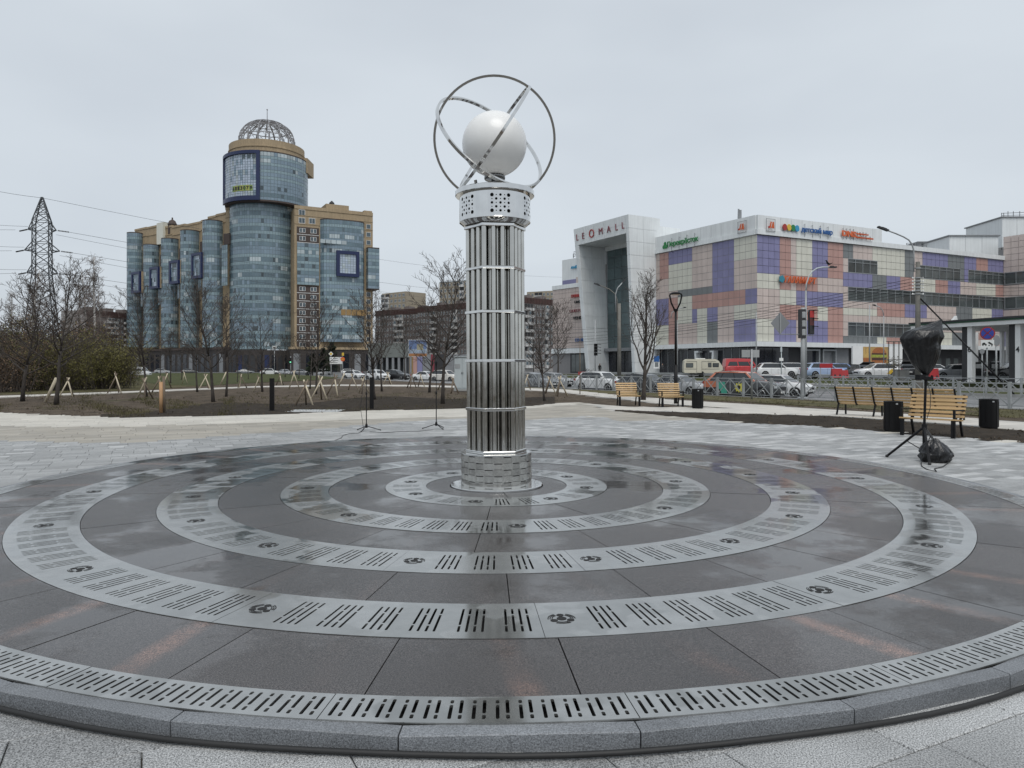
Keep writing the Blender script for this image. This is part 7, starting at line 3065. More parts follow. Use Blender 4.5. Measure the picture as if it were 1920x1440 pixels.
for za, zb in zip(levels, levels[1:]):
    for i in range(4):
        mb.bar(crn(za, i), crn(zb, i), 0.22, 0.22)
        mb.bar(crn(za, i), crn(zb, i + 1), 0.11, 0.11)
        mb.bar(crn(za, i + 1), crn(zb, i), 0.15, 0.15)
        mb.bar(crn(zb, i), crn(zb, i + 1), 0.15, 0.15)
mb.build('tower', M['pylon'], t)
arms = []
for py, reach in ((429, 24), (468, 30), (510, 26)):
    for sgn in (-1, 1):
        mb = MB()
        tip = Vector((sgn * reach * YY / FOC, 0, pz(py + 2)))
        tip = Vector((tip.x * 0.98, tip.x * 0.2, tip.z))
        for i in ((1, 2) if sgn > 0 else (0, 3)):
            mb.bar(crn(pz(py + 3), i), tip, 0.22, 0.22)
            mb.bar(crn(pz(py - 12), i), tip, 0.18, 0.18)
            mb.bar(crn(pz(py - 4), i), crn(pz(py + 3), i).lerp(tip, 0.5), 0.12, 0.12)
        am = mb.build('arm', M['pylon'], t)
        arms.append((sgn, tip + o))
        mb = MB()
        dirs = Vector((sgn * 0.95, 0.3, -0.10))
        for k in range(8):
            mb.cyl(tip + dirs * (0.4 + k * 0.35), tip + dirs * (0.62 + k * 0.35), 0.22, 0.14, 6)
        mb.build('insulator', M['s_black'], am)
lab = ['upper', 'middle', 'lower']
for i, (sgn, tip) in enumerate(arms):
    if sgn > 0:
        e1 = Vector((PX(250, 320), 320, PZ((468, 515, 560)[i // 2], 320)))
        e2 = Vector((PX(1100, 560), 560, PZ((560, 585, 610)[i // 2], 560)))
        pts = wire(tip + Vector((2.8, 0.9, -0.3)), e2, 5.0, n=26)
        tag(MB().tube(pts, 0.045, 4, cap=False).build('power_line', M['pylon']), f'{lab[i // 2]} power line running from the pylon behind the glass complex', 'power line', 'power lines')
        pts = wire(tip + Vector((0, 0, -1.2)), e2 + Vector((0, 0, -7)), 6.0, n=26)
        tag(MB().tube(pts, 0.038, 4, cap=False).build('power_line', M['pylon']), f'companion line hung just under the {lab[i // 2]} line behind the glass complex', 'power line', 'power lines')
    else:
        e = Vector((PX(-420, 170), 170, tip.z + 4))
        tag(MB().tube(wire(tip + Vector((-2.8, -0.9, -0.3)), e, 2.5, n=14), 0.038, 4, cap=False).build('power_line', M['pylon']), f'{lab[i // 2]} power line leaving the pylon away from the tower', 'power line', 'power lines')
        tag(MB().tube(wire(tip + Vector((0, 0, 0.8)), e + Vector((0, 0, 2.5)), 2.5, n=14), 0.038, 4, cap=False).build('power_line', M['pylon']), f'companion line just above the {lab[i // 2]} line leaving away from the tower', 'power line', 'power lines')
top = o + Vector((0, 0, pz(371)))
tag(MB().tube(wire(top, Vector((PX(1100, 560), 560, PZ(520, 560))), 6, n=26), 0.045, 4, cap=False).build('power_line', M['pylon']), 'thin earth wire from the pylon tip sloping towards the glass complex', 'power line', 'power lines')
tag(MB().tube(wire(top, Vector((PX(-300, 170), 170, top.z + 6)), 2, n=12), 0.045, 4, cap=False).build('power_line', M['pylon']), 'thin earth wire from the pylon tip leading away from the tower', 'power line', 'power lines')
# ---------------------------------------------------------------- bare trees, birches, bushes
M['bark'] = mat('dark_bark', (0.050, 0.042, 0.036), 0.9, 0, 0.3, 3, bump=0.5, bscale=25)
M['twig'] = mat('bare_twig', (0.062, 0.050, 0.042), 0.9, 0, 0.2, 1)
M['twig_pale'] = mat('bare_twig_grey', (0.095, 0.080, 0.070), 0.9, 0, 0.2, 1)
M['birch'] = mat('birch_bark', (0.50, 0.48, 0.45), 0.8, 0, 0.45, 5)
M['twig_birch'] = mat('birch_twig', (0.17, 0.14, 0.125), 0.9, 0, 0.2, 1)
M['leaf_olive'] = mat('olive_young_leaf', (0.135, 0.125, 0.045), 0.8, 0, 0.35, 0.8, isl=0.35, spec=0.2)
M['leaf_brown'] = mat('rusty_dry_leaf', (0.135, 0.092, 0.060), 0.9, 0, 0.35, 0.8, isl=0.35, spec=0.2)
M['leaf_dark'] = mat('dark_needle', (0.020, 0.028, 0.016), 0.9, 0, 0.3, 0.5, isl=0.3, spec=0.2)


def wob(rr, p, d, L, n, jit, up=0.0):
    pts = [p.copy()]
    for i in range(n):
        d = (d + Vector((rr.gauss(0, jit), rr.gauss(0, jit), rr.gauss(0, jit) + up))).normalized()
        p = p + d * (L / n)
        pts.append(p)
    return pts


def tree_meshes(seed, H, trunk_r=0.075, crown_base=0.30, limbs=20, spread=0.30, up=55, form='oval', sec=7, ter=4, tw=0.008):
    rr = random.Random(seed)
    tr, br, tg = MB(), MB(), MB()
    main = wob(rr, Vector((0, 0, -0.1)), Vector((rr.gauss(0, .03), rr.gauss(0, .03), 1)), H * 0.97, 9, 0.035, 0.04)
    rs = [trunk_r * 1.25] + [trunk_r * (1 - 0.88 * (i / 9) ** 0.9) for i in range(1, 10)]
    k = max(2, int(round(9 * crown_base)) + 1)
    tr.tube(main[:k + 1], rs[:k + 1], 8)
    br.tube(main[k:], rs[k:], 6)

    def at(f):
        x = f * 9
        i = min(8, int(x))
        return main[i].lerp(main[i + 1], x - i), rs[i] + (rs[i + 1] - rs[i]) * (x - i)
    for li in range(limbs):
        f = crown_base + (0.93 - crown_base) * (li + rr.random() * 0.8) / limbs
        p, r0 = at(f)
        az = li * 2.4 + rr.uniform(-.5, .5)
        rel = (f - crown_base) / (1 - crown_base)
        if form == 'vase':
            L = H * (0.62 - 0.45 * rel) * rr.uniform(.85, 1.1)
            el = R(up + 12 * rel + rr.uniform(-8, 8))
        else:
            L = H * spread * (0.55 + 0.75 * math.sin(pi * min(1, rel * 0.8 + 0.22))) * rr.uniform(.75, 1.15)
            el = R(up - 22 + 34 * rel + rr.uniform(-10, 10))
        d = Vector((cos(az) * cos(el), sin(az) * cos(el), sin(el)))
        pts = wob(rr, p, d, L, 6, 0.10, 0.07)
        lr = min(r0 * 0.62, trunk_r * 0.5)
        lrs = [lr * (1 - 0.82 * i / 6) for i in range(7)]
        br.tube(pts, lrs, 5, cap=False)
        for si in range(sec):
            x = 1.2 + 4.8 * (si + rr.random()) / sec
            i = min(5, int(x))
            q = pts[i].lerp(pts[i + 1], x - i)
            dl = (pts[i + 1] - pts[i]).normalized()
            side = dl.cross(Vector((rr.gauss(0, 1), rr.gauss(0, 1), rr.gauss(0, 1)))).normalized()
            d2 = (dl * 0.75 + side * 0.75 + Vector((0, 0, 0.22))).normalized()
            L2 = L * rr.uniform(0.22, 0.42) * (1.15 - 0.1 * x)
            s2 = wob(rr, q, d2, L2, 4, 0.14, 0.06)
            r2 = max(tw * 0.9, lrs[i] * 0.5)
            tg.tube(s2, [r2, r2 * .8, r2 * .65, r2 * .5, tw * 0.5], 3, cap=False)
            for ti in range(ter):
                y = rr.uniform(0.6, 4)
                j = min(3, int(y))
                q3 = s2[j].lerp(s2[j + 1], y - j)
                dl3 = (s2[j + 1] - s2[j]).normalized()
                sd = dl3.cross(Vector((rr.gauss(0, 1), rr.gauss(0, 1), rr.gauss(0, 1)))).normalized()
                d3 = (dl3 * 0.8 + sd * 0.7 + Vector((0, 0, 0.15))).normalized()
                tg.tube(wob(rr, q3, d3, L2 * rr.uniform(.35, .65), 2, 0.12, 0.05), [tw * 0.75, tw * 0.6, tw * 0.4], 3, cap=False)
    return tr.mesh('trunk', M['bark'], 'all'), br.mesh('limbs', M['bark'], 'all'), tg.mesh('crown', M['twig'])


TV = [tree_meshes(101, 6.0, 0.085, 0.30, 24, 0.34, 50, sec=8, ter=4, tw=0.0115), tree_meshes(102, 6.0, 0.08, 0.26, 26, 0.34, 53, sec=8, tw=0.0115), tree_meshes(103, 6.0, 0.075, 0.34, 22, 0.30, 56, sec=8, tw=0.0115),
      tree_meshes(104, 6.0, 0.085, 0.24, 24, 0.37, 46, sec=8, tw=0.0115)]
VASE = tree_meshes(110, 6.0, 0.115, 0.20, 16, 0.3, 60, 'vase', 10, 4, tw=0.011)
FINE = tree_meshes(111, 6.0, 0.06, 0.28, 16, 0.24, 52, 'oval', 5, 3, tw=0.010)


def tree(label, px, py, pytop, v, rz=0.0, group='bare young trees on the square', y=None, zb=-0.03, name='bare_tree', wide=1.0):
    g = G(px, py) if y is None else Vector((PX(px, y), y, 0))
    h = PZ(pytop, g.y) - zb
    s = h / 6.0
    t = thing(name, label, 'tree', (g.x, g.y, zb), rz, group)
    for nm, me in zip(('trunk', 'limbs', 'crown'), v):
        o = link(nm, me, t)
        o.scale = (s * wide, s * wide, s)
    return t


tree('bare tree by the bushes with low wide limbs, behind no stakes', 42, 751, 530, TV[3], 0.3, wide=1.15)
tree('bare tree with a long low limb reaching out beside the thick pale stake', 105, 758, 515, TV[0], 1.2, wide=1.2)
tree('bare tree rising before the end bay of the glass complex', 275, 743, 552, TV[1], 2.2)
tree('bare tree standing tallest before the row of round glass bays', 400, 753, 545, TV[0], 3.3, wide=1.1)
tree('bare tree leaning slightly beside the tall one before the round tower', 424, 743, 565, TV[2], 0.9)
tree('bare thin tree on the narrow path before the glass bays', 370, 734, 590, TV[2], 4.2)
tree('bare small tree with a spread crown before the round tower', 492, 734, 598, TV[3], 5.0)
tree('bare slim tree of the close pair before the dark brown brick strip', 581, 729, 590, FINE, 1.0)
tree('bare forked tree of the close pair, nearer the bright stake', 592, 738, 570, TV[1], 0.2)
tree('bare tree by the second bollard with twin upright limbs', 703, 750, 560, TV[1], 2.8)
tree('bare tree with reddish trunk just behind the second bollard', 716, 733, 585, TV[2], 3.9)
tree('bare tree standing behind the second microphone stand, thinner trunk', 805, 735, 572, TV[3], 0.0)
tree('bare tall tree close beside the steel column with a dark trunk', 830, 758, 512, TV[0], 5.4, wide=1.1)
tree('bare tree with a leaning trunk on the portal side of the column', 1021, 752, 575, TV[1], 1.7)
tree('bare vase-shaped tree behind the first short bench', 1206, 750, 528, VASE, 0.5, name='bare_tree')
for i, (px, y, top, lab) in enumerate(((320, 75, 622, 'slim distant tree in the grass before the podium'), (340, 95, 630, 'thin distant tree between two glass bays'), (445, 80, 640, 'small distant tree under the round tower'), (466, 100, 640, 'faint distant tree beside the tower podium'),
                                       (535, 120, 632, 'far tree standing at the crossing sign'), (300, 110, 628, 'far tree near the white van'), (560, 105, 630, 'far tree before the brown brick strip'), (660, 120, 610, 'far tree before the beige end strip'), (760, 110, 600, 'far tree in front of the poster board'), (1000, 90, 600, 'far tree between column and mall wing'), (1045, 85, 575, 'far tree overlapping the pink beige wing'))):
    tree('bare ' + lab, px, 0, top, FINE if i % 2 else TV[2], i * 1.3, 'bare trees farther off', y=y, zb=-0.2)


# birches
def birch_meshes(seed, H):
    rr = random.Random(seed)
    tr, br, tg = MB(), MB(), MB()
    main = wob(rr, Vector((0, 0, -0.1)), Vector((0, 0, 1)), H, 10, 0.025, 0.05)
    rs = [0.085 * (1 - 0.93 * i / 10) + 0.006 for i in range(11)]
    tr.tube(main, rs, 7)
    for i in range(46):
        f = 0.28 + 0.68 * rr.random()
        x = f * 10
        j = min(9, int(x))
        p = main[j].lerp(main[j + 1], x - j)
        az = rr.uniform(0, 6.28)
        el = R(rr.uniform(38, 65))
        L = H * (0.06 + 0.20 * (1 - f)) * rr.uniform(.8, 1.2)
        pts = wob(rr, p, Vector((cos(az) * cos(el), sin(az) * cos(el), sin(el))), L, 5, 0.1, 0.0)
        br.tube(pts, [0.018 * (1 - f * .6) * (1 - .8 * k / 5) for k in range(6)], 4, cap=False)
        for s in range(9):
            y = rr.uniform(1, 5)
            k = min(4, int(y))
            q = pts[k].lerp(pts[k + 1], y - k)
            d = Vector((rr.gauss(0, .6), rr.gauss(0, .6), rr.gauss(0.3, .4))).normalized()
            tw_ = wob(rr, q, d, L * rr.uniform(.25, .5), 3, 0.12, -0.10)
            tg.tube(tw_, [0.0065, 0.006, 0.005, 0.004], 3, cap=False)
            for e in range(2):
                qq = tw_[1].lerp(tw_[3], rr.random())
                tg.tube(wob(rr, qq, Vector((rr.gauss(0, .6), rr.gauss(0, .6), rr.gauss(-.1, .5))).normalized(), L * .22, 2, .1, -.1), [0.005, 0.0045, 0.004], 3, cap=False)
    return tr.mesh('trunk', M['birch'], 'all'), br.mesh('limbs', M['twig_birch'], 'all'), tg.mesh('crown', M['twig_birch'])


BV = [birch_meshes(201, 6.0), birch_meshes(202, 6.0)]
for i, (px, y, top, lab) in enumerate(((178, 66, 478, 'tall pale birch with a white trunk rising from the bushes'), (160, 68, 508, 'pale birch leaning beside the tallest one among the bushes'), (150, 72, 530, 'thin pale birch at the inner side of the birch group'),
                                       (55, 70, 500, 'pale birch before the legs of the pylon'), (20, 76, 545, 'faint birch at the outer end of the bushes'), (196, 70, 545, 'short pale birch at the open side of the bushes'), (125, 74, 555, 'low faint birch between pylon and birch group'))):
    t = tree(lab, px, 0, top, BV[i % 2], i * 1.1, 'birches among the bushes', y=y, zb=-0.1, name='birch_tree', wide=1.0)


# bushes: many stems and small leaves
def bush_meshes(seed, H, Wd, leaf, nst, nleaf):
    rr = random.Random(seed)
    st, lf = MB(), MB()
    tips = []
    for i in range(nst):
        az = rr.uniform(0, 6.28)
        b = Vector((rr.gauss(0, Wd * 0.22), rr.gauss(0, Wd * 0.22), -0.1))
        el = R(rr.uniform(45, 88))
        L = H * rr.uniform(0.6, 1.05)
        pts = wob(rr, b, Vector((cos(az) * cos(el), sin(az) * cos(el), sin(el))), L, 6, 0.10, 0.02)
        st.tube(pts, [0.028, 0.024, 0.02, 0.016, 0.013, 0.010, 0.006], 3, cap=False)
        for k in range(8):
            x = rr.uniform(1, 6)
            j = min(5, int(x))
            q = pts[j].lerp(pts[j + 1], x - j)
            t2 = wob(rr, q, Vector((rr.gauss(0, .7), rr.gauss(0, .7), rr.gauss(.4, .4))).normalized(), L * rr.uniform(.15, .35), 3, 0.15, 0.03)
            st.tube(t2, [0.013, 0.011, 0.009, 0.006], 3, cap=False)
            tips += t2[1:]
        tips += pts[3:]
    for i in range(nleaf):
        p = rr.choice(tips) + Vector((rr.gauss(0, .13), rr.gauss(0, .13), rr.gauss(0, .13)))
        s = rr.uniform(0.035, 0.075)
        u = Vector((rr.gauss(0, 1), rr.gauss(0, 1), rr.gauss(0, 1))).normalized()
        v = u.orthogonal().normalized()
        lf.add([p - u * s, p + v * s * 0.5, p + u * s, p - v * s * 0.5], [(0, 1, 2, 3)])
    return st.mesh('stems', M['twig'], 'all'), lf.mesh('foliage', leaf)


BU = [bush_meshes(301, 4.0, 4.0, M['leaf_olive'], 46, 6500), bush_meshes(302, 4.0, 3.6, M['leaf_olive'], 40, 5000), bush_meshes(303, 4.0, 3.8, M['leaf_brown'], 60, 2600)]
spots = [(8, 48, 622, 2, 'rusty brown bush at the outer edge of the square'), (52, 52, 628, 0, 'olive bush below the pylon legs'), (95, 54, 622, 2, 'rusty bush behind the two bare front trees'), (128, 52, 626, 1, 'olive bush at the foot of the thin birch'),
         (160, 55, 615, 0, 'olive bush before the white birch trunks'), (190, 56, 622, 1, 'olive bush sloping towards the grass'), (214, 57, 640, 0, 'low olive bush ending the thicket near the grass'), (150, 62, 600, 2, 'brown bush behind the olive ones'), (110, 64, 598, 2, 'tall brown bush before the birches'),
         (70, 64, 590, 2, 'tall brown bush in front of the pylon'), (30, 62, 592, 2, 'brown bush behind the outer bare tree'), (-10, 58, 600, 0, 'olive bush half outside the view'), (228, 66, 652, 1, 'lowest olive bush before the far grey block'), (185, 70, 610, 2, 'brown thin bush among the birch trunks'), (-20, 50, 615, 2, 'rusty bush cut by the picture edge')]
for i, (px, y, top, k, lab) in enumerate(spots):
    h = PZ(top, y) + 0.15
    t = thing('bush', lab, 'bush', (PX(px, y), y, -0.12), i * 1.7, 'bushes of the thicket')
    for nm, me in zip(('stems', 'foliage'), BU[k]):
        o = link(nm, me, t)
        o.scale = (h / 4 * 0.95, h / 4 * 0.95, h / 4)
# far dark evergreens by the brown strip
for i, (px, y, top, lab) in enumerate(((606, 170, 652, 'dark evergreen beside the brown brick strip'), (622, 172, 640, 'taller dark evergreen behind the direction board'), (586, 168, 662, 'low dark evergreen near the podium piers'))):
    h = PZ(top, y) - ROAD_Z
    t = thing('evergreen_tree', lab, 'tree', (PX(px, y), y, ROAD_Z), i, 'dark evergreens by the tower')
    rr = random.Random(400 + i)
    mb = MB()
    mb.cyl((0, 0, 0), (0, 0, h * 0.9), 0.18, 0.04, 6)
    mb.build('trunk', M['bark'], t)
    mb = MB()
    for q in range(2600):
        f = rr.random() ** 0.8
        z = h * (0.12 + 0.86 * f)
        rad = (1 - f * 0.8) * h * 0.30 * math.sqrt(rr.random()) * (1 + 0.25 * sin(5 * z))
        a = rr.uniform(0, 6.28)
        p = Vector((rad * cos(a), rad * sin(a), z))
        s = rr.uniform(.12, .26)
        u = Vector((cos(a), sin(a), rr.uniform(-.5, .4))).normalized()
        v = u.orthogonal().normalized()
        mb.add([p - u * s, p + v * s * .4, p + u * s, p - v * s * .4], [(0, 1, 2, 3)])
    mb.build('crown', M['leaf_dark'], t)

# tufts of grass in the soil beds
rr = random.Random(77)
mb = MB()
for i in range(5200):
    px = rr.choice((rr.uniform(-20, 900), rr.uniform(150, 440), rr.uniform(1060, 1920)))
    py = rr.uniform(736, 782) if px < 920 else rr.uniform(738, 800)
    if px > 920:
        g = G(px, py)
        v_ = g.x * 0.866 + g.y * 0.5
        if not (25.5 < v_ < 31.4):
            continue
    elif py > edge_y(px) - 1:
        continue
    elif noise.noise(Vector((px * 0.012, py * 0.06, 0))) < -0.05:
        continue
    g = G(px, py)
    for b in range(5):
        a = rr.uniform(0, 6.28)
        s = rr.uniform(.05, .13)
        q = g + Vector((rr.gauss(0, .08), rr.gauss(0, .08), -0.02))
        mb.add([q, q + Vector((0.02 * cos(a), 0.02 * sin(a), 0)), q + Vector((s * .6 * sin(a), s * .6 * cos(a), s))], [(0, 1, 2)])
o = mb.build('grass_tufts', M['dry_grass'])
tag(o, 'sparse short grass tufts in the soil', 'grass', kind='stuff')

rr = random.Random(78)
mb = MB()
for i in range(2600):
    px = rr.uniform(-20, 1920)
    py = rr.uniform(742, 782) if px < 1060 else lin(tops, max(1153, px)) + rr.uniform(0.5, 26)
    if py > edge_y(px) - 0.3 or (1060 < px < 1160):
        continue
    g = G(px, py)
    s = rr.uniform(.015, .05) * (1.6 if rr.random() < .1 else 1)
    c = g + Vector((0, 0, 0.01))
    q = [c + Vector((rr.uniform(-s, s), rr.uniform(-s, s), 0)) for _ in range(3)] + [c + Vector((0, 0, s * rr.uniform(.6, 1.3)))]
    mb.add(q, [(0, 1, 3), (1, 2, 3), (2, 0, 3)])
o = mb.build('soil_clods', M['soil'])
tag(o, 'loose clods of earth scattered on the beds', 'soil', kind='stuff')
# ---------------------------------------------------------------- cars
M['tyre'] = mat('tyre_rubber', (0.015, 0.015, 0.015), 0.8, 0, 0.1)
M['rim'] = mat('alloy_rim', (0.32, 0.33, 0.34), 0.35, 0.6, 0.05)
M['car_glass'] = mat('car_glass', (0.018, 0.022, 0.026), 0.05, 0, 0.0, spec=0.8)
M['lamp_glass'] = mat('headlight_glass', (0.55, 0.57, 0.58), 0.1, 0, 0.05, coat=0.5)
M['tail_red'] = mat('tail_light_red', (0.28, 0.015, 0.015), 0.2, 0, 0.0, coat=0.5)
M['car_trim'] = mat('car_black_trim', (0.016, 0.016, 0.017), 0.5, 0, 0.1)
M['plate'] = M['plate']
M['numplate'] = mat('number_plate', (0.62, 0.62, 0.60), 0.5, 0, 0.05)
PAINT = {}


def paint(c):
    if c not in PAINT:
        PAINT[c] = mat('car_paint_%d' % len(PAINT), c, 0.28, 0, 0.05, 0.8, coat=0.8)
    return PAINT[c]


# side profile stations (fraction of length from the nose): lower edge, belt, roof, half width belt, half width roof
KINDS = {
    'suv': dict(L=4.5, W=1.85, H=1.66, nose=[(0, .42, .72), (.03, .26, .86), (.10, .22, .98), (.27, .20, 1.06)], belt=1.06, rear=[(.93, .22, 1.10), (.985, .28, 1.06), (1.0, .42, .95)],
                ws=(.27, .41), rf=(.46, .84), rw=(.84, .955), roof=1.64, wb=(.185, .80), wr=.345),
    'hatch': dict(L=4.1, W=1.75, H=1.5, nose=[(0, .36, .62), (.03, .22, .76), (.10, .18, .88), (.26, .17, .96)], belt=.96, rear=[(.94, .2, 1.0), (.99, .28, .95), (1.0, .4, .85)],
                  ws=(.25, .42), rf=(.46, .80), rw=(.82, .955), roof=1.48, wb=(.19, .80), wr=.315),
    'sedan': dict(L=4.5, W=1.78, H=1.46, nose=[(0, .36, .60), (.03, .22, .74), (.10, .18, .86), (.28, .17, .94)], belt=.94, rear=[(.84, .19, 1.0), (.97, .24, .98), (1.0, .4, .85)],
                  ws=(.28, .43), rf=(.47, .68), rw=(.68, .84), roof=1.44, wb=(.19, .79), wr=.315),
    'wagon': dict(L=4.8, W=1.82, H=1.52, nose=[(0, .38, .62), (.03, .22, .76), (.10, .18, .88), (.27, .17, .97)], belt=.97, rear=[(.95, .22, 1.02), (.99, .28, .98), (1.0, .4, .85)],
                  ws=(.27, .40), rf=(.44, .88), rw=(.88, .965), roof=1.50, wb=(.19, .78), wr=.325),
    'van': dict(L=5.2, W=1.95, H=2.5, nose=[(0, .45, .85), (.02, .28, 1.05), (.10, .25, 1.22), (.18, .25, 1.35)], belt=1.35, rear=[(.97, .3, 1.35), (.995, .32, 1.33), (1.0, .45, 1.25)],
                ws=(.15, .30), rf=(.36, .96), rw=(.96, .99), roof=2.46, wb=(.17, .76), wr=.35),
}


def car(label, kind, col, pos, yaw, scale=1.0, roof_col=None, group='cars', cat='car', name='parked_car', open_boot=False, hood_col=None):
    """yaw 0: nose towards +x"""
    K = KINDS[kind]
    L, W_, belt, roof = K['L'], K['W'] / 2, K['belt'], K['roof']
    t = thing(name, label, cat, pos, yaw, group)
    t.scale = (scale, scale, scale)
    pm_ = paint(col)
    X = lambda f: L * (0.5 - f)
    # lower body: rings along the length
    st = list(K['nose']) + [(f, .19 if kind != 'van' else .26, belt + 0.02 * (f - .3)) for f in (.38, .5, .62, .74, .86) if K['nose'][-1][0] < f < K['rear'][0][0]] + list(K['rear'])
    vs, fs = [], []
    for f, zl, zb in st:
        e = min(f, 1 - f)
        w = W_ * (1 - 0.20 * max(0, (0.09 - e) / 0.09) ** 1.6)
        zm = zl + (zb - zl) * 0.55
        ring = [(w * 0.86, zl), (w * 0.985, zl + 0.10), (w, zm), (w * 0.975, zb - 0.07), (w * 0.90, zb), (w * .5, zb + 0.025 * (1 if 0.02 < f < .98 else 0))]
        ring = ring + [(-y, z) for y, z in reversed(ring)]
        vs += [(X(f), y, z) for y, z in ring]
    n = 12
    for i in range(len(st) - 1):
        for j in range(n):
            k = (j + 1) % n
            fs.append((i * n + j, i * n + k, (i + 1) * n + k, (i + 1) * n + j))
    fs.append(tuple(range(n - 1, -1, -1)))
    fs.append(tuple((len(st) - 1) * n + j for j in range(n)))
    body = MB().add(vs, fs).build('body', pm_, t, True)
    # cabin
    wb0, wr0 = W_ * 0.90, W_ * (0.74 if kind != 'van' else 0.86)
    b0, b1 = K['ws'][0], K['rw'][1]
    r0, r1 = K['ws'][1], K['rf'][1]
    zb = belt + 0.0
    def P_(f, s, top):
        if top:
            return Vector((X(f), s * wr0, roof - 0.05))
        return Vector((X(f), s * wb0, zb - 0.02))
    mb = MB()
    A = [P_(b0, 1, 0), P_(b1, 1, 0), P_(b1, -1, 0), P_(b0, -1, 0)]
    fr, rm, rr_ = r0, (r0 + r1) / 2, r1
    T = [Vector((X(fr), wr0 * .96, roof - 0.09)), Vector((X(rm), wr0, roof - 0.03)), Vector((X(rr_), wr0 * .95, roof - 0.08)), Vector((X(rr_), -wr0 * .95, roof - 0.08)), Vector((X(rm), -wr0, roof - 0.03)), Vector((X(fr), -wr0 * .96, roof - 0.09))]
    Tc = [Vector((X(fr + .02), 0, roof - 0.03)), Vector((X(rm), 0, roof + 0.02)), Vector((X(rr_ - .02), 0, roof - 0.02))]
    V_ = A + T + Tc
    mb.add(V_, [(0, 4, 5, 6, 1)[::-1], (2, 7, 8, 9, 3)[::-1], (0, 3, 9, 11 - 1 + 0, 4)[:0] or (0, 3, 9, 4), (1, 6, 7, 2), (4, 9, 10), (6, 12, 7), (4, 10, 11, 5), (5, 11, 12, 6), (9, 8, 11, 10), (8, 7, 12, 11)])
    mb.k[0] = mb.k[1] = 1 if kind != 'van' else 0
    mb.build('cabin', [paint(roof_col) if roof_col else pm_, M['car_trim']], t, True)
    # glazing, each pane its own part, lying just proud of the cabin
    def pane(name, q, off):
        c = sum(q, Vector()) / len(q)
        nn = (q[1] - q[0]).cross(q[-1] - q[0]).normalized()
        if nn.dot(c - Vector((c.x * 0.6, 0, 0.9))) < 0:
            nn = -nn
        m_ = MB().poly([p + nn * off for p in q])
        m_.build(name, M['car_glass'], t)

    def bil(a, b, c, d, u, v):
        return (a.lerp(b, u)).lerp(d.lerp(c, u), v)
    pane('windscreen', [bil(A[3], A[0], T[0], T[5], u, v) for u, v in ((.07, .10), (.93, .10), (.90, .93), (.10, .93))], 0.012)
    if kind != 'van':
        pane('rear_window', [bil(A[1], A[2], T[3], T[2], u, v) for u, v in ((.08, .18), (.92, .18), (.88, .92), (.12, .92))], 0.012)
    for s in (1, -1):
        a, b = (A[0], A[1]) if s > 0 else (A[3], A[2])
        tf, tr_ = (T[0], T[2]) if s > 0 else (T[5], T[3])
        cuts = (.055, .385, .41, .70, .725, .90) if kind != 'van' else (.05, .17, .20, .56, .60, .93)
        for k in range(3):
            u0, u1 = cuts[2 * k], cuts[2 * k + 1]
            v0 = .06 if kind != 'van' else .08
            v1 = .93 if kind != 'van' else .62
            q = [bil(a, b, tr_, tf, u0, v0), bil(a, b, tr_, tf, u1, v0), bil(a, b, tr_, tf, u1 if k < 2 else u1 - .06, v1), bil(a, b, tr_, tf, u0 if k else u0 + .02, v1)]
            pane('side_window', q, 0.014)
        if kind != 'van':
            # painted pillars and roof rail
            for (ua, ub) in ((0.0, .05), (.93, 1.0)):
                mm = MB()
                q = [bil(a, b, tr_, tf, ua, 0.0), bil(a, b, tr_, tf, ub, 0.0), bil(a, b, tr_, tf, ub, 1.0), bil(a, b, tr_, tf, ua, 1.0)]
                mm.poly([p + Vector((0, s * 0.012, 0.004)) for p in q])
                mm.build('pillar', paint(roof_col) if roof_col else pm_, t)
            mm = MB()
            mm.tube([bil(a, b, tr_, tf, .0, .97), bil(a, b, tr_, tf, .5, .99), bil(a, b, tr_, tf, 1.0, .97)], 0.035, 5)
            mm.build('roof_rail', paint(roof_col) if roof_col else pm_, t, 'all')
        # mirror
        mm = MB()
        p = bil(a, b, tr_, tf, .07, .12)
        mm.box(p + Vector((0.02, s * 0.11, 0.03)), (0.10, 0.17, 0.13))
        mm.build('mirror', pm_, t)
        # sill
        MB().box((X(.49), s * W_ * 0.93, 0.24 if kind != 'van' else .3), (L * .44, 0.06, 0.10)).build('sill', M['car_trim'], t)
        # door seams
        mm = MB()
        for f in (.335, .50, .665):
            mm.box((X(f), s * (W_ * 0.998), 0.62 * belt / 1.0), (0.012, 0.012, belt * 0.62))
        mm.build('door_gap', M['car_trim'], t)
        for f in (.455, .62):
            MB().box((X(f), s * W_ * 0.99, belt - 0.17), (0.16, 0.03, 0.03)).build('door_handle', pm_, t)
        MB().box((X(.022), s * W_ * 0.66, K['nose'][1][2] - 0.12), (0.16, 0.42, 0.13), 0, s * -0.25).build('headlight', M['lamp_glass'], t)
        MB().box((X(.984), s * W_ * 0.74, K['rear'][-2][2] - 0.10), (0.10, 0.34, 0.18), 0, s * 0.2).build('tail_light', M['tail_red'], t)
        MB().box((X(.012), s * W_ * 0.62, .36), (0.08, 0.22, 0.10)).build('fog_lamp', M['car_trim'], t)
    gz = K['nose'][0][2]
    MB().box((X(.004), 0, gz - 0.06), (0.08, W_ * 1.0, 0.17)).build('grille', M['car_trim'], t)
    MB().box((X(.006), 0, .30), (0.08, W_ * 1.35, 0.12)).build('lower_grille', M['car_trim'], t)
    MB().box((X(-.004), 0, .44), (0.02, 0.5, 0.11)).build('number_plate', M['numplate'], t)
    MB().box((X(1.003), 0, .62), (0.02, 0.5, 0.11)).build('number_plate', M['numplate'], t)
    wr = K['wr']
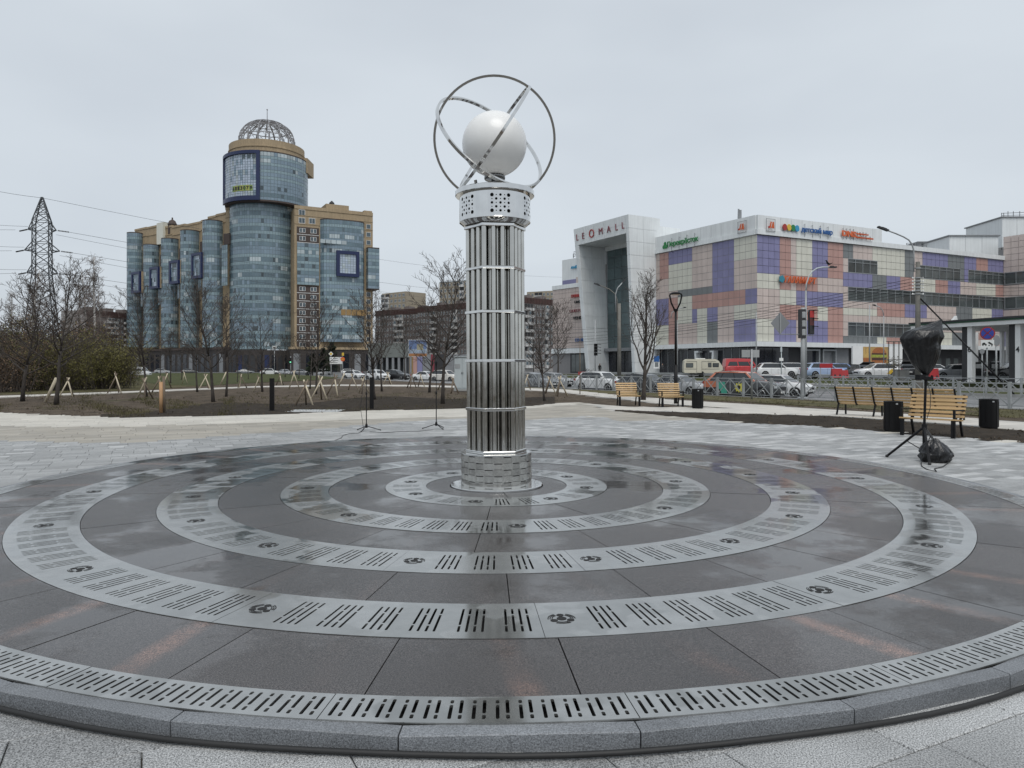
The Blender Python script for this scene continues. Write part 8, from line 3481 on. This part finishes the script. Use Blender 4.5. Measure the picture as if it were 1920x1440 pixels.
    for f in K['wb']:
        for s in (1, -1):
            y = s * (W_ - 0.10)
            arch = MB().cyl((X(f), s * (W_ * 0.80), wr), (X(f), s * (W_ * 1.005), wr), wr * 1.16, n=18).build('wheel_arch', M['car_trim'], t)
            wh = MB().cyl((X(f), y - 0.1 * s, wr), (X(f), y + 0.125 * s, wr), wr, n=20).build('wheel', M['tyre'], t, True)
            mm = MB()
            yy = y + 0.128 * s
            for a in range(5):
                q = 2 * pi * a / 5
                mm.bar((X(f), yy, wr), (X(f) + wr * .62 * cos(q), yy, wr + wr * .62 * sin(q)), 0.012, 0.075, up=(0, 1, 0))
            mm.lathe([(0.0, 0.0), (wr * .16, 0.0)], 8, c=(X(f), yy, wr))
            ringp = [(X(f) + wr * .66 * cos(2 * pi * a / 16), yy - 0.004 * s, wr + wr * .66 * sin(2 * pi * a / 16)) for a in range(17)]
            mm.tube(ringp, 0.02, 4, cap=False)
            mm.build('rim', M['rim'], wh)
    if open_boot:
        mm = MB()
        c = Vector((X(.86), 0, roof - 0.05))
        mm.bar(c, c + Vector((-0.85, 0, 0.28)), W_ * 1.5, 0.08)
        mm.build('boot_lid', M['car_trim'], t)
    return t


YAW_AV = math.atan2(-0.866, 0.5)       # driving towards the viewer's side along the avenue
def cpos(px, y, z):
    return (PX(px, y), y, z)


WHITE, SILV, GREY, DARK, BLACK, ORANGE, BLUE = (0.66, 0.67, 0.67), (0.30, 0.31, 0.32), (0.14, 0.15, 0.16), (0.045, 0.048, 0.05), (0.014, 0.014, 0.016), (0.50, 0.16, 0.085), (0.34, 0.44, 0.62)
AV = 'cars on the avenue'
car('white crossover in the near lane behind the fence, nose towards the vase-shaped tree', 'suv', WHITE, cpos(1128, 58, ROAD_Z), YAW_AV + 0.22, 0.98, group=AV, name='moving_car')
car('dark grey car partly hidden by the vase-shaped tree behind the fence', 'hatch', DARK, cpos(1212, 51, ROAD_Z), YAW_AV + 0.30, 1.02, group=AV, name='moving_car')
car('silver car between the black lamp post and the litter bin behind the fence', 'sedan', SILV, cpos(1272, 50, ROAD_Z), YAW_AV + 0.30, 1.0, group=AV, name='moving_car')
tx = car('dark taxi with an orange roof and rear, green door and yellow starburst behind the fence', 'suv', DARK, cpos(1396, 44.5, ROAD_Z), YAW_AV + 0.30, 1.04, roof_col=ORANGE, group=AV, name='moving_car')
W2 = KINDS['suv']['W'] / 2
mb = MB()
mb.box((-1.72, -W2 * 1.0, .86), (0.80, 0.03, 0.36))
mb.build('orange_quarter', paint(ORANGE), tx)
mb = MB()
mb.prism([(-0.62, -W2 * 1.008, 0.32), (-1.10, -W2 * 1.008, 0.32), (-1.22, -W2 * 1.008, 0.98), (-0.78, -W2 * 1.008, 1.0)], (0, -0.012, 0))
mb.build('green_door_print', mat('taxi_green', (0.06, 0.33, 0.24), 0.4), tx)
mb = MB()
mb.prism([((0.30 if i % 2 else 0.21) * cos(2 * pi * i / 20) + 0.10, -W2 * 1.012, 0.70 + (0.30 if i % 2 else 0.21) * sin(2 * pi * i / 20)) for i in range(20)], (0, -0.012, 0))
mb.build('starburst', mat('taxi_yellow', (0.60, 0.55, 0.10), 0.4), tx)
mb = MB()
mb.prism([(0.10 * cos(2 * pi * i / 12) + 0.10, -W2 * 1.03, 0.70 + 0.12 * sin(2 * pi * i / 12)) for i in range(12)], (0, -0.006, 0))
mb.build('starburst_core', M['car_trim'], tx)
car('white car nosing out just ahead of the dark taxi', 'hatch', WHITE, cpos(1462, 48, ROAD_Z), YAW_AV + 0.36, 1.0, group=AV, name='moving_car')
car('grey car beside the steel column behind the fence', 'sedan', GREY, cpos(1004, 66, ROAD_Z), YAW_AV + 0.25, 1.0, group=AV, name='moving_car')
car('silver car showing beyond the grey one near the column', 'hatch', SILV, cpos(1040, 72, ROAD_Z), YAW_AV + 0.3, 0.95, group=AV, name='moving_car')
# the parked row seen over the square
ROW = 'cars waiting in a row beyond the square'
for px, y, k, c, lab, dy in ((664, 125, 'hatch', WHITE, 'white hatchback under the white direction board', .35), (770, 112, 'suv', WHITE, 'white crossover behind the second bollard and its trees', 0.15), (742, 113, 'suv', BLACK, 'black crossover with a bright angular grille outline', .55),
                             (799, 106, 'sedan', WHITE, 'white sedan behind the tight cluster of stakes', .45), (836, 101, 'suv', (0.62, 0.60, 0.55), 'off white crossover beside the utility cabinet', .40)):
    x = px if px != 770 else 708
    car(lab, k, c, cpos(x, y, ROAD_Z - 0.1), YAW_AV + 0.1 + dy, 1.0, group=ROW)
mb = MB()
o = [q for q in bpy.data.objects if q.get('label') == 'black crossover with a bright angular grille outline'][0]
for s in (-1, 1):
    mb.bar((2.30, s * 0.42, .86), (2.31, s * 0.26, .60), 0.02, 0.05)
    mb.bar((2.31, s * 0.26, .60), (2.30, s * 0.50, .34), 0.02, 0.05)
mb.build('grille_trim', M['lamp_glass'], o)
FAR = 'distant cars before the tower'
for px, y, k, c, lab, yw in ((507, 172, 'suv', WHITE, 'white crossover far off under the crossing sign', 0.2), (534, 168, 'sedan', SILV, 'silver saloon far off beside the white crossover', -0.9), (565, 170, 'sedan', GREY, 'grey saloon far off near the green signal', 0.1), (609, 175, 'van', WHITE, 'white van far off before the dark evergreens', 0.1),
                             (658, 180, 'wagon', WHITE, 'white estate far off behind the white hatchback', 0.2), (263, 150, 'van', WHITE, 'white van parked near the grey block and bushes', 0.0), (460, 190, 'sedan', GREY, 'grey saloon far off before the podium windows', 0.3), (305, 200, 'hatch', SILV, 'silver car far off behind the lone marker post', 0.2), (355, 200, 'hatch', DARK, 'dark car far off before the glass bays', 0.4), (700, 150, 'sedan', DARK, 'dark saloon far off before the corner shop', 0.3)):
    sc = 0.62 if (k == 'van' and px == 609) else (0.8 if k == 'van' else 1.0)
    car(lab, k, c, cpos(px, y, ROAD_Z), yw, sc, group=FAR)
# car park of the mall
LOT = 'cars in the mall car park'
YX = 0.30
def lot(label, kind, col, px, y, yaw, s=1.0, **kw):
    return car(label, kind, col, cpos(px, y, LOT_Z), yaw, s, group=LOT, **kw)


lot('white crossover parked side on just past the red van', 'suv', WHITE, 1454, 85, YX - 0.35, 1.06)
lot('white crossover parked behind the first, nose beside the signal pole', 'suv', WHITE, 1492, 93, YX - 0.55, 1.1)
lot('pale blue crossover behind the red board', 'suv', BLUE, 1543, 84, YX - 0.2, 1.06)
lot('blue crossover standing under a raised black boot lid', 'suv', (0.22, 0.34, 0.60), 1578, 94, YX - 0.3, 1.05)
lot('dark car with its boot lid raised', 'hatch', DARK, 1610, 88, YX + 1.3, 1.05, open_boot=True)
lot('dark car roofs behind the white and yellow car', 'wagon', DARK, 1640, 94, YX - 0.3, 1.0)
y_ = lot('white and yellow carsharing hatchback in the car park', 'hatch', WHITE, 1644, 80, pi + YX - 0.3, 1.12)
mb = MB()
W2 = KINDS['hatch']['W'] / 2
for s in (-1, 1):
    mb.prism([(-0.55, s * W2 * 1.008, 0.45), (-1.15, s * W2 * 1.008, 0.40), (-1.75, s * W2 * 0.99, 0.85), (-0.95, s * W2 * 1.0, 0.90)], (0, s * 0.012, 0))
mb.build('yellow_print', M['s_yellow'], y_)
lot('black car with its tail towards the wrapped lamp', 'hatch', BLACK, 1700, 82, YX + 0.9, 1.1, open_boot=True)
lot('silver estate car before the filling station pillars', 'wagon', SILV, 1793, 74, pi + YX - 0.5, 1.02)
lot('dark pickup shape under the filling station roof', 'suv', BLACK, 1905, 68, YX + 2.6, 1.05)
lot('black crossover behind the filling station signs', 'suv', BLACK, 1878, 78, YX + 0.2, 1.1)
lot('white car standing behind the wrapped lamp', 'hatch', WHITE, 1752, 92, YX - 0.3, 1.1)
rv = lot('tall red van parked before the dark mall windows', 'van', (0.50, 0.045, 0.05), 1391, 100, YX - 0.30, 0.98)
# caravan
t = thing('caravan', 'cream touring caravan parked beside the red van', 'caravan', (PX(1317, 99), 99, LOT_Z), YX - 0.42, None)
CRM = mat('cream_caravan_paint', (0.56, 0.53, 0.43), 0.45, 0, 0.08, 0.5)
mb = MB()
Lc, Hc, Wc = 5.1, 2.28, 2.1
prof = [(-Lc / 2, .55), (-Lc / 2 + .12, .42), (Lc / 2 - .5, .42), (Lc / 2, .85), (Lc / 2 - .05, 1.3), (Lc / 2 - .55, Hc - .25), (Lc / 2 - .95, Hc), (-Lc / 2 + .35, Hc), (-Lc / 2 + .05, Hc - .25), (-Lc / 2, 1.4)]
mb.prism([(x, -Wc / 2, z) for x, z in prof], (0, Wc, 0))
mb.build('body', CRM, t)
for s in (-1, 1):
    for x0, x1, z0, z1 in ((-2.30, -1.35, 1.15, 1.75), (0.60, 1.05, 1.2, 1.8), (1.2, 2.0, 1.2, 1.75)):
        f = MB().box(((x0 + x1) / 2, s * (Wc / 2 + 0.01), (z0 + z1) / 2), (x1 - x0, 0.03, z1 - z0)).build('window', M['car_trim'], t)
        MB().box(((x0 + x1) / 2, s * (Wc / 2 + 0.027), (z0 + z1) / 2), (x1 - x0 - .1, 0.012, z1 - z0 - .1)).build('pane', M['grey_glass'], f)
    d_ = MB().box((-0.55, s * (Wc / 2 + 0.012), 1.23), (0.62, 0.03, 1.55)).build('door', CRM, t)
    MB().box((-0.55 + 0.33, s * (Wc / 2 + 0.012), 1.23), (0.03, 0.034, 1.58)).build('door_seal', M['car_trim'], d_)
    MB().box((-0.55 - 0.33, s * (Wc / 2 + 0.012), 1.23), (0.03, 0.034, 1.58)).build('door_seal', M['car_trim'], d_)
    MB().box((-0.2, s * (Wc / 2 + 0.008), 0.95), (Lc * .9, 0.02, 0.04)).build('stripe', M['car_trim'], t)
    MB().box((-0.3, s * (Wc / 2 + 0.008), 1.95), (Lc * .75, 0.02, 0.035)).build('stripe', M['car_trim'], t)
    MB().cyl((-0.2, s * (Wc / 2 - 0.2), .32), (-0.2, s * (Wc / 2 + 0.02), .32), .32, n=16).build('wheel', M['tyre'], t)
MB().box((-0.3, 0, Hc + 0.06), (1.2, 0.8, 0.12)).build('roof_vent', M['s_white'], t)
mb = MB()
for s in (-1, 1):
    mb.bar((Lc / 2 - .3, s * .6, .4), (Lc / 2 + 1.1, 0, .42), .07, .09)
mb.build('drawbar', M['galv'], t)
